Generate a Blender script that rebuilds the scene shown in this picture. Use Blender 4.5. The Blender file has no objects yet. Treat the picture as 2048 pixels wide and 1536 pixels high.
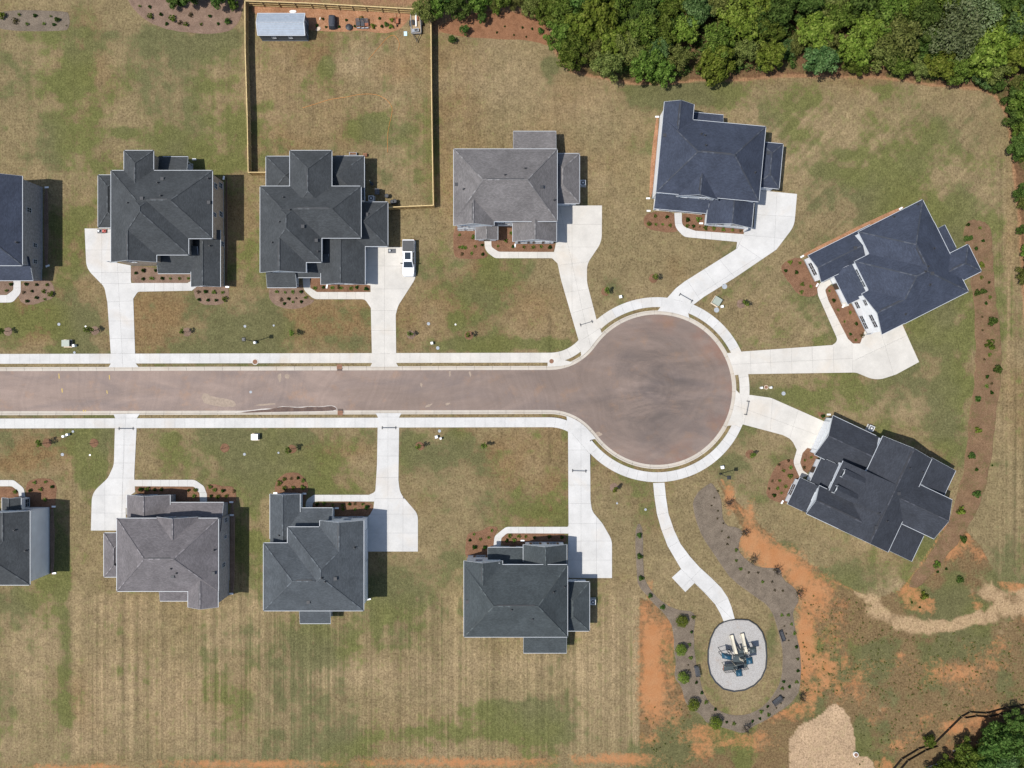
import bpy, bmesh, math, random
import numpy as np
from mathutils import Vector

random.seed(7)
S = bpy.context.scene
COL = S.collection
R = math.radians

# ------------------------------------------------------------------ camera, sky, sun, exposure
HC = 130.0                      # camera height above the lawn, metres
FPX = 1599.0                    # focal length in photo pixels (photo 2048 x 1536)
cam_d = bpy.data.cameras.new('camera')
cam_d.sensor_fit = 'HORIZONTAL'
cam_d.sensor_width = 36.0
cam_d.lens = 36.0 * FPX / 2048.0
cam_d.clip_start = 1.0
cam_d.clip_end = 6000.0
cam = bpy.data.objects.new('camera', cam_d)
COL.objects.link(cam)
cam.location = (0, 0, HC)
cam.rotation_euler = (0, 0, 0)
S.camera = cam

SUN_EL = R(63.0)
SHX, SHY = 0.962, 0.272         # ground direction in which shadows fall (east, a little north)
wd = bpy.data.worlds.new('World')
S.world = wd
wd.use_nodes = True
wn = wd.node_tree
wn.nodes.clear()
sky = wn.nodes.new('ShaderNodeTexSky')
sky.sky_type = 'NISHITA'
sky.sun_disc = False
sky.sun_elevation = SUN_EL
sky.sun_rotation = math.atan2(-SHX, -SHY)
bg = wn.nodes.new('ShaderNodeBackground')
bg.inputs['Strength'].default_value = 0.108
wo = wn.nodes.new('ShaderNodeOutputWorld')
wn.links.new(sky.outputs[0], bg.inputs[0])
wn.links.new(bg.outputs[0], wo.inputs[0])

sl = bpy.data.lights.new('sun', 'SUN')
sl.energy = 3.9
sl.angle = R(0.55)
sl.color = (1.0, 0.965, 0.91)
sun = bpy.data.objects.new('sun', sl)
COL.objects.link(sun)
sun.rotation_euler = Vector((SHX * math.cos(SUN_EL), SHY * math.cos(SUN_EL), -math.sin(SUN_EL))).to_track_quat('-Z', 'Y').to_euler()
sun.location = (-60, -20, 120)

S.view_settings.view_transform = 'Standard'
S.view_settings.look = 'None'
S.view_settings.exposure = 0.42
S.view_settings.gamma = 1.0
S.view_settings.use_curve_mapping = False

# ------------------------------------------------------------------ helpers
def P(x, y, z=0.0):
    """photo pixel -> world point on the horizontal plane at height z"""
    k = (HC - z) / FPX
    return Vector(((x - 1024.0) * k, (768.0 - y) * k, z))

PXM = FPX / HC                  # photo pixels per metre on the ground

def lin(r, g, b, k=1.0):
    def f(c):
        c /= 255.0
        return (c / 12.92 if c <= 0.04045 else ((c + 0.055) / 1.055) ** 2.4)
    return (f(r) * k, f(g) * k, f(b) * k)

def tag(o, label=None, cat=None, group=None, kind=None):
    if label: o['label'] = label
    if cat: o['category'] = cat
    if group: o['group'] = group
    if kind: o['kind'] = kind
    return o

def empty(name, loc, rz=0.0):
    o = bpy.data.objects.new(name, None)
    o.empty_display_size = 0.5
    COL.objects.link(o)
    o.location = loc
    o.rotation_euler = (0, 0, rz)
    return o

class MB:
    """collects polygons, builds ONE mesh object with automatic metric uv"""
    def __init__(s):
        s.v = []; s.f = []; s.m = []
    def poly(s, pts, mi=0):
        i = len(s.v)
        s.v += [tuple(p) for p in pts]
        s.f.append(tuple(range(i, i + len(pts)))); s.m.append(mi)
    def box(s, c, size, rz=0.0, mi=0, taper=1.0):
        cx, cy, cz = c; sx, sy, sz = size[0] / 2, size[1] / 2, size[2] / 2
        ca, sa = math.cos(rz), math.sin(rz)
        i = len(s.v)
        for dz in (-1, 1):
            t = 1.0 if dz < 0 else taper
            for dx, dy in ((-1, -1), (1, -1), (1, 1), (-1, 1)):
                x, y = dx * sx * t, dy * sy * t
                s.v.append((cx + x * ca - y * sa, cy + x * sa + y * ca, cz + dz * sz))
        for f in ((3, 2, 1, 0), (4, 5, 6, 7), (0, 1, 5, 4), (1, 2, 6, 5), (2, 3, 7, 6), (3, 0, 4, 7)):
            s.f.append(tuple(i + k for k in f)); s.m.append(mi)
    def bar(s, a, b, w, h, mi=0):
        """box of width w (horizontal) and height h around segment a-b"""
        a, b = Vector(a), Vector(b)
        d = (b - a)
        if d.length < 1e-5: return
        d.normalize()
        side = Vector((0, 0, 1)).cross(d)
        if side.length < 1e-4: side = Vector((1, 0, 0))
        side.normalize()
        up = d.cross(side)
        i = len(s.v)
        for p in (a, b):
            for su, sv in ((-1, -1), (1, -1), (1, 1), (-1, 1)):
                s.v.append(tuple(p + side * (su * w / 2) + up * (sv * h / 2)))
        for f in ((0, 1, 2, 3), (7, 6, 5, 4), (0, 4, 5, 1), (1, 5, 6, 2), (2, 6, 7, 3), (3, 7, 4, 0)):
            s.f.append(tuple(i + k for k in f)); s.m.append(mi)
    def tube(s, pts, rad, n=8, mi=0):
        rings = []
        for k, p in enumerate(pts):
            p = Vector(p)
            q = Vector(pts[min(k + 1, len(pts) - 1)]) - Vector(pts[max(k - 1, 0)])
            q.normalize()
            a = q.cross(Vector((0, 0, 1)))
            if a.length < 1e-3: a = Vector((1, 0, 0))
            a.normalize(); b = q.cross(a)
            r = rad[k] if isinstance(rad, (list, tuple)) else rad
            i = len(s.v); rings.append(i)
            for j in range(n):
                t = 2 * math.pi * j / n
                s.v.append(tuple(p + a * (r * math.cos(t)) + b * (r * math.sin(t))))
        for u, w in zip(rings, rings[1:]):
            for j in range(n):
                s.f.append((u + j, u + (j + 1) % n, w + (j + 1) % n, w + j)); s.m.append(mi)
        s.f.append(tuple(rings[0] + j for j in range(n))[::-1]); s.m.append(mi)
        s.f.append(tuple(rings[-1] + j for j in range(n))); s.m.append(mi)
    def cyl(s, c, r, h, n=16, mi=0, r2=None):
        c = Vector(c)
        s.tube([c, c + Vector((0, 0, h))], [r, r if r2 is None else r2], n, mi)
    def loft(s, rings, mi=0, cap=True):
        n = len(rings[0]); base = len(s.v)
        for r in rings: s.v += [tuple(p) for p in r]
        for k in range(len(rings) - 1):
            for j in range(n):
                a = base + k * n + j; b = base + k * n + (j + 1) % n
                s.f.append((a, b, b + n, a + n)); s.m.append(mi)
        if cap:
            s.f.append(tuple(base + j for j in range(n))[::-1]); s.m.append(mi)
            e = base + (len(rings) - 1) * n
            s.f.append(tuple(e + j for j in range(n))); s.m.append(mi)
    def build(s, name, mat, parent=None, loc=(0, 0, 0), rz=0.0, smooth=False, fix=True):
        me = bpy.data.meshes.new(name)
        me.from_pydata(s.v, [], s.f)
        mats = mat if isinstance(mat, (list, tuple)) else [mat]
        for m in mats: me.materials.append(m)
        for p, mi in zip(me.polygons, s.m): p.material_index = mi
        if fix:
            bm = bmesh.new(); bm.from_mesh(me)
            bmesh.ops.recalc_face_normals(bm, faces=bm.faces[:])
            bm.to_mesh(me); bm.free()
        uv = me.uv_layers.new(name='UVMap').data
        for p in me.polygons:
            n = p.normal
            if abs(n.z) > 0.999: ax = Vector((1, 0, 0))
            else: ax = Vector((-n.y, n.x, 0)).normalized()
            ay = n.cross(ax)
            for li in p.loop_indices:
                co = me.vertices[me.loops[li].vertex_index].co
                uv[li].uv = (co.dot(ax), co.dot(ay))
            p.use_smooth = smooth
        o = bpy.data.objects.new(name, me)
        COL.objects.link(o)
        o.location = loc
        o.rotation_euler = (0, 0, rz)
        if parent: o.parent = parent
        return o

def copy_tree(o, parent=None):
    c = o.copy(); COL.objects.link(c); c.parent = parent
    for ch in o.children: copy_tree(ch, c)
    return c

def fillet(pts, n=7):
    """points may be (x, y, radius): rounds that corner"""
    out = []
    N = len(pts)
    for i, p in enumerate(pts):
        if len(p) < 3 or p[2] <= 0: out.append((p[0], p[1])); continue
        a = Vector(pts[i - 1][:2]); b = Vector(p[:2]); c = Vector(pts[(i + 1) % N][:2])
        d1 = (a - b); d2 = (c - b)
        l1, l2 = d1.length, d2.length
        d1.normalize(); d2.normalize()
        cosang = max(-0.9999, min(0.9999, d1.dot(d2)))
        ang = math.acos(cosang)
        t = min(p[2] / max(math.tan(ang / 2), 1e-3), 0.48 * l1, 0.48 * l2)
        s, e = b + d1 * t, b + d2 * t
        for k in range(n + 1):
            u = k / n
            q = s * (1 - u) ** 2 + b * (2 * u * (1 - u)) + e * u ** 2
            out.append((q.x, q.y))
    return out

def chaikin(pts, it=2, jit=0.0, rnd=None):
    for _ in range(it):
        o = []
        for i in range(len(pts)):
            a, b = pts[i], pts[(i + 1) % len(pts)]
            o.append((a[0] * .75 + b[0] * .25, a[1] * .75 + b[1] * .25))
            o.append((a[0] * .25 + b[0] * .75, a[1] * .25 + b[1] * .75))
        pts = o
    if jit:
        rnd = rnd or random
        pts = [(x + rnd.uniform(-jit, jit), y + rnd.uniform(-jit, jit)) for x, y in pts]
    return pts

def inpoly(x, y, poly):
    c = False
    j = len(poly) - 1
    for i in range(len(poly)):
        xi, yi = poly[i][:2]; xj, yj = poly[j][:2]
        if (yi > y) != (yj > y) and x < (xj - xi) * (y - yi) / (yj - yi) + xi: c = not c
        j = i
    return c

def inpoly_np(X, Y, poly):
    c = np.zeros(X.shape, bool)
    j = len(poly) - 1
    for i in range(len(poly)):
        xi, yi = poly[i][:2]; xj, yj = poly[j][:2]
        if yi != yj:
            t = ((yi > Y) != (yj > Y)) & (X < (xj - xi) * (Y - yi) / (yj - yi) + xi)
            c ^= t
        j = i
    return c

# ------------------------------------------------------------------ materials
class NT:
    def __init__(s, name):
        s.mat = bpy.data.materials.new(name); s.mat.use_nodes = True
        s.t = s.mat.node_tree; s.t.nodes.clear()
        s.out = s.n('ShaderNodeOutputMaterial')
    def n(s, typ, **kw):
        x = s.t.nodes.new(typ)
        for k, v in kw.items(): setattr(x, k, v)
        return x
    def l(s, a, b): s.t.links.new(a, b)
    def coord(s, which='Object'): return s.n('ShaderNodeTexCoord').outputs[which]
    def mapping(s, vec, scale=(1, 1, 1), rot=(0, 0, 0)):
        m = s.n('ShaderNodeMapping'); m.inputs['Scale'].default_value = scale; m.inputs['Rotation'].default_value = rot
        s.l(vec, m.inputs['Vector']); return m.outputs[0]
    def noise(s, vec, scale, detail=3, rough=0.55, dist=0.0):
        x = s.n('ShaderNodeTexNoise'); x.inputs['Scale'].default_value = scale
        x.inputs['Detail'].default_value = detail; x.inputs['Roughness'].default_value = rough
        x.inputs['Distortion'].default_value = dist
        if vec is not None: s.l(vec, x.inputs['Vector'])
        return x.outputs['Fac']
    def ramp(s, fac, stops):
        r = s.n('ShaderNodeValToRGB'); e = r.color_ramp.elements
        while len(e) < len(stops): e.new(0.5)
        for k, (p, c) in enumerate(stops):
            e[k].position = p; e[k].color = (c[0], c[1], c[2], 1) if isinstance(c, (tuple, list)) else (c, c, c, 1)
        s.l(fac, r.inputs[0]); return r.outputs[0]
    def math(s, op, a, b=None):
        m = s.n('ShaderNodeMath', operation=op)
        for k, v in enumerate((a, b)):
            if v is None: continue
            if isinstance(v, (int, float)): m.inputs[k].default_value = v
            else: s.l(v, m.inputs[k])
        return m.outputs[0]
    def mix(s, fac, a, b, mode='MIX'):
        m = s.n('ShaderNodeMix', data_type='RGBA', blend_type=mode)
        for k, v in ((0, fac), (6, a), (7, b)):
            if isinstance(v, (int, float)): m.inputs[k].default_value = v
            elif isinstance(v, (tuple, list)): m.inputs[k].default_value = (v[0], v[1], v[2], 1)
            else: s.l(v, m.inputs[k])
        return m.outputs[2]
    def mul(s, col, fac):
        """multiply colour by a grey factor socket"""
        return s.mix(1.0, col, fac, 'MULTIPLY')
    def bsdf(s, col, rough=0.8, spec=0.3, metal=0.0, bump=None, bstr=0.3, bdist=0.02):
        b = s.n('ShaderNodeBsdfPrincipled')
        if isinstance(col, (tuple, list)): b.inputs['Base Color'].default_value = (col[0], col[1], col[2], 1)
        else: s.l(col, b.inputs['Base Color'])
        if isinstance(rough, (int, float)): b.inputs['Roughness'].default_value = rough
        else: s.l(rough, b.inputs['Roughness'])
        b.inputs['Specular IOR Level'].default_value = spec
        b.inputs['Metallic'].default_value = metal
        if bump is not None:
            bn = s.n('ShaderNodeBump'); bn.inputs['Strength'].default_value = bstr; bn.inputs['Distance'].default_value = bdist
            s.l(bump, bn.inputs['Height']); s.l(bn.outputs[0], b.inputs['Normal'])
        s.l(b.outputs[0], s.out.inputs[0]); return b

MAT = {}
def simple(name, col, rough=0.6, spec=0.4, metal=0.0, var=0.18, scale=3.0):
    t = NT(name); c = t.coord()
    f = t.noise(c, scale, 4, 0.6)
    g = t.ramp(f, [(0.25, 1 - var), (0.75, 1 + var)])
    t.bsdf(t.mul(col, g), rough, spec, metal)
    MAT[name] = t.mat
    return t.mat

def shingle(name, col, dark=0.86, light=1.15):
    t = NT(name); uv = t.n('ShaderNodeUVMap').outputs[0]
    br = t.n('ShaderNodeTexBrick'); t.l(uv, br.inputs['Vector'])
    br.inputs['Scale'].default_value = 1.0
    br.inputs['Brick Width'].default_value = 0.32; br.inputs['Row Height'].default_value = 0.145
    br.inputs['Mortar Size'].default_value = 0.006; br.inputs['Bias'].default_value = -0.1
    br.inputs['Color1'].default_value = (dark, dark, dark, 1); br.inputs['Color2'].default_value = (light, light, light, 1)
    br.inputs['Mortar'].default_value = (dark * .7, dark * .7, dark * .7, 1)
    n1 = t.noise(uv, 0.45, 4, 0.6); n2 = t.noise(uv, 7.0, 3, 0.7)
    ob = t.coord()
    n3 = t.noise(t.mapping(ob, (0.25, 0.25, 0.25)), 1.0, 2)
    c = t.mul(col, br.outputs['Color'])
    c = t.mul(c, t.ramp(n1, [(0.3, 0.86), (0.7, 1.14)]))
    c = t.mul(c, t.ramp(n2, [(0.3, 0.90), (0.7, 1.11)]))
    c = t.mul(c, t.ramp(n3, [(0.3, 0.92), (0.7, 1.08)]))
    t.bsdf(c, 0.88, 0.18, 0, br.outputs['Fac'], 0.35, 0.012)
    MAT[name] = t.mat

def capmat(name, col):
    t = NT(name); g = t.n('ShaderNodeNewGeometry')
    f = t.ramp(g.outputs['Random Per Island'], [(0.0, 0.8), (0.55, 1.0), (0.85, 1.3), (1.0, 1.6)])
    t.bsdf(t.mul(col, f), 0.85, 0.25)
    MAT[name] = t.mat

def concrete(name, col):
    t = NT(name); c = t.coord()
    oi = t.n('ShaderNodeObjectInfo').outputs['Random']
    g = t.n('ShaderNodeNewGeometry').outputs['Position']
    a = t.mul(col, t.ramp(oi, [(0.0, 0.965), (1.0, 1.02)]))
    a = t.mul(a, t.ramp(t.noise(g, 0.35, 5, 0.66), [(0.3, 0.86), (0.7, 1.06)]))
    a = t.mul(a, t.ramp(t.noise(g, 6.0, 4, 0.7), [(0.3, 0.94), (0.7, 1.05)]))
    st = t.ramp(t.noise(g, 0.16, 4, 0.6, 0.6), [(0.55, 0.0), (0.75, 0.4)])
    a = t.mix(st, a, (col[0] * .93, col[1] * .80, col[2] * .66))
    t.bsdf(a, 0.85, 0.25, 0, t.noise(g, 40, 3), 0.2, 0.004)
    MAT[name] = t.mat

def mulch(name, c1, c2, c3, sc=9.0):
    t = NT(name); g = t.n('ShaderNodeNewGeometry').outputs['Position']
    f = t.noise(t.mapping(g, (1, 1, 1)), sc, 5, 0.75, 0.4)
    col = t.ramp(f, [(0.28, c1), (0.5, c2), (0.72, c3)])
    col = t.mul(col, t.ramp(t.noise(g, 0.7, 4, 0.6), [(0.3, 0.8), (0.7, 1.2)]))
    t.bsdf(col, 0.95, 0.1, 0, f, 0.6, 0.05)
    MAT[name] = t.mat

def leaf(name, c1, c2, c3, trans=0.35):
    t = NT(name); c = t.coord()
    gi = t.n('ShaderNodeNewGeometry').outputs['Random Per Island']
    oi = t.n('ShaderNodeObjectInfo').outputs['Random']
    f = t.math('ADD', t.math('MULTIPLY', gi, 0.45), t.math('MULTIPLY', t.noise(c, 0.9, 3), 0.55))
    col = t.ramp(f, [(0.25, c1), (0.5, c2), (0.75, c3)])
    col = t.mul(col, t.ramp(oi, [(0.0, 0.72), (1.0, 1.25)]))
    hs = t.n('ShaderNodeHueSaturation')
    t.l(t.math('ADD', t.math('MULTIPLY', oi, 0.035), 0.4825), hs.inputs['Hue'])
    t.l(col, hs.inputs['Color'])
    d = t.n('ShaderNodeBsdfDiffuse'); tr = t.n('ShaderNodeBsdfTranslucent'); mx = t.n('ShaderNodeMixShader')
    t.l(hs.outputs[0], d.inputs[0]); t.l(hs.outputs[0], tr.inputs[0])
    mx.inputs[0].default_value = trans
    t.l(d.outputs[0], mx.inputs[1]); t.l(tr.outputs[0], mx.inputs[2]); t.l(mx.outputs[0], t.out.inputs[0])
    MAT[name] = t.mat

def siding(name, col, line=0.85, row=0.18):
    t = NT(name); uv = t.n('ShaderNodeUVMap').outputs[0]
    sep = t.n('ShaderNodeSeparateXYZ'); t.l(uv, sep.inputs[0])
    fr = t.math('FRACT', t.math('DIVIDE', sep.outputs[1], row))
    c = t.mul(col, t.ramp(fr, [(0.0, line), (0.12, 1.0), (0.9, 1.04)]))
    c = t.mul(c, t.ramp(t.noise(uv, 0.6, 4), [(0.3, 0.93), (0.7, 1.06)]))
    t.bsdf(c, 0.6, 0.35, 0, fr, 0.4, 0.02)
    MAT[name] = t.mat

def brickmat(name, c1, c2, mortar):
    t = NT(name); uv = t.n('ShaderNodeUVMap').outputs[0]
    br = t.n('ShaderNodeTexBrick'); t.l(uv, br.inputs['Vector'])
    br.inputs['Scale'].default_value = 1.0
    br.inputs['Brick Width'].default_value = 0.22; br.inputs['Row Height'].default_value = 0.108
    br.inputs['Mortar Size'].default_value = 0.01
    for k, v in (('Color1', c1), ('Color2', c2), ('Mortar', mortar)): br.inputs[k].default_value = (*v, 1)
    c = t.mul(br.outputs['Color'], t.ramp(t.noise(uv, 2.2, 4, 0.7), [(0.3, 0.75), (0.7, 1.25)]))
    t.bsdf(c, 0.9, 0.2, 0, br.outputs['Fac'], 0.5, 0.01)
    MAT[name] = t.mat

shingle('shingle_charcoal', lin(74, 77, 79, 0.74))
shingle('shingle_grey', lin(121, 117, 116, 0.74))
shingle('shingle_blue', lin(66, 72, 86, 0.76))
shingle('shingle_navy', lin(63, 66, 73, 0.74))
shingle('shingle_slate', lin(84, 89, 93, 0.74))
shingle('shingle_warm', lin(118, 113, 114, 0.74))
shingle('shingle_green', lin(74, 80, 82, 0.74))
for k, c in (('charcoal', (80, 83, 85)), ('grey', (126, 123, 122)), ('blue', (74, 78, 86)), ('navy', (70, 72, 78)),
             ('slate', (90, 95, 99)), ('warm', (124, 119, 120)), ('green', (80, 86, 87))):
    capmat('cap_' + k, lin(*c, .70))
concrete('concrete_white', (0.495, 0.483, 0.460))
concrete('concrete_warm', (0.500, 0.472, 0.425))
concrete('concrete_kerb', (0.44, 0.395, 0.335))
simple('joint', (0.13, 0.125, 0.115), 0.95, 0.1)
mulch('mulch_brown', lin(102, 74, 56, .52), lin(150, 112, 86, .52), lin(186, 148, 120, .54))
mulch('mulch_faded', lin(110, 90, 76, .55), lin(152, 126, 108, .55), lin(180, 156, 138, .55))
mulch('mulch_tan', lin(112, 84, 66, .55), lin(156, 120, 98, .55), lin(186, 154, 132, .55))
mulch('mulch_grey', lin(98, 86, 74, .55), lin(138, 124, 108, .55), lin(170, 156, 138, .55))
def weedy():
    t = NT('mulch_weedy'); g = t.n('ShaderNodeNewGeometry').outputs['Position']
    f = t.noise(g, 8.0, 5, 0.75, 0.4)
    col = t.ramp(f, [(0.28, lin(104, 80, 60, .55)), (0.5, lin(144, 114, 86, .55)), (0.72, lin(176, 146, 118, .55))])
    col = t.mul(col, t.ramp(t.noise(g, 0.6, 4, 0.6), [(0.3, 0.8), (0.7, 1.2)]))
    gm = t.ramp(t.math('ADD', t.math('MULTIPLY', t.noise(g, 0.45, 5, 0.7), 0.6), t.math('MULTIPLY', t.noise(g, 3.0, 4, 0.75), 0.4)), [(0.50, 0.0), (0.66, 0.75)])
    col = t.mix(gm, col, lin(112, 112, 66, .55))
    t.bsdf(col, 0.95, 0.1, 0, f, 0.6, 0.05); MAT['mulch_weedy'] = t.mat
weedy()
mulch('soil_orange', lin(150, 105, 70, .55), lin(190, 140, 105, .55), lin(214, 172, 138, .55), 5)
mulch('mulch_red', lin(120, 80, 60, .55), lin(160, 115, 84, .55), lin(186, 142, 110, .55), 7)
simple('trim_white', (0.44, 0.46, 0.48), 0.5, 0.4, 0, 0.06)
simple('black_metal', (0.02, 0.021, 0.023), 0.45, 0.5)
simple('dark_plastic', (0.03, 0.032, 0.035), 0.5, 0.5)
simple('bench_grey', (0.055, 0.058, 0.065), 0.5, 0.5)
simple('pipe_dark', (0.035, 0.036, 0.04), 0.6, 0.4)
simple('grey_metal', (0.34, 0.36, 0.38), 0.4, 0.5, 0.4)
simple('white_plastic', (0.75, 0.75, 0.73), 0.4, 0.5, 0, 0.05)
simple('box_green', (0.28, 0.31, 0.26), 0.55, 0.4, 0, 0.1)
simple('rust_iron', (0.20, 0.105, 0.065), 0.85, 0.3, 0, 0.25)
simple('grey_cover', (0.30, 0.32, 0.34), 0.7, 0.3, 0, 0.2)
simple('stone_tan', (0.52, 0.42, 0.32), 0.9, 0.2, 0, 0.2)
simple('red_paint', (0.42, 0.05, 0.03), 0.45, 0.5)
simple('rust_red', (0.30, 0.10, 0.05), 0.6, 0.4)
simple('orange_rope', (0.62, 0.24, 0.06), 0.7, 0.3)
simple('pale_blue', (0.46, 0.62, 0.68), 0.5, 0.4, 0, 0.05)
simple('bark', (0.12, 0.09, 0.065), 0.9, 0.1, 0, 0.3, 8)
simple('bark_dead', (0.34, 0.30, 0.26), 0.9, 0.1, 0, 0.2, 8)
simple('twig', (0.055, 0.045, 0.04), 0.9, 0.1, 0, 0.3, 8)
simple('tyre', (0.015, 0.015, 0.016), 0.8, 0.2)
simple('slide_tan', (0.55, 0.50, 0.40), 0.4, 0.5, 0, 0.06)
simple('canopy_blue', (0.013, 0.06, 0.10), 0.3, 0.5, 0, 0.1)
simple('deck_dark', (0.045, 0.06, 0.065), 0.5, 0.4)
simple('post_tan', (0.30, 0.27, 0.21), 0.5, 0.4)
simple('shed_wall', (0.085, 0.10, 0.115), 0.6, 0.4, 0, 0.08)
simple('shed_roof', (0.25, 0.29, 0.34), 0.5, 0.3, 0.0, 0.14, 1.5)
simple('cover_cloth', (0.04, 0.045, 0.055), 0.7, 0.3, 0, 0.3)
simple('shutter_brown', (0.17, 0.10, 0.05), 0.6, 0.3)
simple('garage_white', (0.66, 0.67, 0.68), 0.5, 0.4, 0, 0.05)
simple('door_dark', (0.06, 0.045, 0.035), 0.5, 0.4)
simple('silt_fabric', (0.03, 0.024, 0.018), 0.9, 0.1, 0, 0.4)
simple('wood_stake', (0.30, 0.22, 0.13), 0.85, 0.2)
siding('siding_white', (0.76, 0.77, 0.77))
siding('siding_cream', (0.60, 0.585, 0.55))
siding('siding_grey', (0.42, 0.44, 0.46))
siding('siding_pale', (0.72, 0.74, 0.75))
brickmat('brick_tan', lin(206, 188, 166, .64), lin(180, 160, 138, .64), lin(210, 200, 186, .64))
brickmat('brick_grey', lin(190, 187, 187, .62), lin(160, 158, 161, .62), lin(200, 198, 196, .62))
t = NT('glass_dark'); t.bsdf((0.02, 0.028, 0.035), 0.06, 0.8); MAT['glass_dark'] = t.mat
t = NT('car_paint'); b = t.bsdf((0.80, 0.80, 0.80), 0.25, 0.5); b.inputs['Coat Weight'].default_value = 0.6; b.inputs['Coat Roughness'].default_value = 0.05; MAT['car_paint'] = t.mat
t = NT('wet_dark')
g = t.n('ShaderNodeNewGeometry').outputs['Position']
t.bsdf(t.ramp(t.noise(g, 1.6, 4), [(0.35, (0.085, 0.06, 0.052)), (0.65, (0.14, 0.095, 0.075))]), 0.8, 0.1); MAT['wet_dark'] = t.mat
simple('lime_white', (0.50, 0.46, 0.42), 0.9, 0.2, 0, 0.15)
simple('sand_tan', (0.285, 0.225, 0.175), 0.95, 0.1, 0, 0.2)
simple('yellow_paint', (0.50, 0.36, 0.10), 0.8, 0.2, 0, 0.25)
simple('fence_wood', lin(232, 204, 148, .66), 0.8, 0.25, 0, 0.22, 2.0)
t = NT('picket_wood'); oi = t.n('ShaderNodeNewGeometry').outputs['Random Per Island']
t.bsdf(t.mul(lin(206, 170, 112, .60), t.ramp(oi, [(0, 0.72), (1, 1.2)])), 0.85, 0.2); MAT['picket_wood'] = t.mat
leaf('leaf_yellow', lin(90, 108, 38, .74), lin(124, 140, 56, .76), lin(158, 168, 82, .76))
leaf('leaf_green', lin(72, 94, 36, .74), lin(108, 130, 54, .76), lin(144, 160, 80, .76))
leaf('leaf_olive', lin(84, 94, 44, .74), lin(118, 126, 66, .76), lin(152, 156, 90, .76))
leaf('leaf_blue', lin(62, 88, 46, .74), lin(94, 120, 68, .76), lin(128, 150, 94, .76))
leaf('leaf_deep', lin(56, 80, 34, .74), lin(86, 110, 52, .76), lin(120, 142, 74, .76))
leaf('leaf_pale', lin(92, 108, 66, .74), lin(124, 138, 92, .76), lin(156, 166, 122, .76))
leaf('leaf_dry', lin(70, 66, 44, .55), lin(98, 90, 58, .55), lin(126, 116, 76, .55))
leaf('leaf_shrub', lin(34, 62, 22, .60), lin(58, 92, 34, .60), lin(90, 124, 52, .60))
# ------------------------------------------------------------------ road outline (photo pixels)
CX, CY, CR = 1314.0, 779.3, 150.6       # turning circle
YT, YB = 739.8, 820.0                    # carriageway edges
RF, FX = 111.0, 1100.0                   # fillets between street and circle
XL = -420.0
def ytop(x): return YT + (1100 - x) * 0.0022
def outline(d, n=1):
    """points along the road edge offset outwards by d, from far left top, round the circle, to far left bottom"""
    pts = []
    for k in range(0, 77 * n + 1):
        x = XL + (FX - XL) * k / (77 * n)
        pts.append((x, ytop(x) - d))
    F = Vector((FX, YT - RF)); C = Vector((CX, CY))
    a0 = math.atan2(C.y - F.y, C.x - F.x)
    for k in range(1, 9 * n + 1):            # fillet from pointing down (pi/2) to a0
        a = math.pi / 2 + (a0 - math.pi / 2) * k / (9 * n)
        pts.append((F.x + (RF - d) * math.cos(a), F.y + (RF - d) * math.sin(a)))
    F2 = Vector((FX, YB + RF))
    s = math.atan2(F.y - C.y, F.x - C.x); e = math.atan2(F2.y - C.y, F2.x - C.x)
    s += 2 * math.pi if s < 0 else 0
    tot = (2 * math.pi - (s - e)) if e < s else e - s
    for k in range(1, 42 * n + 1):
        a = s + tot * k / (42 * n)
        pts.append((C.x + (CR + d) * math.cos(a), C.y + (CR + d) * math.sin(a)))
    a1 = math.atan2(C.y - F2.y, C.x - F2.x)
    for k in range(1, 9 * n + 1):
        a = a1 + (-math.pi / 2 - a1) * k / (9 * n)
        pts.append((F2.x + (RF - d) * math.cos(a), F2.y + (RF - d) * math.sin(a)))
    for k in range(1, 77 * n + 1):
        x = FX + (XL - FX) * k / (77 * n)
        pts.append((x, YB + (1100 - x) * 0.0022 + d))
    return pts

def resample(lines, step):
    """walk several parallel outlines at once, by arc length of the first"""
    L = [0.0]
    for a, b in zip(lines[0], lines[0][1:]): L.append(L[-1] + math.hypot(b[0] - a[0], b[1] - a[1]))
    n = int(L[-1] / step)
    out = [[] for _ in lines]
    j = 0
    for k in range(n + 1):
        s = L[-1] * k / n
        while j < len(L) - 2 and L[j + 1] < s: j += 1
        u = (s - L[j]) / max(L[j + 1] - L[j], 1e-6)
        for q, ln in zip(out, lines):
            q.append((ln[j][0] + (ln[j + 1][0] - ln[j][0]) * u, ln[j][1] + (ln[j + 1][1] - ln[j][1]) * u))
    return out

def road_dist(X, Y):
    """approximate signed distance (px) outside the carriageway"""
    dc = np.hypot(X - CX, Y - CY) - CR
    yt = YT + (1100 - X) * 0.0022; yb = YB + (1100 - X) * 0.0022
    ds = np.maximum(yt - Y, Y - yb)
    ds = np.where(X > CX, 999, ds)
    d = np.minimum(dc, ds)
    tx = CX - (CX - FX) * CR / (CR + RF)
    for fy in (YT - RF, YB + RF):
        f = RF - np.hypot(X - FX, Y - fy)
        zone = (X > FX) & (X < tx) & (np.abs(Y - CY) < abs(fy - CY))
        d = np.where(zone & (dc > 0) & (ds > 0), np.minimum(d, f), d)
    return d

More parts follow.
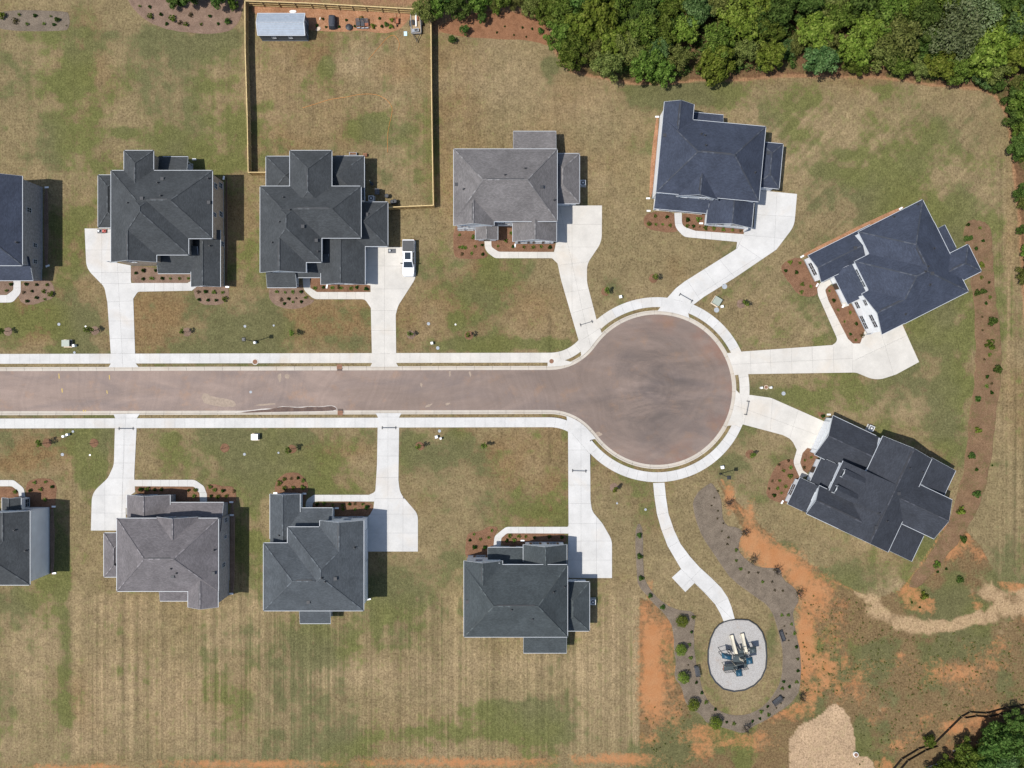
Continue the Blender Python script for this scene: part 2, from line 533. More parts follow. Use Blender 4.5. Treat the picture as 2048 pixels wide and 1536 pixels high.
# ------------------------------------------------------------------ ground sheet with its own colour map
GX0, GX1, GY0, GY1, GS = -130.0, 2180.0, -120.0, 1660.0, 3.6
nx = int((GX1 - GX0) / GS) + 1; ny = int((GY1 - GY0) / GS) + 1
gx = GX0 + np.arange(nx) * GS; gy = GY0 + np.arange(ny) * GS
X, Y = np.meshgrid(gx, gy)
rng = np.random.default_rng(11)
def vnoise(cell, sx=1.0, sy=1.0, seed=0, A=None, B=None):
    r = np.random.default_rng(seed)
    A = X if A is None else A; B = Y if B is None else B
    u = (A - A.min()) / (cell * sx); v = (B - B.min()) / (cell * sy)
    g = r.random((int(v.max()) + 3, int(u.max()) + 3))
    i = u.astype(int); j = v.astype(int); fu = u - i; fv = v - j
    fu = fu * fu * (3 - 2 * fu); fv = fv * fv * (3 - 2 * fv)
    return (g[j, i] * (1 - fu) + g[j, i + 1] * fu) * (1 - fv) + (g[j + 1, i] * (1 - fu) + g[j + 1, i + 1] * fu) * fv
def fbm(cell, o=4, seed=0, **k):
    s = 0; a = 1; t = 0
    for q in range(o):
        s = s + a * vnoise(cell / 2 ** q, seed=seed + q, **k); t += a; a *= 0.55
    return s / t
def sst(e0, e1, x):
    t = np.clip((x - e0) / (e1 - e0), 0, 1); return t * t * (3 - 2 * t)
def blob(x, y, rx, ry, a=0.0):
    c, s = math.cos(R(a)), math.sin(R(a))
    dx, dy = X - x, Y - y
    return np.exp(-(((dx * c + dy * s) / rx) ** 2 + ((-dx * s + dy * c) / ry) ** 2))
def band(pts, w):
    d = np.full(X.shape, 1e9)
    for (x0, y0), (x1, y1) in zip(pts, pts[1:]):
        vx, vy = x1 - x0, y1 - y0
        t = np.clip(((X - x0) * vx + (Y - y0) * vy) / (vx * vx + vy * vy), 0, 1)
        d = np.minimum(d, np.hypot(X - x0 - t * vx, Y - y0 - t * vy))
    return np.exp(-(d / w) ** 2)
def rect(x0, y0, x1, y1, s=6):
    return sst(-s, s, X - x0) * sst(-s, s, x1 - X) * sst(-s, s, Y - y0) * sst(-s, s, y1 - Y)

n1 = fbm(260, 4, 1); n2 = fbm(95, 4, 20); n3 = fbm(30, 4, 40); n4 = fbm(14, 3, 60); n5 = fbm(70, 4, 80); n6 = fbm(150, 4, 95)
gr = 0.26 + 0.65 * (n1 - .5) + 1.0 * (n2 - .5) + .5 * (n3 - .5)              # greenness
pale = 0.30 + 1.0 * (n5 - .5) + 0.5 * (n6 - .5)
brown = 0.25 + 1.2 * (n6 - .5) + 0.6 * (n2 - .5)
# lots with their own turf
for x0, y0, x1, y1, dg, dp, db in (
    (-130, 60, 490, 345, .14, .02, -.05), (500, 20, 868, 405, .0, .10, .08), (1440, 170, 2010, 700, .12, .14, -.15), (876, 80, 1260, 480, -.10, .12, .10),
    (-130, 560, 1160, 706, .0, .0, .24), (-130, 856, 147, 960, .14, -.08, .30), (147, 856, 230, 1062, .26, -.05, -.1),
    (272, 856, 755, 990, .16, .0, .0), (800, 856, 1136, 1060, .15, .0, .12), (-130, 960, 147, 1180, .05, .05, .05),
    (60, 1180, 147, 1520, .0, .14, -.05), (147, 1190, 525, 1510, -.1, .22, .08), (525, 1190, 1280, 1510, .0, .14, -.05),
    (-130, 1180, 60, 1520, .08, .2, -.1), (470, 990, 530, 1200, .22, .05, -.1), (740, 1110, 930, 1300, .18, .0, -.05),
    (1150, 1160, 1280, 1480, -.05, .16, .0), (2010, 300, 2180, 1150, -.08, .15, .1), (1480, 760, 1930, 860, .16, .05, .0)):
    m = rect(x0, y0, x1, y1)
    gr = gr + dg * m; pale = pale + dp * m; brown = brown + db * m
# green patches
for x, y, rx, ry, a in (
    (130, 170, 34, 26, .75), (148, 135, 20, 30, .45), (245, 265, 26, 11, .9), (430, 85, 40, 22, .55), (395, 95, 40, 18, .4), (300, 85, 26, 40, .35), (330, 290, 60, 40, .3),
    (60, 70, 60, 16, .3), (745, 255, 55, 26, .55), (650, 135, 25, 15, .4), (610, 200, 20, 20, .3), (1100, 130, 26, 22, .55), (940, 85, 60, 10, .45),
    (1330, 185, 55, 22, .85), (1420, 190, 60, 20, .6), (1270, 180, 30, 16, .55), (140, 665, 36, 40, .8), (175, 640, 18, 18, .6), (150, 700, 80, 10, .5), (480, 680, 46, 34, .85), (470, 700, 90, 9, .5),
    (550, 655, 26, 24, .6), (910, 645, 16, 14, .8), (1000, 690, 120, 16, .5), (930, 690, 60, 14, .35), (1100, 690, 40, 14, .45), (960, 600, 60, 60, .25),
    (1230, 580, 30, 40, .4), (1650, 340, 24, 14, .5), (1700, 310, 30, 10, .45), (1780, 350, 120, 70, .35), (1850, 430, 70, 26, .55), (1740, 360, 40, 20, .5), (1620, 560, 60, 50, .2),
    (1870, 500, 60, 60, .4), (1880, 640, 60, 60, .2), (1920, 770, 36, 26, .6), (1560, 790, 100, 18, .45), (1900, 860, 40, 60, .4),
    (490, 908, 46, 36, .55), (560, 905, 28, 24, .6), (440, 880, 70, 22, .4), (190, 920, 26, 70, .3), (820, 890, 24, 40, .55), (900, 900, 60, 30, .3), (130, 1250, 14, 200, .4), (120, 1100, 20, 90, .3),
    (600, 1270, 60, 40, .25), (690, 1290, 50, 30, .25), (760, 1200, 30, 50, .3), (1000, 1420, 130, 30, .75), (900, 1470, 120, 26, .6), (1080, 1460, 90, 26, .5), (950, 1365, 40, 12, .5), (240, 1340, 30, 24, .3),
    (1460, 930, 40, 30, .5), (1520, 1000, 40, 30, .35), (1560, 1090, 26, 18, .5), (1640, 1150, 60, 18, .7), (1560, 1100, 40, 12, .7), (1700, 1170, 40, 16, .6), (1850, 1090, 22, 26, .7),
    (1440, 1220, 40, 40, .25), (1545, 1270, 14, 60, .5), (1660, 1290, 50, 50, .3), (1800, 1390, 60, 26, .4), (1720, 1480, 14, 40, .6), (1700, 1400, 40, 30, .25),
    (1600, 1440, 30, 20, .5), (1330, 1510, 60, 14, .4), (540, 610, 22, 16, .5), (560, 640, 60, 26, .3), (690, 690, 60, 18, .35), (870, 290, 14, 60, .3), (20, 650, 40, 50, .3)):
    gr = gr + a * 1.05 * blob(x, y, rx, ry)
# worn, dry or brown patches
for x, y, rx, ry, a in (
    (790, 140, 46, 26, .6), (640, 120, 60, 30, .4), (600, 290, 60, 60, .3), (180, 90, 50, 70, .35), (330, 620, 80, 40, .5), (290, 640, 60, 60, .4), (60, 905, 50, 20, .9), (30, 930, 60, 14, .8), (640, 640, 110, 40, .5),
    (690, 905, 70, 26, .5), (1000, 900, 90, 60, .4), (1350, 545, 36, 36, .5), (1120, 240, 70, 70, .35), (960, 560, 60, 40, .35), (1110, 1010, 24, 60, .5), (600, 900, 20, 18, .4), (1650, 550, 30, 20, .3)):
    brown = brown + a * blob(x, y, rx, ry)
for x, y, rx, ry, a in (
    (700, 130, 60, 26, .5), (1090, 180, 80, 50, .35), (1560, 230, 90, 40, .5), (1560, 330, 60, 60, .35), (1950, 210, 60, 24, .5), (1780, 560, 20, 60, .2), (1700, 440, 40, 40, .3), (1560, 300, 80, 30, .35),
    (240, 1300, 60, 130, .35), (330, 1430, 100, 60, .35), (60, 1330, 60, 120, .45), (450, 1350, 60, 140, .2), (700, 1340, 150, 30, .35), (1200, 1360, 60, 120, .4), (1100, 1330, 160, 22, .4),
    (1780, 1180, 40, 24, .5), (1480, 1010, 24, 30, .25), (1990, 700, 30, 200, .2), (1690, 1080, 70, 26, .5), (1800, 820, 110, 22, .4), (560, 940, 40, 20, .5), (100, 940, 50, 24, .3), (1420, 1160, 20, 50, .3)):
    pale = pale + a * blob(x, y, rx, ry)

# mowing tracks: real tracks in the turf, thin streaks of longer and shorter grass
vs = vnoise(6, 1, 60, 301) * .6 + vnoise(13, 1, 90, 302) * .4
U = (X + Y) * .7071; V = (X - Y) * .7071
ds = vnoise(8, 1, 40, 303, A=U, B=V) * .5 + vnoise(26, 1, 8, 304, A=U, B=V) * .5
mv = rect(147, 1190, 1280, 1520, 6) * .95 + rect(-130, 1180, 147, 1520, 6) * .45 + rect(-130, 60, 490, 480, 30) * .30 + rect(500, 60, 870, 400, 20) * .35 + rect(880, 100, 1250, 480, 20) * .3 + rect(140, 860, 240, 1060, 8) * .5 + rect(1990, 320, 2180, 1150, 10) * .8 + rect(470, 980, 530, 1210) * .6
md = rect(1440, 190, 2000, 700, 40) * .55
hs = vnoise(5, 40, 1, 305)
mh = rect(-130, 856, 147, 950, 10) * .5 + rect(280, 600, 385, 700, 10) * .4
streak = (vs - .5) * mv + (ds - .5) * md + (hs - .5) * mh
gr = gr + 0.45 * streak * (n2 * 2)

K = 0.60
def C3(*c): return np.array(lin(*c, K))
TAN, GRN, DGR, PAL, BRN = C3(148, 131, 96), C3(106, 113, 62), C3(106, 108, 72), C3(172, 150, 115), C3(142, 113, 77)
ORG, ORP, SIL, DRK, STR, SOIL = C3(194, 124, 74), C3(208, 158, 114), C3(202, 172, 138), C3(70, 58, 44), C3(198, 168, 130), C3(176, 132, 98)
def lerp(c, col, m): return c * (1 - m[..., None]) + col * m[..., None]
c = np.zeros(X.shape + (3,)) + TAN
c = lerp(c, BRN, np.clip(sst(.15, .95, brown), 0, 1) * .75)
c = lerp(c, PAL, sst(.2, 1.05, pale) * .75)
gm = sst(.18, 1.05, gr + (n4 - .5) * .5)
hue = sst(.35, .65, n6)
c *= (1 + 0.45 * streak)[..., None]
c *= (0.80 + .40 * fbm(9, 2, 70))[..., None]
# east wild area beside the last lots and the playground
wild = np.clip(inpoly_np(X, Y, [(1433, 960), (1480, 1010), (1560, 1090), (1640, 1140), (1745, 1200), (1800, 1180), (1860, 1110), (1900, 1030), (1960, 1090), (2000, 1165), (2200, 1170), (2200, 1700), (1280, 1700), (1280, 1195), (1345, 1220), (1380, 1430), (1480, 1470), (1600, 1400), (1605, 1200), (1480, 1050)]).astype(float), 0, 1)
WLD = C3(132, 108, 76)
c = lerp(c, WLD, wild * .8)
gm = np.clip(gm * (1 - .6 * wild) + wild * (sst(.50, .74, n2) * .7 - .1), 0, 1)
c = lerp(c, C3(124, 96, 68), wild * sst(.50, .72, n5) * .7)
# bare red clay
om = np.zeros(X.shape)
for x, y, rx, ry, a in ((1304, 1290, 30, 80, 1.35), (1304, 1370, 32, 80, 1.35), (1340, 1300, 14, 90, .8), (1330, 1420, 50, 50, .8), (1400, 1470, 70, 26, .8), (1500, 1480, 70, 22, .75), (1500, 1040, 20, 50, .9), (1520, 1090, 40, 34, 1.1), (1560, 1125, 64, 40, 1.2), (1630, 1190, 50, 55, 1.15), (1612, 1290, 26, 100, 1.2), (1660, 1260, 46, 60, .55), (1900, 1350, 120, 40, .62), (1980, 1310, 70, 40, .62), (1700, 1370, 50, 60, .5), (1780, 1330, 90, 40, .45), (1820, 1480, 60, 40, .5), (1320, 1420, 26, 40, .9), (1330, 1250, 14, 26, .9), (1350, 1440, 26, 26, .7), (1400, 1460, 36, 20, .8), (1450, 1485, 50, 16, .8), (1520, 1470, 30, 16, .75), (1345, 1360, 8, 40, .7),
    (1290, 1230, 12, 26, 1.0), (1300, 1480, 30, 18, .7), (1545, 1440, 20, 14, .6), (1365, 1395, 12, 22, .7),
    (1460, 1000, 14, 36, 1.2), (1500, 1080, 26, 40, 1.3), (1545, 1112, 36, 30, 1.4), (1600, 1150, 36, 30, 1.4), (1632, 1185, 30, 26, 1.2), (1608, 1260, 16, 46, 1.3), (1640, 1230, 40, 26, .8), (1606, 1340, 12, 36, 1.1), (1680, 1235, 20, 22, .7), (1480, 1130, 20, 30, .3),
    (1925, 1345, 56, 26, .95), (1985, 1330, 40, 16, .85), (1800, 1310, 14, 10, .9), (1690, 1325, 10, 22, .8), (1675, 1375, 10, 22, .9), (1715, 1390, 22, 26, .65), (2000, 1290, 40, 26, .75), (1740, 1440, 30, 20, .5), (1850, 1440, 30, 30, .55), (1800, 1490, 34, 18, .7), (1910, 1455, 30, 20, 1.2), (1960, 1250, 40, 12, .5),
    (1230, 1518, 120, 16, 1.0), (900, 1524, 240, 13, .95), (500, 1528, 260, 12, .9), (150, 1534, 200, 9, .8), (1330, 1530, 60, 12, .6), (1990, 1420, 40, 16, .7), (1960, 1440, 60, 20, .7)):
    om = np.maximum(om, a * blob(x, y, rx, ry))
om = np.maximum(om, .8 * band([(1443, 960), (1490, 1035), (1560, 1090), (1640, 1150), (1700, 1178), (1745, 1198)], 3.5))
om = np.maximum(om, .7 * band([(1895, 1040), (1868, 1090), (1848, 1120), (1815, 1165), (1800, 1178)], 3.2))
om = np.maximum(om, .75 * band([(2000, 1164), (2050, 1172), (2180, 1180)], 6))
om = np.maximum(om, .7 * band([(1300, 1165), (1298, 1200), (1282, 1215)], 8))
om = np.maximum(om, wild * (.10 + .75 * sst(.50, .75, n5)))
clay = np.clip(om + (n3 - .5) * .55, 0, 1.5) / 1.5
# straw and rip-rap in the swale
sm = band([(1745, 1200), (1758, 1225), (1800, 1246), (1850, 1256), (1910, 1250), (1960, 1235), (2000, 1215), (2060, 1208)], 17)
sm = np.maximum(sm, .85 * band([(1975, 1185), (2000, 1200), (1985, 1228), (2060, 1196)], 32)); sm = np.maximum(sm, .8 * band([(1960, 1242), (2000, 1228), (2060, 1215)], 20)); sm = np.maximum(sm, .9 * band([(1710, 1185), (1750, 1202)], 4))
c = lerp(c, STR, sst(.22, .80, sm + (n4 - .5) * .9 + (n3 - .5) * .7) * .85)
# forest floor and the bare clay margin in front of it
FOREST = [(1035, -130), (1070, 22), (1105, 50), (1112, 100), (1140, 138), (1185, 150), (1270, 166), (1330, 166), (1400, 158), (1470, 158), (1560, 150), (1650, 150), (1760, 152), (1870, 168), (1960, 176), (1992, 190), (2010, 215), (2022, 260), (2030, 340), (2040, 420), (2048, 560), (2060, 700), (2200, 700), (2200, -130)]
ff = inpoly_np(X, Y, FOREST).astype(float)
edge = band(FOREST[1:22], 7)
c = lerp(c, SOIL, np.clip(sst(.3, .8, edge + (n4 - .5) * .5), 0, 1) * .8)
c = lerp(c, C3(120, 90, 66), ff * .85)
c = lerp(c, C3(86, 92, 48), ff * sst(.48, .7, n3) * .6)
se = inpoly_np(X, Y, [(1850, 1700), (1890, 1490), (1945, 1440), (2000, 1425), (2200, 1405), (2200, 1700)]).astype(float)
c = lerp(c, C3(150, 112, 80), se * sst(.3, .6, n3) * .8)
tl = np.maximum(rect(330, -130, 490, 14, 8), rect(500, -130, 870, 12, 4)); tl = np.maximum(tl, inpoly_np(X, Y, [(840, -130), (1060, -130), (1075, 24), (1020, 26), (940, 44), (868, 70)]).astype(float))
c = lerp(c, C3(168, 128, 98), tl * sst(.35, .6, n3 + .1) * .85)
# silt pad
pad = [(1588, 1700), (1578, 1490), (1582, 1470), (1600, 1448), (1640, 1432), (1656, 1412), (1680, 1412), (1698, 1428), (1706, 1452), (1712, 1490), (1708, 1508), (1745, 1515), (1755, 1560), (1760, 1700)]
pm = inpoly_np(X + (n4 - .5) * 10, Y + (n3 - .5) * 8, chaikin(pad, 1)).astype(float)
c = lerp(c, SIL * (0.8 + .35 * n3[..., None]), pm)
bare = np.clip(np.maximum.reduce([sst(.35, .7, sm + (n4 - .5) * .7 + (n3 - .5) * .5), ff * .6, pm, sst(.3, .8, edge), tl * .8]), 0, 1)
gm = gm * (1 - bare); clay = clay * (1 - np.maximum(pm, sst(.35, .7, sm)))
# slight random variation of tone over the whole sheet
c *= (0.93 + .14 * n4)[..., None]
rd = road_dist(X, Y)
Z = np.where(rd < 7.0, -0.20, 0.0)

def build_ground():
    k = HC / FPX
    co = np.stack([(X - 1024) * k, (768 - Y) * k, Z], -1).reshape(-1, 3)
    idx = np.arange(nx * ny).reshape(ny, nx)
    q = np.stack([idx[:-1, :-1], idx[1:, :-1], idx[1:, 1:], idx[:-1, 1:]], -1).reshape(-1, 4)
    # the sheet goes on to the horizon: a ring of large quads beyond the survey
    B = 2600.0
    x0, x1, y0, y1 = co[:, 0].min(), co[:, 0].max(), co[:, 1].min(), co[:, 1].max()
    ring = []; rq = []; n0 = len(co)
    xs, ys = [-B, x0, x1, B], [-B, y0, y1, B]
    for yy in ys:
        for xx in xs: ring.append((xx, yy, 0.0))
    for j in range(3):
        for i in range(3):
            if i == 1 and j == 1: continue
            a = n0 + j * 4 + i
            rq.append((a, a + 1, a + 5, a + 4))
    co = np.vstack([co, ring]); q = np.vstack([q, rq])
    cols = np.vstack([c.reshape(-1, 3), np.tile(C3(112, 108, 66), (16, 1))])
    me = bpy.data.meshes.new('ground')
    me.vertices.add(len(co)); me.vertices.foreach_set('co', co.astype(np.float32).ravel())
    me.loops.add(q.size); me.loops.foreach_set('vertex_index', q.astype(np.int32).ravel())
    me.polygons.add(len(q)); me.polygons.foreach_set('loop_start', np.arange(0, q.size, 4, dtype=np.int32))
    me.polygons.foreach_set('loop_total', np.full(len(q), 4, np.int32))
    me.update(); me.validate()
    at = me.color_attributes.new('turf', 'FLOAT_COLOR', 'POINT')
    at.data.foreach_set('color', np.hstack([np.clip(cols, 0.005, 1), np.concatenate([np.clip(mv, 0, 1).ravel(), np.zeros(16)])[:, None]]).astype(np.float32).ravel())
    mk = np.stack([gm, clay, hue, np.clip(md, 0, 1)], -1).reshape(-1, 4); mk = np.vstack([mk, np.tile([.5, 0, .5, 0], (16, 1))])
    a2 = me.color_attributes.new('cover', 'FLOAT_COLOR', 'POINT'); a2.data.foreach_set('color', mk.astype(np.float32).ravel())
    t = NT('turf')
    ca = t.n('ShaderNodeVertexColor'); ca.layer_name = 'turf'
    g = t.n('ShaderNodeNewGeometry').outputs['Position']
    cv = t.n('ShaderNodeVertexColor'); cv.layer_name = 'cover'
    sp = t.n('ShaderNodeSeparateColor'); t.l(cv.outputs[0], sp.inputs[0])
    f1 = t.noise(g, 0.75, 5, 0.70); f2 = t.noise(g, 3.2, 4, 0.78); f3 = t.noise(t.mapping(g, (3.0, 0.8, 1)), 1.6, 4, 0.72)
    f4 = t.noise(g, 9.0, 3, 0.75)
    # dry blades, from bleached straw to brown thatch
    dry = t.mix(t.ramp(f2, [(0.36, 0.0), (0.64, 1.0)]), t.mul(ca.outputs[0], (0.60, 0.59, 0.55)), t.mul(ca.outputs[0], (1.34, 1.34, 1.38)))
    grn = t.mix(sp.outputs[2], tuple(DGR), tuple(GRN))
    grn = t.mix(t.ramp(f4, [(0.3, 0.0), (0.7, 1.0)]), t.mul(grn, (0.66, 0.70, 0.62)), t.mul(grn, (1.30, 1.26, 1.26)))
    grn = t.mul(grn, t.ramp(f2, [(0.34, 0.74), (0.66, 1.26)]))
    # green tufts grow among the dry ones: the share follows the survey, the clumps are random
    gsum = t.math('ADD', t.math('MULTIPLY', sp.outputs[0], 0.62), t.math('ADD', t.math('MULTIPLY', f1, 0.75), t.math('MULTIPLY', f2, 0.70)))
    # mower passes: narrow lanes of bent and cut blades
    sv = t.math('SUBTRACT', t.noise(t.mapping(g, (1.9, 0.014, 1)), 1.0, 4, 0.7), 0.5)
    sd = t.math('SUBTRACT', t.noise(t.mapping(t.mapping(g, (1, 1, 1), (0, 0, R(45))), (1.1, 0.05, 1)), 1.0, 4, 0.65), 0.5)
    lane = t.math('ADD', t.math('MULTIPLY', sv, ca.outputs['Alpha']), t.math('MULTIPLY', sd, cv.outputs['Alpha']))
    gsum = t.math('SUBTRACT', gsum, t.math('MULTIPLY', lane, 0.55))
    gf = t.ramp(gsum, [(0.77, 0.0), (1.55, 0.80)])
    a = t.mix(gf, dry, grn)
    a = t.mul(a, t.ramp(t.math('ADD', lane, 0.5), [(0.34, 0.84), (0.66, 1.17)]))
    a = t.mul(a, t.ramp(f3, [(0.3, 0.80), (0.7, 1.18)]))
    a = t.mul(a, t.ramp(f1, [(0.3, 0.80), (0.7, 1.18)]))
    a = t.mul(a, t.ramp(f4, [(0.3, 0.74), (0.7, 1.26)]))
    # bare clay breaks through in specks and sheets
    cs = t.math('ADD', sp.outputs[1], t.math('MULTIPLY', t.math('SUBTRACT', t.noise(g, 1.3, 7, 0.78), 0.5), 1.6))
    cl = t.mul(t.mix(t.noise(g, 0.5, 4), tuple(ORG), tuple(ORP)), t.ramp(t.noise(g, 5.0, 4, 0.75), [(0.3, 0.80), (0.7, 1.16)]))
    a = t.mix(t.ramp(cs, [(0.28, 0.0), (0.66, 0.88)]), a, cl)
    t.bsdf(a, 0.95, 0.08, 0, f2, 0.5, 0.05)
    me.materials.append(t.mat)
    o = bpy.data.objects.new('ground', me); COL.objects.link(o)
    tag(o, kind='structure')
build_ground()

# ------------------------------------------------------------------ road
def asphalt():
    t = NT('asphalt')
    g = t.n('ShaderNodeNewGeometry').outputs['Position']
    base = lin(169, 149, 137, .60)
    a = t.mul(base, t.ramp(t.noise(t.mapping(g, (0.35, 1.0, 1)), 0.22, 5, 0.62, 0.8), [(0.3, 0.80), (0.7, 1.14)]))
    a = t.mix(t.ramp(t.noise(t.mapping(g, (0.5, 1.3, 1)), 0.13, 5, 0.6, 1.2), [(0.45, 0.0), (0.72, 0.75)]), a, lin(136, 124, 120, .60))
    a = t.mix(t.ramp(t.noise(g, 0.33, 5, 0.68), [(0.55, 0.0), (0.78, 0.7)]), a, lin(186, 150, 122, .60))
    # red clay dust lies thicker round the rim of the turning circle
    sp = t.n('ShaderNodeSeparateXYZ'); t.l(g, sp.inputs[0])
    cc = P(CX, CY)
    dx = t.math('SUBTRACT', sp.outputs[0], cc.x); dy = t.math('SUBTRACT', sp.outputs[1], cc.y)
    rr = t.math('SQRT', t.math('ADD', t.math('MULTIPLY', dx, dx), t.math('MULTIPLY', dy, dy)))
    rim = t.math('MULTIPLY', t.ramp(t.math('DIVIDE', rr, 12.3), [(0.70, 0.0), (0.99, 1.0)]), t.ramp(t.noise(g, 0.28, 4, 0.6), [(0.42, 0.0), (0.68, 1.0)]))
    east = t.ramp(t.math('DIVIDE', t.math('ADD', dx, 12.3), 24.6), [(0.25, 0.0), (0.6, 0.8)])
    a = t.mix(t.math('MULTIPLY', rim, east), a, lin(172, 128, 108, .60))
    a = t.mul(a, t.ramp(t.math('DIVIDE', t.math('ADD', sp.outputs[0], 85.0), 110.0), [(0.35, 1.06), (0.85, 0.80)]))
    smg = t.math('MULTIPLY', t.ramp(t.math('DIVIDE', rr, 12.3), [(0.35, 1.0), (0.95, 0.0)]), t.ramp(t.noise(t.mapping(g, (0.5, 1.2, 1), (0, 0, 0.5)), 0.22, 5, 0.65, 1.0), [(0.40, 0.0), (0.66, 0.8)]))
    a = t.mix(smg, a, lin(106, 97, 92, .60))
    # curved scrub marks of turning tyres
    sw = t.noise(t.mapping(g, (0.05, 0.05, 1)), 1.0, 2)
    wv = t.n('ShaderNodeTexNoise'); wv.noise_dimensions = '1D'; wv.inputs['Scale'].default_value = 1.3; wv.inputs['Detail'].default_value = 4
    t.l(t.math('ADD', rr, t.math('MULTIPLY', sw, 18.0)), wv.inputs['W'])
    a = t.mul(a, t.ramp(wv.outputs['Fac'], [(0.3, 0.955), (0.7, 1.04)]))
    a = t.mul(a, t.ramp(t.noise(g, 9.0, 4, 0.75), [(0.3, 0.80), (0.7, 1.18)]))
    t.bsdf(a, 0.9, 0.2, 0, t.noise(g, 45, 3), 0.3, 0.006)
    MAT['asphalt'] = t.mat
asphalt()
ZR = -0.10
m = MB()
m.poly([P(x, y, ZR) for x, y in outline(1.5)])
road = m.build('road', MAT['asphalt']); tag(road, kind='structure')
# normal up whatever the winding
for o in (road,):
    if o.data.polygons[0].normal.z < 0: o.data.flip_normals()

# kerb and gutter: one parent, one child per cast section
kerb = empty('kerb', (0, 0, 0)); tag(kerb, kind='structure')
prof = ((0.0, -0.094), (5.0, -0.084), (5.6, 0.03), (8.0, 0.035), (8.2, -0.12))
lines = resample([outline(4, 2)] + [outline(d, 2) for d, _ in prof], 9.0)
lines = lines[1:]
SEC = 4
def on_screen(x, y, mrg=60): return -mrg < x < 2048 + mrg and -mrg < y < 1536 + mrg
n = len(lines[0])
for s in range(0, n - 1, SEC):
    e = min(s + SEC, n - 1)
    if not on_screen(*lines[0][s]) and not on_screen(*lines[0][e]): continue
    m = MB()
    rings = []
    for k in range(s, e + 1):
        f = 0.0
        pts = []
        for (d, z), ln in zip(prof, lines):
            x, y = ln[k]
            if k in (s, e):       # narrow joint between sections
                q = ln[min(k + 1, n - 1)] if k == s else ln[k - 1]
                x += (q[0] - x) * 0.025; y += (q[1] - y) * 0.025
            pts.append(P(x, y, 0) + Vector((0, 0, z)))
        x, y = lines[0][k]
        pts.append(P(x, y, 0) + Vector((0, 0, -0.14)))
        rings.append(pts)
    m.loft(rings)
    m.build('kerb_section', MAT['concrete_kerb'], kerb)

# ------------------------------------------------------------------ concrete slabs
def slab_from_poly(name, poly3, z, th, mat, parent, inset=0.008):
    """poly3: list of (x, y) world points, simple polygon"""
    bm = bmesh.new()
    vs = [bm.verts.new((x, y, z)) for x, y in poly3]
    try: f = bm.faces.new(vs)
    except ValueError: bm.free(); return None
    bm.normal_update()
    if f.normal.z < 0: f.normal_flip()
    if f.calc_area() < 0.05: bm.free(); return None
    r = bmesh.ops.inset_region(bm, faces=[f], thickness=inset, use_even_offset=True, use_boundary=True)
    for q in r['faces']:
        pass
    bm.faces.ensure_lookup_table()
    outer = [v for v in bm.verts if v not in f.verts]
    for v in outer: v.co.z = z - th
    for q in bm.faces:
        if q is not f: q.material_index = 1
    me = bpy.data.meshes.new(name); bm.to_mesh(me); bm.free()
    me.materials.append(mat); me.materials.append(MAT['joint'])
    o = bpy.data.objects.new(name, me); COL.objects.link(o)
    if parent: o.parent = parent
    return o

def karc(x0, y0, x1, y1, d=6.4):
    """stretch of the kerb line between two points near it"""
    L = outline(d, 2)
    i0 = min(range(len(L)), key=lambda i: math.hypot(L[i][0] - x0, L[i][1] - y0)); i1 = min(range(len(L)), key=lambda i: math.hypot(L[i][0] - x1, L[i][1] - y1))
    return L[i0:i1 + 1] if i0 <= i1 else L[i1:i0 + 1][::-1]

def paved(name, pts, cuts, z, mat, label=None):
    """concrete sheet split along the cut lines (photo pixels) into separate slabs"""
    pts = fillet(pts)
    base = MB(); base.poly([P(x, y, 0) + Vector((0, 0, z - 0.035)) for x, y in pts])
    root = base.build(name, MAT['joint']); tag(root, kind='structure')
    if root.data.polygons[0].normal.z < 0: root.data.flip_normals()
    bm = bmesh.new()
    vs = [bm.verts.new(P(x, y, 0)) for x, y in pts]
    bm.faces.new(vs)
    for x0, y0, x1, y1, *lim in cuts:
        a, b = P(x0, y0), P(x1, y1)
        d = b - a
        fs = bm.faces[:]
        if lim:                   # cut only the panels whose centre lies between two photo columns
            fs = [f for f in fs if lim[0] < f.calc_center_median().x * PXM + 1024 < lim[1]]
        gm_ = list({v for f in fs for v in f.verts}) + list({e for f in fs for e in f.edges}) + fs
        bmesh.ops.bisect_plane(bm, geom=gm_, plane_co=a, plane_no=Vector((-d.y, d.x, 0)).normalized(), dist=1e-4)
    for f in bm.faces:
        slab_from_poly('slab', [(v.co.x, v.co.y) for v in f.verts], z, 0.03, MAT[mat], root)
    bm.free()
    return root
def vx(*xs): return [(x, 0, x, 100) for x in xs]
def hy(*ys): return [(0, y, 100, y) for y in ys]
CW = 'concrete_white'; CWm = 'concrete_warm'
DRIVES = {}
def drive(key, pts, cuts, mat=CW, z=0.05):
    DRIVES[key] = fillet(pts)
    paved('driveway', pts, cuts, z, mat)
def walk(pts, cuts, mat=CW, z=0.056):
    paved('walkway', pts, cuts, z, mat)

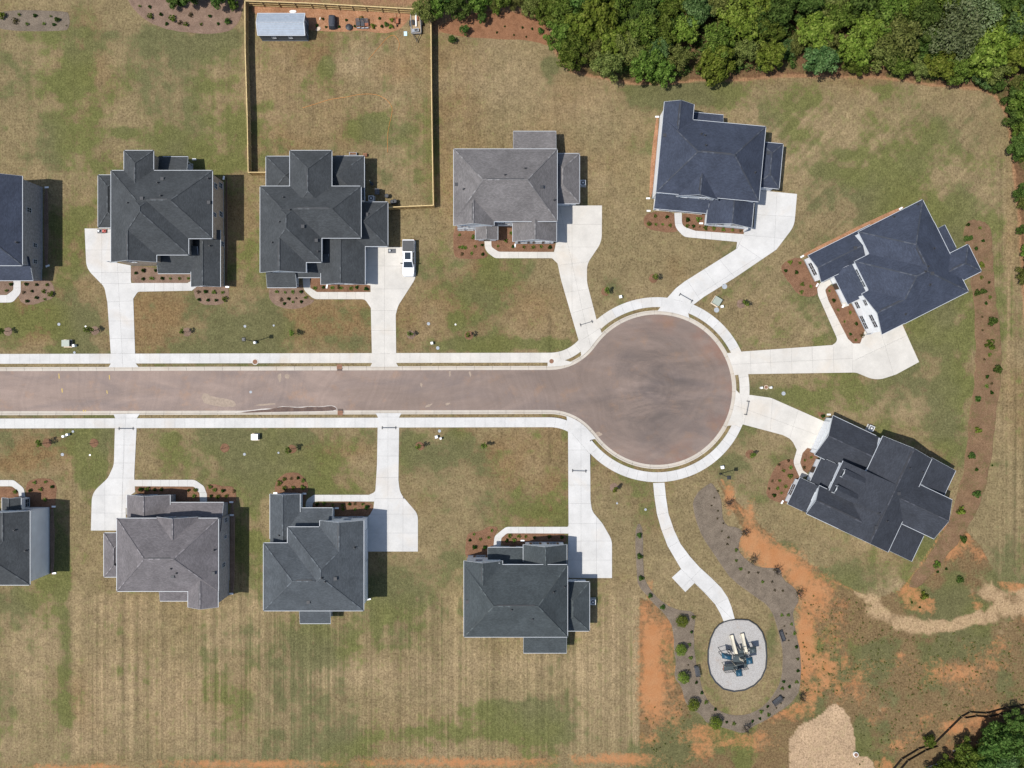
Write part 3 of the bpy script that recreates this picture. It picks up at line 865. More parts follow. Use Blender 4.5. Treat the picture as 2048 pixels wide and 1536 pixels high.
drive('a2', [(169.5, 457), (226, 457), (226, 524), (262, 531), (262, 560), (267, 600), (270.5, 707), (271.8, 727), (278, 734.5), (217, 734.5), (222, 727), (221.7, 707), (215, 605), (209, 574, 26), (173, 537, 40)],
      vx(204) + hy(500, 545, 567) + [(208, 604, 266, 602), (218, 642, 268, 642), (220, 677, 270, 677), (221, 707, 271, 707)] + [(236, 545, 246, 734)])
drive('a3', [(730, 494), (806, 494), (806, 482), (832, 482), (832, 556, 40), (796, 612, 46), (791.6, 630), (792.7, 726), (797, 733.5), (740.5, 733.5), (744.2, 726), (741.6, 612), (741, 571), (730, 569)],
      vx(769) + hy(532, 578, 621, 661, 707), CWm)
drive('a4', [(1113, 411), (1204, 411), (1203.5, 484, 50), (1174, 528, 40), (1174, 565, 60), (1193, 639), (1200, 656), *karc(1206, 663, 1164, 712), (1161, 700), (1158, 684), (1122, 560), (1113, 518, 20), (1108, 504), (1112, 486)],
      [(1144, 400, 1144, 500), (1113, 449, 1200, 449), (1113, 494, 1200, 494), (1113, 531, 1180, 523), (1125, 586, 1190, 576), (1141, 627, 1190, 612), (1158, 684, 1200, 656), (1147, 540, 1176, 670)], CWm)
drive('r1', [(1512, 380), (1594, 388), (1588.5, 452, 50), (1553, 499), (1469, 556), (1409, 593), (1387.5, 609), (1375, 621), *karc(1376, 636, 1312, 622), (1334, 596), (1352, 576, 40), (1369, 563), (1474, 497), (1487, 470), (1490, 456), (1507, 455)],
      [(1495, 428, 1590, 434), (1480, 470, 1580, 478), (1466, 480, 1520, 516), (1409, 540, 1440, 580), (1375, 562, 1400, 600), (1334, 596, 1390, 609), (1440, 520, 1470, 556), (1398, 589, 1530, 505, 1385, 1520), (1554, 380, 1548, 500, 1510, 1700)])
drive('r2', [(1478, 703.5), (1540, 699), (1664, 690), (1694, 676), (1706, 687), (1720, 687), (1729, 662), (1745, 640), (1803, 646), (1838, 724), (1792, 749, 40), (1752, 762, 60), (1712, 745, 30), (1483, 748.5), *karc(1472, 750, 1460, 705)],
      [(1500, 690, 1502, 750), (1540, 690, 1542, 750), (1582, 690, 1584, 750), (1624, 690, 1626, 750), (1666, 690, 1668, 750), (1702, 600, 1706, 800), (1500, 727, 1700, 717, 0, 1700), (1706, 722, 1820, 668, 1700, 2000), (1755, 640, 1790, 760, 1700, 2000)], CWm)
drive('r3', [(1481, 789), (1502, 790), (1541.6, 795.5, 30), (1651.5, 844), (1631, 900), (1612, 895), (1596, 905), (1592, 897), (1583, 879, 30), (1565, 870), (1486, 849), *karc(1456, 848, 1471, 782)],
      [(1490, 818, 1640, 872), (1499, 780, 1486, 860), (1545, 790, 1540, 870), (1598, 815, 1575, 890), (1481, 789, 1486, 849)], CWm)
drive('b1', [(227, 828), (230.5, 836), (228, 930, 40), (216, 956, 30), (184, 986, 40), (182, 1061), (252, 1061), (252, 1016), (262, 1016), (262, 990), (270.5, 984), (268.7, 952), (274.4, 836), (280.5, 827)],
      [(252, 828, 246, 960), (246, 960, 244, 1061), (210, 984, 210, 1070)] + hy(836, 857, 890, 926, 956, 990, 1026))
drive('b2', [(751, 826), (755.6, 834), (754, 930), (751, 978), (747, 1016), (740, 1029), (735, 1034), (735, 1103), (836, 1103), (836, 1028, 30), (800, 986, 40), (797, 960), (798.6, 834), (803.5, 826)],
      vx(776, 806) + hy(834, 855, 878, 912, 955, 997, 1028, 1066))
drive('b3', [(1136, 858), (1137, 1052), (1135, 1156), (1224, 1156), (1224, 1080, 40), (1205, 1047), (1184, 1022, 30), (1181, 1000), (1180, 880), *karc(1188, 880, 1134, 829)],
      vx(1162, 1193) + hy(858, 900, 940, 970, 1007, 1047, 1082, 1120) + [(1136, 858, 1180, 908)])
walk([(262, 566), (375, 566), (386, 560), (394, 573), (384, 581.5), (276, 583.5, 8), (264, 602)], vx(290, 309, 328, 347, 366))
walk([(742, 584), (634, 584), (621, 576), (620, 553), (605.5, 553), (607, 580, 20), (628, 598.5, 20), (730, 598.5, 12), (743, 618)], vx(640, 657, 675, 693, 711, 729) + hy(577), CWm)
walk([(1111, 504), (997, 503.5, 14), (983, 494, 8), (982.6, 476), (968.6, 476), (970, 502, 24), (990, 516.5, 16), (1104, 516.5, 6), (1116, 528)], vx(1000, 1018, 1037, 1056, 1075, 1094) + hy(492), CWm)
walk([(1488, 468.5), (1390, 461.5, 20), (1364, 452, 14), (1363.5, 426), (1348.5, 426), (1350, 455, 28), (1368, 474, 20), (1474, 484), (1472, 500)], vx(1392, 1411, 1423, 1440, 1452, 1464) + hy(447))
walk([(1640, 566), (1660, 557), (1666, 566), (1656, 573), (1650, 580, 6), (1657, 602), (1697, 680), (1696, 695), (1660, 693), (1676, 682, 12), (1636, 591, 8), (1634, 577, 8)], [(1640, 600, 1660, 592), (1648, 618, 1668, 610), (1656, 636, 1676, 628), (1664, 654, 1684, 646), (1672, 672, 1692, 664)], CWm)
walk([(1660, 557), (1669, 552), (1698, 611), (1686, 615)], [(1670, 590, 1690, 580)], CWm, 0.09)
walk([(1612, 884), (1594, 897, 10), (1586, 925, 20), (1600, 957), (1618, 950), (1606, 941, 8), (1600, 925, 8), (1605, 906, 8), (1617, 893)], [(1585, 908, 1610, 912), (1585, 930, 1605, 926), (1590, 945, 1606, 938)], CWm)
walk([(267, 959.5), (390, 959.5, 20), (408, 972, 14), (414, 988), (414.5, 1006), (400.5, 1006), (399, 986, 8), (388, 973, 8), (267, 972.5)], vx(285, 303, 321, 339, 357, 375) + hy(985))
walk([(754, 966), (750, 984, 10), (738, 989.5, 8), (628, 989.5), (612, 1000, 16), (611.5, 1016), (624.6, 1016), (626, 1004, 6), (636, 1002.5), (749, 1003)], vx(648, 666, 684, 702, 720, 738) + hy(1005))
walk([(1138, 1045), (1136, 1053.5, 3), (1012, 1053.5, 16), (989, 1072, 14), (987, 1092), (1001, 1092), (1003, 1076, 6), (1014, 1066.5, 6), (1138, 1067)], vx(1022, 1037, 1053, 1070, 1087, 1104, 1121) + hy(1076))
walk([(-40, 590.5), (14, 590, 6), (27, 580, 6), (27, 560), (42, 560), (42, 586, 16), (26, 605, 16), (-40, 606)], vx(-20, 0, 14) + hy(576))
walk([(-40, 960), (28, 960, 14), (48, 976, 14), (52, 998), (39, 998), (37, 982, 8), (24, 972.5, 6), (-40, 972.5)], vx(-18, 0, 18) + hy(984))
PATH = [(1306, 966), (1308.3, 991), (1313.7, 1027.5), (1322, 1057.5), (1335, 1092), (1350, 1117.7), (1362, 1138), (1343.4, 1155), (1370.6, 1184), (1389, 1166), (1410, 1186.5), (1429.7, 1208), (1440.5, 1227), (1448, 1245),
        (1470, 1240), (1463, 1214), (1455.5, 1195), (1442.6, 1175.7), (1423, 1156), (1399.7, 1135), (1380, 1113), (1361, 1087.6), (1348, 1059.7), (1337, 1027.5), (1332, 995), (1329, 965)]
paved('playground_path', PATH, [(1300, 992, 1340, 990), (1312, 1030, 1340, 1024), (1322, 1062, 1350, 1052), (1335, 1096, 1362, 1080), (1352, 1124, 1380, 1104), (1362, 1138, 1400, 1175), (1380, 1160, 1408, 1132), (1410, 1186, 1436, 1163), (1429, 1210, 1457, 1196)], 0.052, CW)

# sidewalk slabs beside the street
side = empty('sidewalk', (0, 0, 0)); tag(side, kind='structure')
la, lb = resample([outline(24.5, 2), outline(14.6, 2), outline(34.4, 2)], 5.0)[1:]
n = len(la)
allp = list(DRIVES.values())
s = 0
while s < n - 1:
    e = min(s + 4, n - 1)
    mx_, my_ = (la[(s + e) // 2][0] + lb[(s + e) // 2][0]) / 2, (la[(s + e) // 2][1] + lb[(s + e) // 2][1]) / 2
    ends_ = [((la[k][0] + lb[k][0]) / 2, (la[k][1] + lb[k][1]) / 2) for k in (s, e)]
    if on_screen(mx_, my_, 40) and not any(all(inpoly(x, y, p) for x, y in ends_) for p in allp):
        poly = [P(*la[k]) for k in range(s, e + 1)] + [P(*lb[k]) for k in range(e, s - 1, -1)]
        warm = (my_ < 740 and mx_ > 560 and mx_ < 1230) or mx_ > 1470
        slab_from_poly('slab', [(p.x, p.y) for p in poly], 0.042, 0.05, MAT[CWm if warm else CW], side)
    s = e
m = MB()
m.poly([P(x, y, 0) + Vector((0, 0, 0.006)) for x, y in la] + [P(x, y, 0) + Vector((0, 0, 0.006)) for x, y in reversed(lb)])
o = m.build('sidewalk_bed', MAT['joint'], side)
if o.data.polygons[0].normal.z < 0: o.data.flip_normals()

# inlet pad beside the street
paved('inlet_pad', [(1095, 715.5), (1114, 715.5), (1146, 725), (1139, 729), (1120, 732.5), (1095, 733)], [], 0.047, CWm)

# ------------------------------------------------------------------ planting beds
def bed(pts, mat, z=0.012, jit=0.6, it=2):
    q = chaikin(pts, it, jit if mat != 'mulch_weedy' else 2.2)
    bm = bmesh.new()
    vs = [bm.verts.new(P(x, y, 0) + Vector((0, 0, z))) for x, y in q]
    f = bm.faces.new(vs); bm.normal_update()
    if f.normal.z < 0: f.normal_flip()
    r = bmesh.ops.inset_region(bm, faces=[f], thickness=0.10, use_even_offset=False, use_boundary=True)
    for v in bm.verts:
        if v not in f.verts: v.co.z = 0.004
        else: v.co.z = z + 0.03
    me = bpy.data.meshes.new('mulch_bed'); bm.to_mesh(me); bm.free()
    me.materials.append(MAT[mat])
    o = bpy.data.objects.new('mulch_bed', me); COL.objects.link(o); tag(o, kind='structure')
    return o
MB_, MF_, MG_ = 'mulch_brown', 'mulch_faded', 'mulch_grey'
BEDS = [
 ([(43, 560), (96, 558), (108, 570), (110, 587), (103, 599), (88, 602), (70, 609), (50, 610), (33, 594)], MF_),
 ([(-10, 556), (27, 556), (27, 578), (16, 589), (-10, 592)], MF_),
 ([(260, 528), (261, 555), (268, 566), (280, 567), (374, 567), (384, 560), (384, 540), (316, 538)], MF_),
 ([(388, 570), (445, 570), (458, 575), (458, 592), (450, 606), (430, 611), (405, 609), (391, 598), (387, 582)], MF_),
 ([(540, 570), (537, 588), (542, 604), (560, 615), (587, 619), (613, 613), (633, 600), (618, 598), (605, 580), (605, 566)], MF_),
 ([(619, 550), (620, 578), (632, 585), (734, 585), (742, 577), (741, 565), (640, 562), (640, 550)], MB_),
 ([(907, 445), (906, 510), (918, 517), (950, 519), (979, 514), (968, 500), (968, 470), (948, 460), (948, 440)], MB_),
 ([(981, 470), (982, 496), (997, 505), (1103, 505), (1110, 498), (1109, 480), (1030, 480), (1026, 445), (990, 445)], MB_),
 ([(1286, 445), (1290, 430), (1306, 423), (1350, 424), (1351, 446), (1358, 461), (1342, 466), (1310, 462), (1293, 456)], MB_),
 ([(1310, 235), (1320, 235), (1306, 395), (1296, 395)], 'soil_orange'),
 ([(1362, 425), (1420, 428), (1412, 445), (1490, 452), (1489, 466), (1480, 471), (1388, 463), (1368, 454), (1362, 445)], MB_),
 ([(1604, 510), (1569, 523), (1561, 536), (1569, 554), (1585, 574), (1594, 588), (1613, 594), (1635, 592), (1641, 566), (1625, 560)], MB_),
 ([(1806, 411), (1810, 417), (1700, 470), (1605, 516), (1601, 511), (1690, 465)], 'soil_orange'),
 ([(1664, 566), (1649, 578), (1656, 603), (1693, 676), (1706, 688), (1721, 688), (1732, 670), (1732, 655), (1705, 605), (1690, 610)], MB_),
 ([(1926, 448), (1946, 438), (1969, 442), (1981, 457), (1985, 504), (1991, 582), (1999, 660), (2005, 712), (2000, 778), (1993, 830), (1986, 880), (1980, 930), (1968, 985), (1950, 1030), (1925, 1075), (1895, 1110), (1862, 1150), (1830, 1180), (1812, 1172), (1845, 1130), (1880, 1080), (1905, 1030), (1930, 930), (1934, 880), (1940, 830), (1946, 790), (1951, 740), (1951, 680), (1949, 620), (1941, 560), (1930, 500)], 'mulch_weedy'),
 ([(1588, 916), (1559, 921), (1543, 948), (1533, 976), (1533, 994), (1565, 1009), (1582, 1000), (1604, 955), (1591, 940)], MB_),
 ([(1615, 892), (1604, 906), (1600, 927), (1607, 943), (1616, 948), (1640, 915), (1630, 900)], MB_),
 ([(1634, 824), (1644, 824), (1652, 830), (1650, 840), (1640, 836)], MB_),
 ([(1574, 1004), (1578, 1000), (1660, 1042), (1790, 1102), (1788, 1107), (1660, 1048)], 'soil_orange'),
 ([(52, 968), (63, 958), (97, 956), (109, 962), (115, 976), (110, 1006), (112, 1020), (60, 1020), (52, 995)], MB_),
 ([(-10, 975), (25, 972), (39, 986), (40, 1000), (-10, 1002)], MB_),
 ([(268, 978), (276, 971.5), (355, 972), (389, 973), (399, 985), (401, 1008), (340, 1008), (338, 994), (279, 992)], MB_),
 ([(411, 970), (427, 967), (447, 973), (467, 972), (473, 988), (473, 1010), (412, 1008)], MB_),
 ([(460, 1004), (470, 1004), (470, 1188), (459, 1190)], MF_),
 ([(550, 990), (549, 966), (564, 949), (586, 943), (602, 948), (615, 964), (617, 980), (610, 995), (609, 1014), (600, 1014), (590, 996)], MB_),
 ([(626, 1003.5), (735, 1002.5), (746, 1009), (747, 1019), (738, 1034), (668, 1036), (660, 1020), (624, 1018)], MB_),
 ([(931, 1078), (938, 1064), (962, 1063), (974, 1054), (986, 1051), (998, 1056), (989, 1071), (988, 1092), (984, 1112), (930, 1125)], MB_),
 ([(1002, 1092), (1003, 1074), (1013, 1066), (1120, 1065), (1134, 1071), (1131, 1090), (1050, 1094)], MB_),
 ([(88, 374), (97, 374), (97, 536), (88, 536)], MF_), ([(450, 350), (455, 350), (455, 574), (450, 574)], MF_), ([(100, 1014), (109, 1014), (109, 1150), (100, 1150)], MF_),
 ([(-20, 20), (132, 21), (140, 32), (139, 55), (130, 63), (-20, 61)], MG_),
 ([(250, -12), (262, 12), (276, 28), (300, 46), (335, 60), (400, 68), (450, 66), (475, 52), (486, 20), (486, -12)], MF_),
 ([(868, 60), (900, 40), (960, 22), (1020, 24), (1080, 26), (1094, 40), (1098, 62), (1112, 95), (1092, 90), (1060, 80), (990, 78), (920, 74)], 'mulch_red'),
 ([(504, 8), (560, 10), (700, 17), (820, 26), (822, 34), (800, 60), (770, 68), (720, 60), (690, 64), (640, 62), (612, 60), (505, 30)], 'soil_orange'),
]
for p, mt in BEDS: bed(p, mt)
PBED = [(1419, 965), (1389, 991), (1384.6, 1014.5), (1397.5, 1057.5), (1414.7, 1089.7), (1442.6, 1130.5), (1464, 1160.6), (1507, 1190.7), (1537, 1212), (1546, 1229), (1555, 1258), (1563, 1289), (1566, 1320.6), (1564, 1352), (1555, 1377), (1539.5, 1399), (1520, 1418), (1494.6, 1429), (1465, 1431), (1438, 1422), (1418.4, 1404.6), (1404.8, 1381), (1399, 1352), (1391, 1320.6), (1388, 1289), (1388, 1262), (1391, 1238.6), (1387, 1223), (1364, 1221), (1342, 1215), (1323, 1201.5), (1309, 1190), (1290, 1163), (1287, 1135), (1286, 1060), (1277, 1042), (1269.7, 1070), (1273, 1145.6), (1277, 1173.5), (1298.7, 1197), (1305, 1205), (1328.6, 1227), (1342, 1246), (1348, 1273.75), (1348, 1301), (1352, 1324.5), (1347, 1356), (1364, 1373), (1367.7, 1399), (1379, 1416), (1403, 1430), (1414.5, 1447.6), (1446, 1455), (1475, 1464), (1491, 1467), (1504, 1453), (1534, 1440), (1563, 1420), (1586, 1402.7), (1600, 1379), (1602, 1346), (1600, 1301), (1594, 1273.75), (1588, 1242.5), (1584.5, 1223), (1600, 1197.6), (1591, 1175.7), (1565, 1158.5), (1561, 1137), (1539, 1135), (1518, 1135), (1492, 1120), (1477, 1100.5), (1479, 1079), (1488, 1066), (1475, 1055), (1451, 1051), (1444.8, 1031.7), (1443.7, 1006), (1438, 986.6), (1427.6, 969.4)]
bed(PBED, MG_, it=1)

# stains on the street that have a shape of their own
def stain(name, pts, mat, z=0.0, it=2, jit=0.5):
    m = MB(); m.poly([P(x, y, 0) + Vector((0, 0, z)) for x, y in chaikin(pts, it, jit)])
    o = m.build(name, MAT[mat]); tag(o, kind='structure')
    if o.data.polygons[0].normal.z < 0: o.data.flip_normals()
stain('lime_deposit', [(380, 825), (470, 824), (500, 820.5), (530, 817), (548, 817.6), (560, 812.6), (580, 813.3), (600, 814.3), (618, 812), (640, 813.6), (660, 810.6), (672, 813), (675, 822), (640, 823.2), (560, 824.6), (470, 826.6), (380, 827.4)], 'lime_white', ZR + .012, 1, .25)
stain('wet_stain', [(470, 826), (510, 820.5), (540, 818.5), (556, 815), (566, 813.5), (584, 814.5), (600, 815.5), (620, 813), (640, 814.5), (660, 811.5), (671, 814), (674, 821), (640, 822.5), (560, 824)], 'wet_dark', ZR + .018, 1, .3)
for pts in ([(405, 784), (430, 796), (462, 798), (472, 808), (468, 815), (420, 812), (402, 802)], [(568, 748), (580, 750), (578, 758), (570, 757)], [(556, 748), (563, 746), (562, 765), (555, 760)], [(848, 815), (862, 806), (866, 808), (858, 814)], [(890, 808), (897, 804), (902, 808), (892, 811)], [(1190, 864), (1203, 865), (1206, 870), (1196, 873)], [(500, 812), (540, 811), (556, 806), (520, 808)], [(840, 766), (845, 765), (844, 775), (841, 774)], [(897, 743), (902, 743), (901, 754), (898, 753)], [(938, 743), (942, 743), (942, 754), (939, 753)]):
    stain('sand_patch', pts, 'sand_tan', ZR + .006, 2, 1.1)
for x, y, l in ((117, 747, 10), (123, 777, 8), (218, 750, 9), (213, 781, 6), (166, 820, 4), (170, 820, 4)):
    stain('paint_mark', [(x - .7, y), (x + .9, y), (x + 1.6, y + l), (x, y + l)], 'yellow_paint', ZR + .009, 0, 0.3)
# ------------------------------------------------------------------ houses
TH = 0.17
def ident(a, b): return (a, b)
class Block:
    def __init__(s, tr, x0, y0, x1, y1, ax, ends, ez, p, kind='roof', porch=False, ps=1.0, rake=True):
        c = {'x': ((x0, y1), (x1, y1), (x0, y0)), 'y': ((x1, y1), (x1, y0), (x0, y1)),
             '-x': ((x1, y0), (x0, y0), (x1, y1)), '-y': ((x0, y0), (x0, y1), (x1, y0))}[ax]
        q0, q1, q3 = [P(*tr(*k), ez) for k in c]
        s.o = Vector((q0.x, q0.y, 0)); u = (q1 - q0); u.z = 0; s.U = u.length; s.u = u.normalized()
        s.v = Vector((-s.u.y, s.u.x, 0))
        s.V = abs((q3 - q0).dot(s.v)); s.ez = ez; s.p = p; s.kind = kind; s.ends = ends; s.porch = porch; s.ps = ps; s.rake = rake
        h = s.V / 2
        if kind == 'roof':
            s.a0 = h / ps if ends[0] == 'h' else 0.0
            s.a1 = s.U - (h / ps if ends[1] == 'h' else 0.0)
            s.top = p * h
            if s.a0 > s.a1:
                mid = (s.a0 + s.a1) / 2
                if ends == 'hh':
                    s.top = p * ps * s.U / 2
                s.a0 = s.a1 = mid
    def w(s, a, b, z): return s.o + s.u * a + s.v * b + Vector((0, 0, z))
    def loc(s, x, y):
        d = Vector((x, y, 0)) - s.o
        return d.dot(s.u), d.dot(s.v)
    def roofz(s, x, y, mrg=0.0):
        a, b = s.loc(x, y)
        if not (mrg <= a <= s.U - mrg and mrg <= b <= s.V - mrg): return None
        if s.kind == 'shed': return s.ez + s.p * b
        m = min(b, s.V - b)
        if s.ends[0] == 'h': m = min(m, a * s.ps)
        if s.ends[1] == 'h': m = min(m, (s.U - a) * s.ps)
        return s.ez + s.p * m

def union_z(blocks, x, y):
    zs = [k for k in (o.roofz(x, y) for o in blocks) if k is not None]
    return max(zs) if zs else -9.0
def segments_visible(blocks, me, a, b, lift=0.0, step=0.22, crease=False):
    n = max(2, int((b - a).length / step))
    runs = []; cur = None
    for k in range(n + 1):
        pt = a.lerp(b, k / n)
        ok = True
        for o in blocks:
            if o is me: continue
            z = o.roofz(pt.x, pt.y, 0.02)
            if z is not None and z > pt.z + lift + 0.03: ok = False; break
        if ok and crease:         # only where the finished roof really folds along this line
            q = a.lerp(b, min(max(k / n, .06), .94)); d = (b - a); d.z = 0; d.normalize(); sx, sy = -d.y * .45, d.x * .45
            zc = union_z(blocks, q.x, q.y)
            if zc - union_z(blocks, q.x + sx, q.y + sy) < .05 or zc - union_z(blocks, q.x - sx, q.y - sy) < .05: ok = False
        if ok:
            if cur is None: cur = [pt, pt]
            cur[1] = pt
        elif cur is not None:
            runs.append(cur); cur = None
    if cur is not None: runs.append(cur)
    return [(p, q) for p, q in runs if (q - p).length > 0.3]

def make_roof(B, blocks, root, rm, cm):
    U, V, ez, p = B.U, B.V, B.ez, B.p
    m = MB()
    if B.kind == 'shed':
        zt = ez + p * V
        tops = [[B.w(0, 0, ez), B.w(U, 0, ez), B.w(U, V, zt), B.w(0, V, zt)]]
        rim = tops[0]
        lines = []; eaves = [(B.w(0, 0, ez), B.w(U, 0, ez), -B.v)]
        rakes = [(B.w(0, 0, ez), B.w(0, V, zt), -B.u), (B.w(U, 0, ez), B.w(U, V, zt), B.u)]
    else:
        rz = ez + B.top; h = V / 2
        r0, r1 = B.w(B.a0, h, rz), B.w(B.a1, h, rz)
        c00, cU0, cUV, c0V = B.w(0, 0, ez), B.w(U, 0, ez), B.w(U, V, ez), B.w(0, V, ez)
        ridge = (r1 - r0).length > 0.05
        tops = [[c00, cU0, r1, r0] if ridge else [c00, cU0, r0], [cUV, c0V, r0, r1] if ridge else [cUV, c0V, r0]]
        lines = [(r0, r1)] if ridge else []
        eaves = [(c00, cU0, -B.v), (cUV, c0V, B.v)]
        rakes = []
        if B.ends[0] == 'h': tops.append([c0V, c00, r0]); lines += [(c00, r0), (c0V, r0)]; eaves.append((c0V, c00, -B.u))
        else: rakes += [(c00, r0, -B.u), (c0V, r0, -B.u)]
        if B.ends[1] == 'h': tops.append([cU0, cUV, r1]); lines += [(cU0, r1), (cUV, r1)]; eaves.append((cU0, cUV, B.u))
        else: rakes += [(cU0, r1, B.u), (cUV, r1, B.u)]
        rim = [c00, cU0] + ([r1] if B.ends[1] == 'g' else []) + [cUV, c0V] + ([r0] if B.ends[0] == 'g' else [])
    dn = Vector((0, 0, -TH))
    for f in tops:
        m.poly(f); m.poly([q + dn for q in reversed(f)])
    for a, b in zip(rim, rim[1:] + rim[:1]):
        m.poly([a, a + dn, b + dn, b])
    roof = m.build('roof', MAT[rm], root, fix=False)
    # gutters and rake boards
    for a, b, out in eaves:
        for q0, q1 in segments_visible(blocks, B, a, b):
            g = MB(); dz = Vector((0, 0, -0.065)); up = Vector((0, 0, 0.062))
            g.bar(q0 + out * 0.034 + dz, q1 + out * 0.034 + dz, 0.066, 0.12)
            g.build('gutter', MAT['trim_white'], roof)
    for a, b, out in (rakes if B.rake else []):
        for q0, q1 in segments_visible(blocks, B, a, b):
            g = MB(); g.bar(q0 + out * 0.013 + Vector((0, 0, -0.10)), q1 + out * 0.013 + Vector((0, 0, -0.10)), 0.026, 0.19)
            g.build('rake_board', MAT['trim_white'], roof)
    # ridge and hip caps, one shingle after another
    for a, b in lines:
        for q0, q1 in segments_visible(blocks, B, a, b, 0.02, crease=True):
            g = MB()
            n = max(1, int((q1 - q0).length / 0.34))
            for k in range(n):
                s, e = q0.lerp(q1, k / n), q0.lerp(q1, (k + 0.97) / n)
                up = Vector((0, 0, 0.035))
                g.bar(s + up * 0.6, e + up * 1.1, 0.18, 0.03)
            g.build('ridge_cap', MAT[cm], roof)
    # slotted ridge vent beside the level ridge
    if B.kind == 'roof' and lines and abs(lines[0][0].z - lines[0][1].z) < 1e-4 and (lines[0][1] - lines[0][0]).length > 3 and ez > 5:
        for q0, q1 in segments_visible(blocks, B, lines[0][0], lines[0][1], 0.02, crease=True):
            if (q1 - q0).length < 2: continue
            d = (q1 - q0).normalized() * .5; o_ = B.v * .17 + Vector((0, 0, -.17 * p + .03))
            g = MB(); g.bar(q0 + d + o_, q1 - d + o_, .12, .05); g.build('ridge_vent', MAT['pipe_dark'], roof)
    return roof

def make_walls(B, i, root, wm, over=0.34):
    U, V, ez, p = B.U, B.V, B.ez, B.p
    o = over + 0.012 * i
    e0 = over - .04 + 0.012 * i if (B.kind == 'shed' or B.ends[0] == 'g') else o
    e1 = over - .04 + 0.012 * i if (B.kind == 'shed' or B.ends[1] == 'g') else o
    a0, a1, b0, b1 = e0, U - e1, o, V - o
    B.wr = (a0, a1, b0, b1)
    z0 = -0.05
    zl = ez + p * o - TH - 0.01
    zh = ez + p * (V - o) - TH - 0.01 if B.kind == 'shed' else zl
    zr = ez + B.top - TH - 0.01 if B.kind == 'roof' else None
    if B.porch:
        # open porch: columns, a beam, and the slab they stand on
        m = MB(); m.poly([B.w(a0, b0, 0.12), B.w(a1, b0, 0.12), B.w(a1, b1, 0.12), B.w(a0, b1, 0.12)])
        for pa, pb in (((a0, b0), (a1, b0)), ((a1, b0), (a1, b1)), ((a0, b1), (a0, b0))):
            m.poly([B.w(*pa, 0.12), B.w(*pa, -0.05), B.w(*pb, -0.05), B.w(*pb, 0.12)])
        m.build('porch_floor', MAT['concrete_warm'], root)
        k = max(2, int((a1 - a0) / 2.6) + 1)
        for j in range(k):
            a = a0 + 0.12 + (a1 - a0 - 0.24) * j / (k - 1)
            m = MB(); q = B.w(a, b0 + 0.12, 0); rz = math.atan2(B.u.y, B.u.x)
            m.box((q.x, q.y, (0.12 + zl) / 2), (0.18, 0.18, zl - 0.12), rz)
            m.box((q.x, q.y, 0.22), (0.26, 0.26, 0.2), rz); m.box((q.x, q.y, zl - 0.08), (0.25, 0.25, 0.12), rz)
            m.build('column', MAT['trim_white'], root)
        m = MB(); m.bar(B.w(a0, b0 + .12, zl - 0.02), B.w(a1, b0 + .12, zl - 0.02), 0.2, 0.24)
        m.bar(B.w(a0 + .1, b0 + .22, zl - 0.03), B.w(a0 + .1, b1, zl - 0.03), 0.18, 0.22); m.bar(B.w(a1 - .1, b0 + .22, zl - 0.03), B.w(a1 - .1, b1, zl - 0.03), 0.18, 0.22)
        m.build('beam', MAT['trim_white'], root)
        return
    m = MB()
    m.poly([B.w(a0, b0, z0), B.w(a1, b0, z0), B.w(a1, b0, zl), B.w(a0, b0, zl)])
    m.poly([B.w(a1, b1, z0), B.w(a0, b1, z0), B.w(a0, b1, zh), B.w(a1, b1, zh)])
    for a, k, flip in ((a0, 0, True), (a1, 1, False)):
        pts = [B.w(a, b0, z0), B.w(a, b1, z0), B.w(a, b1, zh)]
        if B.kind == 'roof' and B.ends[k] == 'g': pts.append(B.w(a, V / 2, zr))
        pts.append(B.w(a, b0, zl))
        m.poly(pts[::-1] if flip else pts)
    m.build('wall', MAT[wm], root, fix=False)
    # foundation course
    m = MB(); d = 0.025
    cs = [(a0 - d, b0 - d), (a1 + d, b0 - d), (a1 + d, b1 + d), (a0 - d, b1 + d)]
    for pa, pb in zip(cs, cs[1:] + cs[:1]):
        m.poly([B.w(*pa, -0.05), B.w(*pb, -0.05), B.w(*pb, 0.28), B.w(*pa, 0.28)])
    m.build('foundation', MAT['grey_cover'], root, fix=False)

def side_plane(B, side):
    a0, a1, b0, b1 = B.wr
    return {'v0': (B.w(0, b0, 0), -B.v, B.u), 'v1': (B.w(0, b1, 0), B.v, -B.u),
            'u0': (B.w(a0, 0, 0), -B.u, -B.v), 'u1': (B.w(a1, 0, 0), B.u, B.v)}[side]

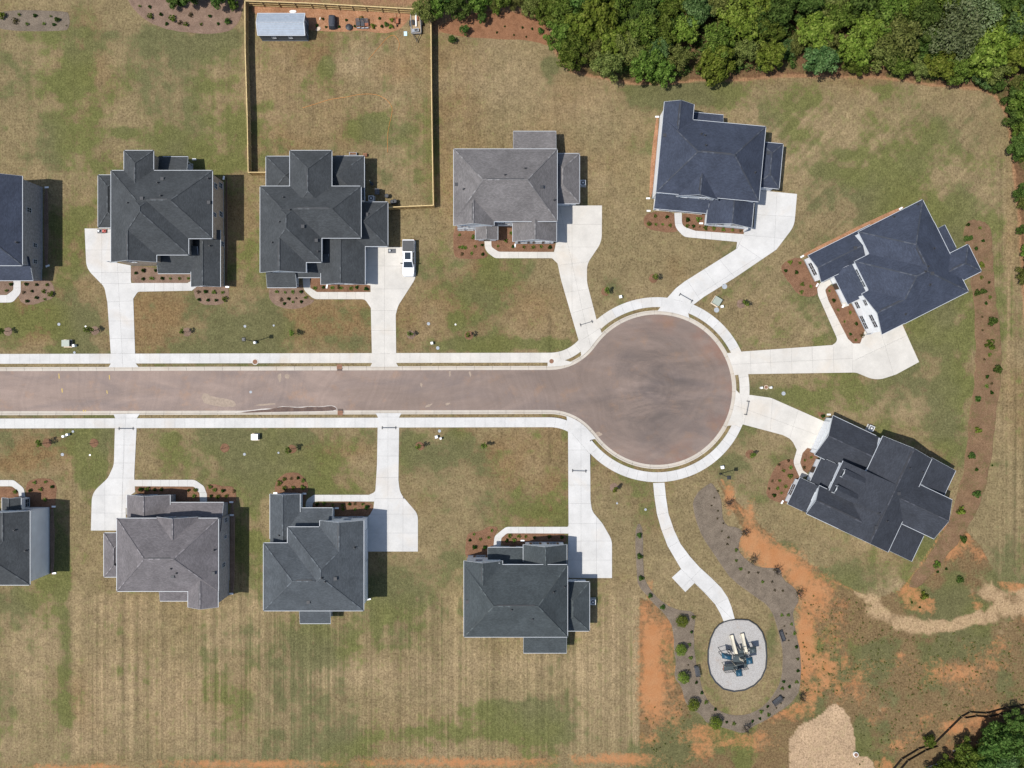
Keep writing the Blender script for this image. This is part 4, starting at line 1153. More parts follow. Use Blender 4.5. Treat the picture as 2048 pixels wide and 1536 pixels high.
def window(root, B, side, px, py, w=0.95, h=1.45, shutter=None, z=None, bars=True, name='window', pane='glass_dark', frame='trim_white'):
    o, nrm, tan = side_plane(B, side)
    cam_p = Vector((0, 0, HC)); d = P(px, py, 0) - cam_p
    t = (o - cam_p).dot(nrm) / d.dot(nrm)
    c = cam_p + d * t
    if z is not None: c.z = z
    c.z = max(h / 2 + 0.1, c.z)
    c += nrm * 0.005
    up = Vector((0, 0, 1))
    def q(x, y, dd): return c + tan * x + up * y + nrm * dd
    m = MB()
    bw = 0.06
    def plate(x0, y0, x1, y1, d0, d1):
        f = [q(x0, y0, d1), q(x1, y0, d1), q(x1, y1, d1), q(x0, y1, d1)]
        b = [q(x0, y0, d0), q(x1, y0, d0), q(x1, y1, d0), q(x0, y1, d0)]
        m.poly(f)
        for k in range(4): m.poly([b[k], b[(k + 1) % 4], f[(k + 1) % 4], f[k]])
    hw, hh = w / 2, h / 2
    plate(-hw - bw, -hh - bw * 1.3, hw + bw, -hh, 0, .07); plate(-hw - bw, hh, hw + bw, hh + bw, 0, .06)
    plate(-hw - bw, -hh + .001, -hw, hh - .001, 0, .055); plate(hw, -hh + .001, hw + bw, hh - .001, 0, .055)
    if bars:
        plate(-hw + .001, -.025, hw - .001, .025, .012, .045)
        plate(-.015, .026, .015, hh - .001, .012, .04); plate(-.015, -hh + .001, .015, -.026, .012, .04)
    win = m.build(name, MAT[frame], root)
    m = MB(); m.poly([q(-hw, -hh, .015), q(hw, -hh, .015), q(hw, hh, .015), q(-hw, hh, .015)])
    m.build('pane', MAT[pane], win, fix=False)
    if shutter:
        for sgn in (-1, 1):
            m = MB()
            x0, x1 = sorted((sgn * (hw + bw + .03), sgn * (hw + bw + .40)))
            plate(x0, -hh - .05, x1, hh + .05, 0, .05)
            for k in range(7):
                yy = -hh + (k + .5) * h / 7
                plate(x0 + .05, yy - .05, x1 - .05, yy + .05, .051, .065)
            m.build('shutter', MAT[shutter], win)
    return win

def panel_door(root, B, side, fa, w, h, mat, name, rows=4, cols=4):
    """door on a wall side, fa = fraction along the wall"""
    o, nrm, tan = side_plane(B, side)
    a0, a1, b0, b1 = B.wr
    L0, L1 = (a0, a1) if side[0] == 'v' else (b0, b1)
    s = L0 + (L1 - L0) * fa
    c = o + (B.u if side[0] == 'v' else B.v) * s
    c.z = 0.06
    m = MB()
    def plate(x0, y0, x1, y1, d0, d1):
        f = [c + tan * x + Vector((0, 0, y)) + nrm * d1 for x, y in ((x0, y0), (x1, y0), (x1, y1), (x0, y1))]
        b = [p - nrm * (d1 - d0) for p in f]
        m.poly(f)
        for k in range(4): m.poly([b[k], b[(k + 1) % 4], f[(k + 1) % 4], f[k]])
    plate(-w / 2, 0, w / 2, h, 0, .04)
    for r in range(rows):
        for k in range(cols):
            x0 = -w / 2 + w * k / cols + .06; y0 = h * r / rows + .05
            plate(x0, y0, x0 + w / cols - .12, y0 + h / rows - .1, .041, .06)
    d = m.build(name, MAT[mat], root)
    m = MB(); plate(-w / 2 - .12, 0, -w / 2 - .005, h + .12, 0, .05); plate(w / 2 + .005, 0, w / 2 + .12, h + .12, 0, .05); plate(-w / 2 - .003, h + .002, w / 2 + .003, h + .12, 0, .05)
    m.build('door_frame', MAT['trim_white'], d)
    return d

def roof_at(blocks, px, py):
    z = 4.0
    for _ in range(6):
        q = P(px, py, z); zs = [b.roofz(q.x, q.y) for b in blocks]; zs = [k for k in zs if k is not None]
        z = max(zs) if zs else 0.0
    return P(px, py, z)

def house(name, label, blocks, rm, wm, base, windows=(), vents=(), doors=(), cat='house', tr=ident):
    blocks = [b[:6] + (b[6] - 0.013 * i,) + b[7:] for i, b in enumerate(blocks)]
    BL = [Block(tr, *b[:8], **(b[8] if len(b) > 8 else {})) for b in blocks]
    root = empty(name, P(*base)); tag(root, label, cat, 'houses round the cul-de-sac')
    off = P(*base)
    bpy.context.view_layer.update()
    made = []
    class Proxy: pass
    before = set(bpy.data.objects)
    cap = rm.replace('shingle', 'cap')
    for i, B in enumerate(BL):
        make_walls(B, i, root, wm); make_roof(B, BL, root, rm, cap)
    for wdef in windows:
        bi, side, px, py = wdef[:4]; kw = wdef[4] if len(wdef) > 4 else {}
        if not BL[bi].porch: window(root, BL[bi], side, px, py, **kw)
    for bi, side, fa, kind in doors:
        if BL[bi].porch: continue
        if kind == 'garage': panel_door(root, BL[bi], side, fa, 4.9, 2.2, 'garage_white', 'garage_door', 4, 8)
        elif kind == 'single': panel_door(root, BL[bi], side, fa, 2.7, 2.2, 'garage_white', 'garage_door', 4, 4)
        else: panel_door(root, BL[bi], side, fa, 1.0, 2.1, 'door_dark', 'front_door', 3, 2)
    for k, (px, py) in enumerate(vents):
        q = roof_at(BL, px, py)
        m = MB()
        if k % 3 == 2:
            m.box((q.x, q.y, q.z + .06), (.42, .42, .16), 0.0, 0, .8); m.box((q.x, q.y, q.z + .17), (.5, .5, .05)); m.build('roof_vent', MAT['pipe_dark'], root)
        else:
            m.cyl((q.x, q.y, q.z - .1), .09, .55, 10); m.cyl((q.x, q.y, q.z - .12), .24, .2, 12, 0, .13); m.build('vent_pipe', MAT['pipe_dark'], root)
    # all parts were built in world coordinates: bring the direct children into the root's frame
    for o in root.children:
        o.location = -off
    # sub-parts share their part's frame
    return root, BL

PT = 0.56
SH = lambda **k: dict(kind='shed', **k)
hA2 = house('house', 'two-storey tan brick house, dark charcoal roof, red mower parked beside its driveway', [
    (222, 341, 424.7, 477, 'x', 'hh', 5.9, PT), (222, 345, 377, 509.7, 'y', 'hh', 5.9, PT), (222, 400, 313, 524, 'y', 'gh', 5.9, PT),
    (248, 301, 307, 400, 'y', 'hh', 5.9, PT), (300, 313.5, 376, 350, '-x', 'gg', 3.0, .22, SH(porch=True)), (196, 350, 250, 455, 'y', 'hh', 3.2, .62),
    (316, 495, 400, 547, 'x', 'gg', 3.0, .30, SH()), (382, 460, 440.6, 573.5, 'y', 'gg', 3.1, .55)],
    'shingle_charcoal', 'brick_tan', (330, 440),
    [(0, 'u1', 441, 371, dict(w=.8, h=1.3)), (0, 'u1', 441.8, 428.4, dict(w=.8, h=1.3)), (0, 'u1', 429.5, 429.5, dict(w=.6, h=.9)), (0, 'u1', 431, 372, dict(w=.8, h=1.1)), (7, 'v0', 445, 488, dict(w=.7, h=1.1)), (2, 'u0', 240, 528, dict(z=4.3)), (2, 'u0', 280, 528, dict(z=4.3)), (7, 'u0', 411, 576, dict(z=1.5, w=1.6)), (3, 'u1', 262, 300, dict(z=4.2)), (3, 'u1', 290, 300, dict(z=1.5, w=1.4))],
    [(256, 406), (316, 366), (284, 397), (322, 392), (417, 357), (418, 405), (230, 469), (420, 492), (325, 358)], [(6, 'v0', .35, 'door'), (5, 'u0', .5, 'single')])
hA0 = house('house', 'two-storey house with grey brick side wall and small windows, cut by the frame, upper row', [
    (-34, 352, 44.5, 531, 'y', 'hg', 5.9, PT), (-160, 400, 44.5, 531, 'x', 'hh', 5.9, PT), (-60, 515, 66, 561, 'x', 'gg', 3.0, .32, SH())],
    'shingle_blue', 'brick_grey', (0, 450), [(0, 'v0', 70, 490.5, dict(w=.6, h=.9)), (0, 'v0', 70, 523, dict(w=.6, h=.9)), (0, 'v0', 58, 420, dict(w=.7, h=1.1))], [(38, 430), (34, 485)], [(2, 'v0', .6, 'door')])
hA3 = house('house', 'two-storey white house, charcoal roof, standing in front of the fenced back yard', [
    (520.3, 372.4, 722, 476, 'x', 'hh', 5.7, PT), (520.3, 376, 643.3, 524.5, 'y', 'hh', 5.7, PT), (520.3, 410, 612, 545, 'y', 'gh', 5.7, PT),
    (579.6, 301, 663.5, 430, 'y', 'hh', 5.7, PT), (532, 312.6, 620, 400, 'y', 'hh', 3.1, .5), (630, 312, 728.4, 400, 'y', 'hh', 3.1, .5),
    (680, 404, 775.5, 492.6, 'x', 'hh', 3.2, .58), (641.7, 450, 730, 569, 'y', 'gg', 3.2, .52),
    (534.4, 530, 593, 575, 'x', 'gg', 3.0, .3, SH(porch=True)), (575, 510, 660, 555, 'x', 'gg', 3.0, .3, SH())],
    'shingle_charcoal', 'siding_white', (640, 430),
    [(2, 'u0', 548, 548, dict(z=4.2)), (7, 'u0', 666, 572, dict(z=1.5, w=1.5)), (7, 'u0', 704, 572, dict(z=1.5, w=1.5)), (0, 'u1', 724, 385, dict(z=4.2)), (3, 'u1', 600, 300, dict(z=4.2)), (3, 'u1', 640, 300, dict(z=4.2)), (5, 'u1', 700, 312, dict(z=1.4, w=1.6)), (6, 'u1', 778, 440, dict(z=1.5))],
    [(567, 395), (559, 444), (606, 453), (525, 436), (545, 485), (633, 481), (687, 377), (636, 503), (734, 429), (580, 420)], [(7, 'v0', .35, 'garage'), (6, 'v0', .8, 'single'), (9, 'v0', .3, 'door')])
hA4 = house('house', 'two-storey grey roofed house with small gabled entry porch and wide curved driveway', [
    (907.5, 298, 1114.3, 442.5, 'x', 'hh', 5.7, .58, dict(ps=1.2)), (907.5, 335, 988, 451, 'y', 'gh', 5.7, .58), (1025.6, 400, 1113, 483, 'y', 'gh', 3.9, .60),
    (951, 432, 995.5, 479.5, 'y', 'gg', 3.0, .42, dict(porch=False)), (1026.6, 262.6, 1112, 320, '-x', 'gg', 3.0, .16, SH(porch=True)), (1090, 307, 1159, 407, 'y', 'hh', 3.2, .52)],
    'shingle_grey', 'siding_pale', (1010, 380),
    [(2, 'u0', 1047.5, 484.5, dict(w=1.0, h=1.4, shutter='door_dark')), (2, 'u0', 1077, 484.5, dict(w=1.0, h=1.4, shutter='door_dark')), (2, 'u0', 1094, 484.5, dict(w=.7, h=1.2)), (1, 'u0', 930, 453, dict(w=1.0, h=1.3)), (1, 'u0', 940, 459, dict(w=1.0, h=1.3)), (1, 'u0', 922, 459, dict(w=1.0, h=1.3)), (0, 'v0', 1003, 447, dict(w=1, h=1.3)), (0, 'v0', 1014, 447, dict(w=1, h=1.3))],
    [(1010, 350), (1050.5, 337), (1083.5, 374), (928, 378), (1108, 400), (913, 369)], [(3, 'u0', .5, 'door'), (5, 'u0', .5, 'single'), (2, 'v0', .5, 'garage')])
def trR1(a, b):   # local zoom units -> px, rotated frame: a along the rear eave, b towards the street
    return (1260 + (339 + a * 0.9957 - b * 0.0926) / 5.12, 180 + (277 + a * 0.0926 + b * 0.9957) / 5.12)
hR1 = house('house', 'two-storey dark blue roofed house with small hooded front gable and long bent driveway', [
    (0, 0, 1056, 772, 'x', 'hh', 5.7, PT, dict(ps=1.12)), (0, -158, 304, 420, 'y', 'hg', 5.7, PT), (206, 330, 640, 790, 'y', 'gh', 5.5, .62),
    (-6, 690, 545, 940, 'x', 'gg', 3.0, .30, SH(porch=True)), (540, 760, 1008, 1046, 'y', 'gg', 3.2, .52), (1000, 160, 1250, 622, 'y', 'hh', 3.2, .5), (300, -78, 612, 60, '-x', 'gg', 3.0, .25, SH(porch=True)), (190, 690, 700, 900, 'x', 'gg', 3.0, .34, SH())],
    'shingle_blue', 'siding_white', (1420, 330),
    [(2, 'u0', 1366, 396.5, dict(w=.9, h=1.2)), (2, 'u0', 1378, 398.5, dict(w=.9, h=1.2)), (2, 'u0', 1404, 397.5, dict(w=.9, h=1.2)), (2, 'u0', 1416, 398, dict(w=.9, h=1.2)), (4, 'u0', 1424, 447, dict(w=1.0, h=1.4)), (4, 'u0', 1441, 448, dict(w=1.0, h=1.4)), (4, 'u0', 1469, 450, dict(w=1.0, h=1.4)), (4, 'u0', 1480, 451, dict(w=1.0, h=1.4))],
    [(1410, 271), (1412, 291), (1329, 271), (1520, 319), (1510, 345), (1536, 306), (1403, 268)], [(7, 'v0', .3, 'door'), (5, 'u0', .5, 'single'), (4, 'v0', .55, 'garage')], tr=trR1)
def trR2(a, b): return (1540 + (785 + a * 0.895 + b * 0.449) / 4.452, 380 + (370 - a * 0.445 + b * 0.893) / 4.452)
hR2 = house('house', 'large two-storey white house, navy roof, many windows facing the turning circle', [
    (0, 0, 640, 915, 'y', 'hh', 5.7, .52), (-152, 223, 640, 915, 'x', 'hh', 5.7, .52), (-222, 511, 300, 915, 'x', 'gh', 5.7, .52),
    (380, 537, 823, 806, 'x', 'hh', 5.6, .50), (-496, -8, 120, 258, 'x', 'gg', 3.2, .52), (-372, 230, -80, 540, '-y', 'gg', 3.0, .28, SH(porch=False)), (560, 290, 716, 540, 'y', 'gg', 3.0, .2, SH(porch=True))],
    'shingle_blue', 'siding_white', (1770, 540),
    [(2, 'u0', 1725, 638, dict(w=1.05, h=1.25)), (2, 'u0', 1731, 651, dict(w=1.05, h=1.25)), (2, 'u0', 1744, 636, dict(w=1.05, h=1.25)), (2, 'u0', 1750, 648, dict(w=1.05, h=1.25)), (2, 'u0', 1715, 610, dict(w=1.05, h=1.25)), (2, 'u0', 1731, 605, dict(w=.9, h=1.0)),
     (1, 'u0', 1714, 544.6, dict(w=.9, h=1.1)), (1, 'u0', 1719.7, 556, dict(w=.9, h=1.1)), (1, 'u0', 1726, 568, dict(w=.9, h=1.1)), (4, 'u0', 1622.7, 532, dict(w=1.0, h=1.5)), (4, 'u0', 1628.7, 544, dict(w=1.0, h=1.5))],
    [(1835.7, 409), (1788, 434), (1881, 490), (1868, 497), (1856, 533), (1864, 547), (1860, 569), (1811, 628), (1710, 496), (1851, 543)], [(2, 'v0', .25, 'garage'), (5, 'v0', .4, 'door'), (2, 'v0', .65, 'garage')], tr=trR2)
def trR3(a, b): return (1440 + (890 + a * 0.905 - b * 0.425) / 3.9385, 760 + (280 + a * 0.425 + b * 0.905) / 3.9385)
hR3 = house('house', 'white house with navy roof and two small dormers, beside the red clay bank', [
    (425, -22, 850, 790, 'y', 'gg', 5.2, .52), (0, 0, 520, 340, 'x', 'gg', 3.2, .55), (225, 288, 642, 548, '-y', 'gg', 5.7, .21, SH(rake=False)), (640, 202, 1133, 541, 'x', 'gg', 5.0, .50),
    (138, 545, 600, 788, 'x', 'gg', 5.2, .52), (800, -18, 1060, 202, 'y', 'gg', 3.2, .35, SH(porch=True)), (800, 544, 1050, 777, 'y', 'gg', 3.2, .35, SH(porch=True)), (-28, 552, 190, 784, '-y', 'gg', 3.0, .35, SH()), (58, 335, 260, 556, '-y', 'gg', 3.1, .35, SH())],
    'shingle_navy', 'siding_pale', (1740, 980),
    [(7, 'v0', 1579, 983, dict(w=.9, h=1.5)), (7, 'v0', 1585, 974, dict(w=.9, h=1.5)), (2, 'v0', 1664, 958, dict(w=.9, h=.7)), (4, 'u0', 1616, 998, dict(w=1.4, h=1.0)), (4, 'u0', 1624, 992, dict(w=1.4, h=1.0)), (1, 'u0', 1655, 872, dict(w=.9, h=.5, z=4.0))],
    [(1819, 936), (1845, 944), (1797, 987), (1758, 1026), (1774, 1042), (1752, 1055)], [(1, 'u0', .5, 'garage'), (8, 'v0', .5, 'door')], tr=trR3)
# shed low edges face -u for '-y': their street side is v0
hB0 = house('house', 'two-storey pale grey sided house, charcoal roof, cut by the frame, lower row', [
    (-20, 1022, 59.7, 1150, 'y', 'hg', 5.9, PT), (-160, 1040, 59.7, 1170, 'x', 'hh', 5.9, PT), (4, 995.5, 42, 1040, 'y', 'gg', 3.0, .5)],
    'shingle_charcoal', 'siding_pale', (0, 1100), [(0, 'u1', 30, 1020, dict(w=1.2, h=1.3)), (2, 'v0', 54, 1006, dict(w=1.2, h=1.0)), (0, 'u1', 52, 1020, dict(w=1.2, h=1.3))], [(52, 1101), (30, 1060)], [(2, 'u1', .5, 'door')])
hB1 = house('house', 'two-storey grey brick house with warm grey roof and rear gabled wing', [
    (233.6, 1036.6, 436.7, 1182.6, 'x', 'hh', 5.8, .55), (313, 1034, 396, 1140, 'y', 'hg', 5.8, .55), (376, 1080, 436, 1214.5, 'y', 'gh', 5.8, .50), (320, 1150, 385, 1202, 'x', 'gg', 3.0, .2, SH(porch=True)),
    (207.7, 1066, 262, 1154, 'y', 'hh', 3.2, .58), (254, 990, 340, 1060, 'y', 'gg', 3.1, .50), (330, 1005, 447, 1060, '-x', 'gg', 3.0, .30, SH())],
    'shingle_warm', 'brick_grey', (340, 1110),
    [(0, 'u1', 450.7, 1073.5, dict(w=.5, h=.8)), (0, 'u1', 452, 1040, dict(w=.7, h=1.1)), (0, 'u1', 447, 1130, dict(w=.7, h=1.1)), (1, 'u1', 345, 1034, dict(w=1, h=1.2, z=4.6)), (1, 'u1', 370, 1034, dict(w=1, h=1.2, z=4.6)), (5, 'u1', 283, 988, dict(w=1.2, h=1.3)), (5, 'u1', 313, 988, dict(w=1.2, h=1.3)), (2, 'u0', 405, 1218, dict(z=4))],
    [(342, 1137), (353, 1146), (346, 1153), (243, 1091), (428, 1100), (427, 1146), (230, 1129)], [(6, 'v0', .3, 'door'), (4, 'u1', .5, 'single'), (5, 'v1', .4, 'garage')])
hB2 = house('house', 'two-storey white sided house with slate roof and shaded driveway beside garage door', [
    (526.9, 1086, 727.3, 1221.5, 'x', 'hh', 5.6, .54), (575, 1054, 727.3, 1221.5, 'y', 'hh', 5.6, .54), (639.6, 1041, 727.3, 1190, 'y', 'hg', 5.6, .56),
    (540, 988, 600, 1100, 'y', 'gg', 3.2, .52), (582, 1016, 665, 1075, '-x', 'gg', 3.0, .34, SH()), (600, 1190, 661, 1247, 'x', 'gg', 3.0, .2, SH(porch=True))],
    'shingle_slate', 'siding_white', (630, 1130),
    [(2, 'u1', 706, 1034, dict(w=1.2, h=1.2)), (2, 'u1', 719, 1034, dict(w=1.2, h=1.2)), (2, 'u1', 676, 1036, dict(w=1.1, h=1.0)), (2, 'u1', 695, 1039, dict(w=1.1, h=1.0)), (3, 'u1', 570, 988, dict(w=1.2, h=1.2)), (3, 'u1', 585, 988, dict(w=1.2, h=1.2)), (2, 'v0', 736, 1090, dict(w=.8, h=1.1, z=4.3))],
    [(643, 1156), (650, 1163), (671, 1157), (532, 1157), (532, 1207), (617, 1204), (709, 1095), (558, 1071)], [(2, 'v0', .60, 'garage'), (4, 'v0', .5, 'door')])
hB3 = house('house', 'two-storey grey house, green-slate roof, brown shuttered front gable beside wide driveway', [
    (928, 1129.4, 1135, 1274, 'x', 'hh', 5.6, .56, dict(ps=1.2)), (928, 1121.6, 1005, 1230, 'y', 'hg', 5.6, .56), (1046.6, 1089, 1133.5, 1180, 'y', 'hg', 3.8, .58),
    (975.7, 1095, 1060, 1150, '-x', 'gg', 3.0, .24, SH()), (1110, 1163.6, 1179, 1262, 'y', 'hh', 3.2, .50), (1047, 1240, 1133, 1306, 'x', 'gg', 3.0, .16, SH(porch=True))],
    'shingle_green', 'siding_pale', (1030, 1200),
    [(2, 'u1', 1071, 1087, dict(w=1.0, h=1.2, shutter='shutter_brown')), (2, 'u1', 1105.6, 1087, dict(w=1.0, h=1.2, shutter='shutter_brown')), (1, 'u1', 961, 1113, dict(w=1.4, h=1.2, shutter='shutter_brown')), (1, 'u1', 958, 1121, dict(w=1.0, h=1.0)), (1, 'u1', 993, 1125, dict(w=1.0, h=1.0)), (0, 'v1', 1020, 1130, dict(z=4.4))],
    [(1023, 1219.5), (1065, 1238), (934.5, 1203), (1129, 1173.6), (1107, 1184)], [(3, 'v0', .4, 'door'), (4, 'u1', .6, 'single'), (2, 'v0', .5, 'garage')])

# dormers and small hoods that belong to their house
def dormer(hs, px, py, ang, w, d, h, rm, pitch=0.3):
    root, BL = hs
    q = roof_at(BL, px, py)
    off = root.location
    ca, sa = math.cos(ang), math.sin(ang)
    def L(a, b, z): return Vector((q.x + a * ca - b * sa, q.y + a * sa + b * ca, q.z + z)) - off
    m = MB()
    for f in ([(0, -w / 2, -.6), (0, w / 2, -.6), (0, w / 2, h), (0, 0, h + w * .3), (0, -w / 2, h)],):
        m.poly([L(*k) for k in f]); m.poly([L(d, k[1], k[2]) for k in reversed(f)])
    m.poly([L(0, -w / 2, -.6), L(0, -w / 2, h), L(d, -w / 2, h), L(d, -w / 2, -.6)]); m.poly([L(0, w / 2, -.6), L(d, w / 2, -.6), L(d, w / 2, h), L(0, w / 2, h)])
    body = m.build('dormer', MAT['siding_white'], root)
    m = MB(); e = .12
    for s in (-1, 1):
        m.poly([L(-e, s * (w / 2 + e), h - .04), L(d, s * (w / 2 + e), h - .04), L(d, 0, h + w * .3 + .05), L(-e, 0, h + w * .3 + .05)])
    m.build('dormer_roof', MAT[rm], body)
    m = MB()
    m.poly([L(-.02, -w / 2 + .15, 0), L(-.02, w / 2 - .15, 0), L(-.02, w / 2 - .15, h - .1), L(-.02, -w / 2 + .15, h - .1)])
    m.build('pane', MAT['glass_dark'], body)
    m = MB()
    for s in (-1, 1): m.bar(L(-.05, s * (w / 2 - .08), -.1), L(-.05, s * (w / 2 - .08), h), .1, .1)
    m.bar(L(-.05, -w / 2, h), L(-.05, w / 2, h), .12, .12); m.bar(L(-.05, -w / 2, -.08), L(-.05, w / 2, -.08), .1, .1)
    m.build('dormer_trim', MAT['trim_white'], body)
aR3 = math.atan2(-0.425, 0.905)
dormer(hR3, 1684, 946, aR3, 1.3, 3.4, .75, 'shingle_navy')
dormer(hR3, 1669, 978, aR3, 1.3, 3.4, .75, 'shingle_navy')

# shed in the fenced yard
def make_shed():
    f = lambda a, b: (500 + a / 10.24, 10 + b / 10.24)
    B = Block(ident, 515.5, 26.5, 610, 71, 'x', 'gg', 2.3, .42)
    root = empty('garden_shed', P(562, 52)); tag(root, 'dark blue garden shed with pale metal roof beside the wooden fence', 'shed')
    make_walls(B, 0, root, 'shed_wall', .10)
    U, V = B.U, B.V; rz = 2.3 + B.top; h = V / 2
    m = MB()
    for s in (0, V):
        m.poly([B.w(0, s, 2.3), B.w(U, s, 2.3), B.w(U, h, rz), B.w(0, h, rz)])
        m.poly([B.w(0, s, 2.24), B.w(0, h, rz - .06), B.w(U, h, rz - .06), B.w(U, s, 2.24)])
    roof = m.build('roof', MAT['shed_roof'], root)
    for k in range(11):      # overlapping metal laps running along the roof
        b = V * (k + .5) / 11; z = 2.3 + B.p * min(b, V - b)
        m = MB(); m.bar(B.w(0.02, b, z + .012), B.w(U - .02, b, z + .012), .05 if k != 5 else .2, .03); m.build('lap_seam', MAT['grey_metal'], roof)
    m = MB()
    for a in (0, U):
        for s in (0, V): m.bar(B.w(a, s, 2.29), B.w(a, h, rz - .01), .11, .12)
    for s in (0, V): m.bar(B.w(0.06, s, 2.28), B.w(U - .06, s, 2.28), .07, .1)
    m.build('roof_trim', MAT['trim_white'], roof)
    for px in (548, 581): window(root, B, 'v0', px, 74.5, .55, .6)
    panel_door(root, B, 'u1', .5, 1.6, 1.85, 'shed_wall', 'double_door', 2, 2)
    for o in root.children: o.location = -root.location
make_shed()
# ------------------------------------------------------------------ wooden privacy fence
def make_fence():
    zt = 1.85
    root = empty('privacy_fence', P(680, 20)); off = root.location.copy()
    tag(root, 'new wooden privacy fence with pickets and posts enclosing the back yard', 'fence')
    runs = [([(531, 345), (496, 345)], 1), ([(496, 345), (494, 230), (490, 100), (489.5, 1.5)], 1), ([(489.5, 1.5), (620, 6), (730, 12), (826, 17.5), (862, 19.5)], 1),
            ([(862, 19.5), (863, 150), (865, 300), (867, 411)], 1), ([(867, 411), (820, 413), (776, 415)], 1)]
    for pts, sgn in runs:
        w = [P(x, y, zt) for x, y in pts]
        for a, b in zip(w, w[1:]):
            L = (b - a).length; n = max(1, round(L / 2.45)); d = (b - a).normalized()
            inn = Vector((d.y, -d.x, 0))            # the yard lies to the right of the run
            for k in range(n):
                p, q = a.lerp(b, k / n), a.lerp(b, (k + 1) / n)
                m = MB(); m.box((p.x + inn.x * .075 - off.x, p.y + inn.y * .075 - off.y, .93), (.1, .1, 1.9), math.atan2(d.y, d.x)); m.box((p.x + inn.x * .075 - off.x, p.y + inn.y * .075 - off.y, 1.9), (.13, .13, .04), math.atan2(d.y, d.x))
                m.build('post', MAT['fence_wood'], root)
                for z in (.35, 1.05, 1.68):
                    m = MB(); s = p + inn * .045 - off; e = q + inn * .045 - off; s.z = e.z = z
                    m.bar(s + d * .06, e - d * .06, .045, .095); m.build('rail', MAT['fence_wood'], root)
                m = MB(); np_ = max(1, int((q - p).length / .15)); rnd = random.Random(int(p.x * 100 + p.y * 7))
                for j in range(np_):
                    c = p.lerp(q, (j + .5) / np_) - off
                    h = 1.83 + rnd.uniform(-.015, .015)
                    m.box((c.x, c.y, h / 2 + .02), ((q - p).length / np_ - .008, .02, h), math.atan2(d.y, d.x))
                m.build('picket_panel', MAT['picket_wood'], root)
                m = MB(); s = p - inn * .0 - off; e = q - off; s.z = e.z = 1.885
                m.bar(s + inn * .03, e + inn * .03, .13, .03); m.build('cap_rail', MAT['fence_wood'], root)
make_fence()

# ------------------------------------------------------------------ plants
def leaf_cloud(lobes, n, size, seed, up=0.35, shell=0.72, elong=1.0):
    """many small folded leaf faces spread over a set of lobes"""
    r = np.random.default_rng(seed)
    lobes = np.array(lobes, float)
    w = lobes[:, 3] ** 2; idx = r.choice(len(lobes), n, p=w / w.sum())
    d = r.normal(size=(n, 3)); d[:, 2] += up; d /= np.linalg.norm(d, axis=1)[:, None]
    rad = lobes[idx, 3] * (shell + (1 - shell) * r.random(n)) * (0.9 + .25 * r.random(n))
    pos = lobes[idx, :3] + d * rad[:, None] * np.array([1, 1, .85])
    nrm = d + r.normal(size=(n, 3)) * 0.45; nrm /= np.linalg.norm(nrm, axis=1)[:, None]
    tt = np.cross(nrm, r.normal(size=(n, 3))); tt /= np.linalg.norm(tt, axis=1)[:, None]
    bb = np.cross(nrm, tt)
    s = size * (0.6 + .8 * r.random(n))[:, None]
    v = np.stack([pos - tt * s * elong, pos - bb * s * .6, pos + tt * s * elong, pos + bb * s * .6], 1)
    v[:, (1, 3)] += (nrm * s * .18)[:, None]
    return v.reshape(-1, 3)
def cloud_mesh(name, v, mat):
    k = len(v) // 4
    me = bpy.data.meshes.new(name)
    me.vertices.add(len(v)); me.vertices.foreach_set('co', v.astype(np.float32).ravel())
    me.loops.add(len(v)); me.loops.foreach_set('vertex_index', np.arange(len(v), dtype=np.int32))
    me.polygons.add(k); me.polygons.foreach_set('loop_start', np.arange(0, len(v), 4, dtype=np.int32)); me.polygons.foreach_set('loop_total', np.full(k, 4, np.int32))
    me.update(); me.validate()
    me.materials.append(mat)
    return me
def crown_lobes(seed, r=1.0, h=1.0, n=26, small=.30):
    g = random.Random(seed); L = [(0, 0, 0, r * .62), (g.uniform(-.2, .2) * r, g.uniform(-.2, .2) * r, .28 * h, r * .45)]
    for k in range(n):
        a = k * 2.399 + g.uniform(-.4, .4); zz = g.uniform(-.75, .95)
        rr = math.sqrt(max(.05, 1 - (zz * .85) ** 2)) * g.uniform(.45, 1.08) * r
        L.append((rr * math.cos(a), rr * math.sin(a), zz * h * .72, r * small * g.uniform(.65, 1.25)))
    return L
def trunk_mesh(seed, h, r, crown_r, nb=5):
    g = random.Random(seed); m = MB()
    top = Vector((g.uniform(-.1, .1), g.uniform(-.1, .1), h))
    m.tube([(0, 0, -.1), (top.x * .3, top.y * .3, h * .4), (top.x * .7, top.y * .7, h * .75), tuple(top)], [r * 1.3, r, r * .7, r * .25], 7)
    for k in range(nb):
        a = k * 2.4 + g.uniform(-.4, .4); z0 = h * g.uniform(.4, .75); L = crown_r * g.uniform(.5, .85)
        m.tube([(top.x * .5, top.y * .5, z0), (L * .5 * math.cos(a), L * .5 * math.sin(a), z0 + L * .35), (L * math.cos(a), L * math.sin(a), z0 + L * .55)], [r * .45, r * .3, r * .1], 5)
    o = m.build('trunk', MAT['bark'], smooth=True); me = o.data
    bpy.data.objects.remove(o)
    return me
PROTO = {}
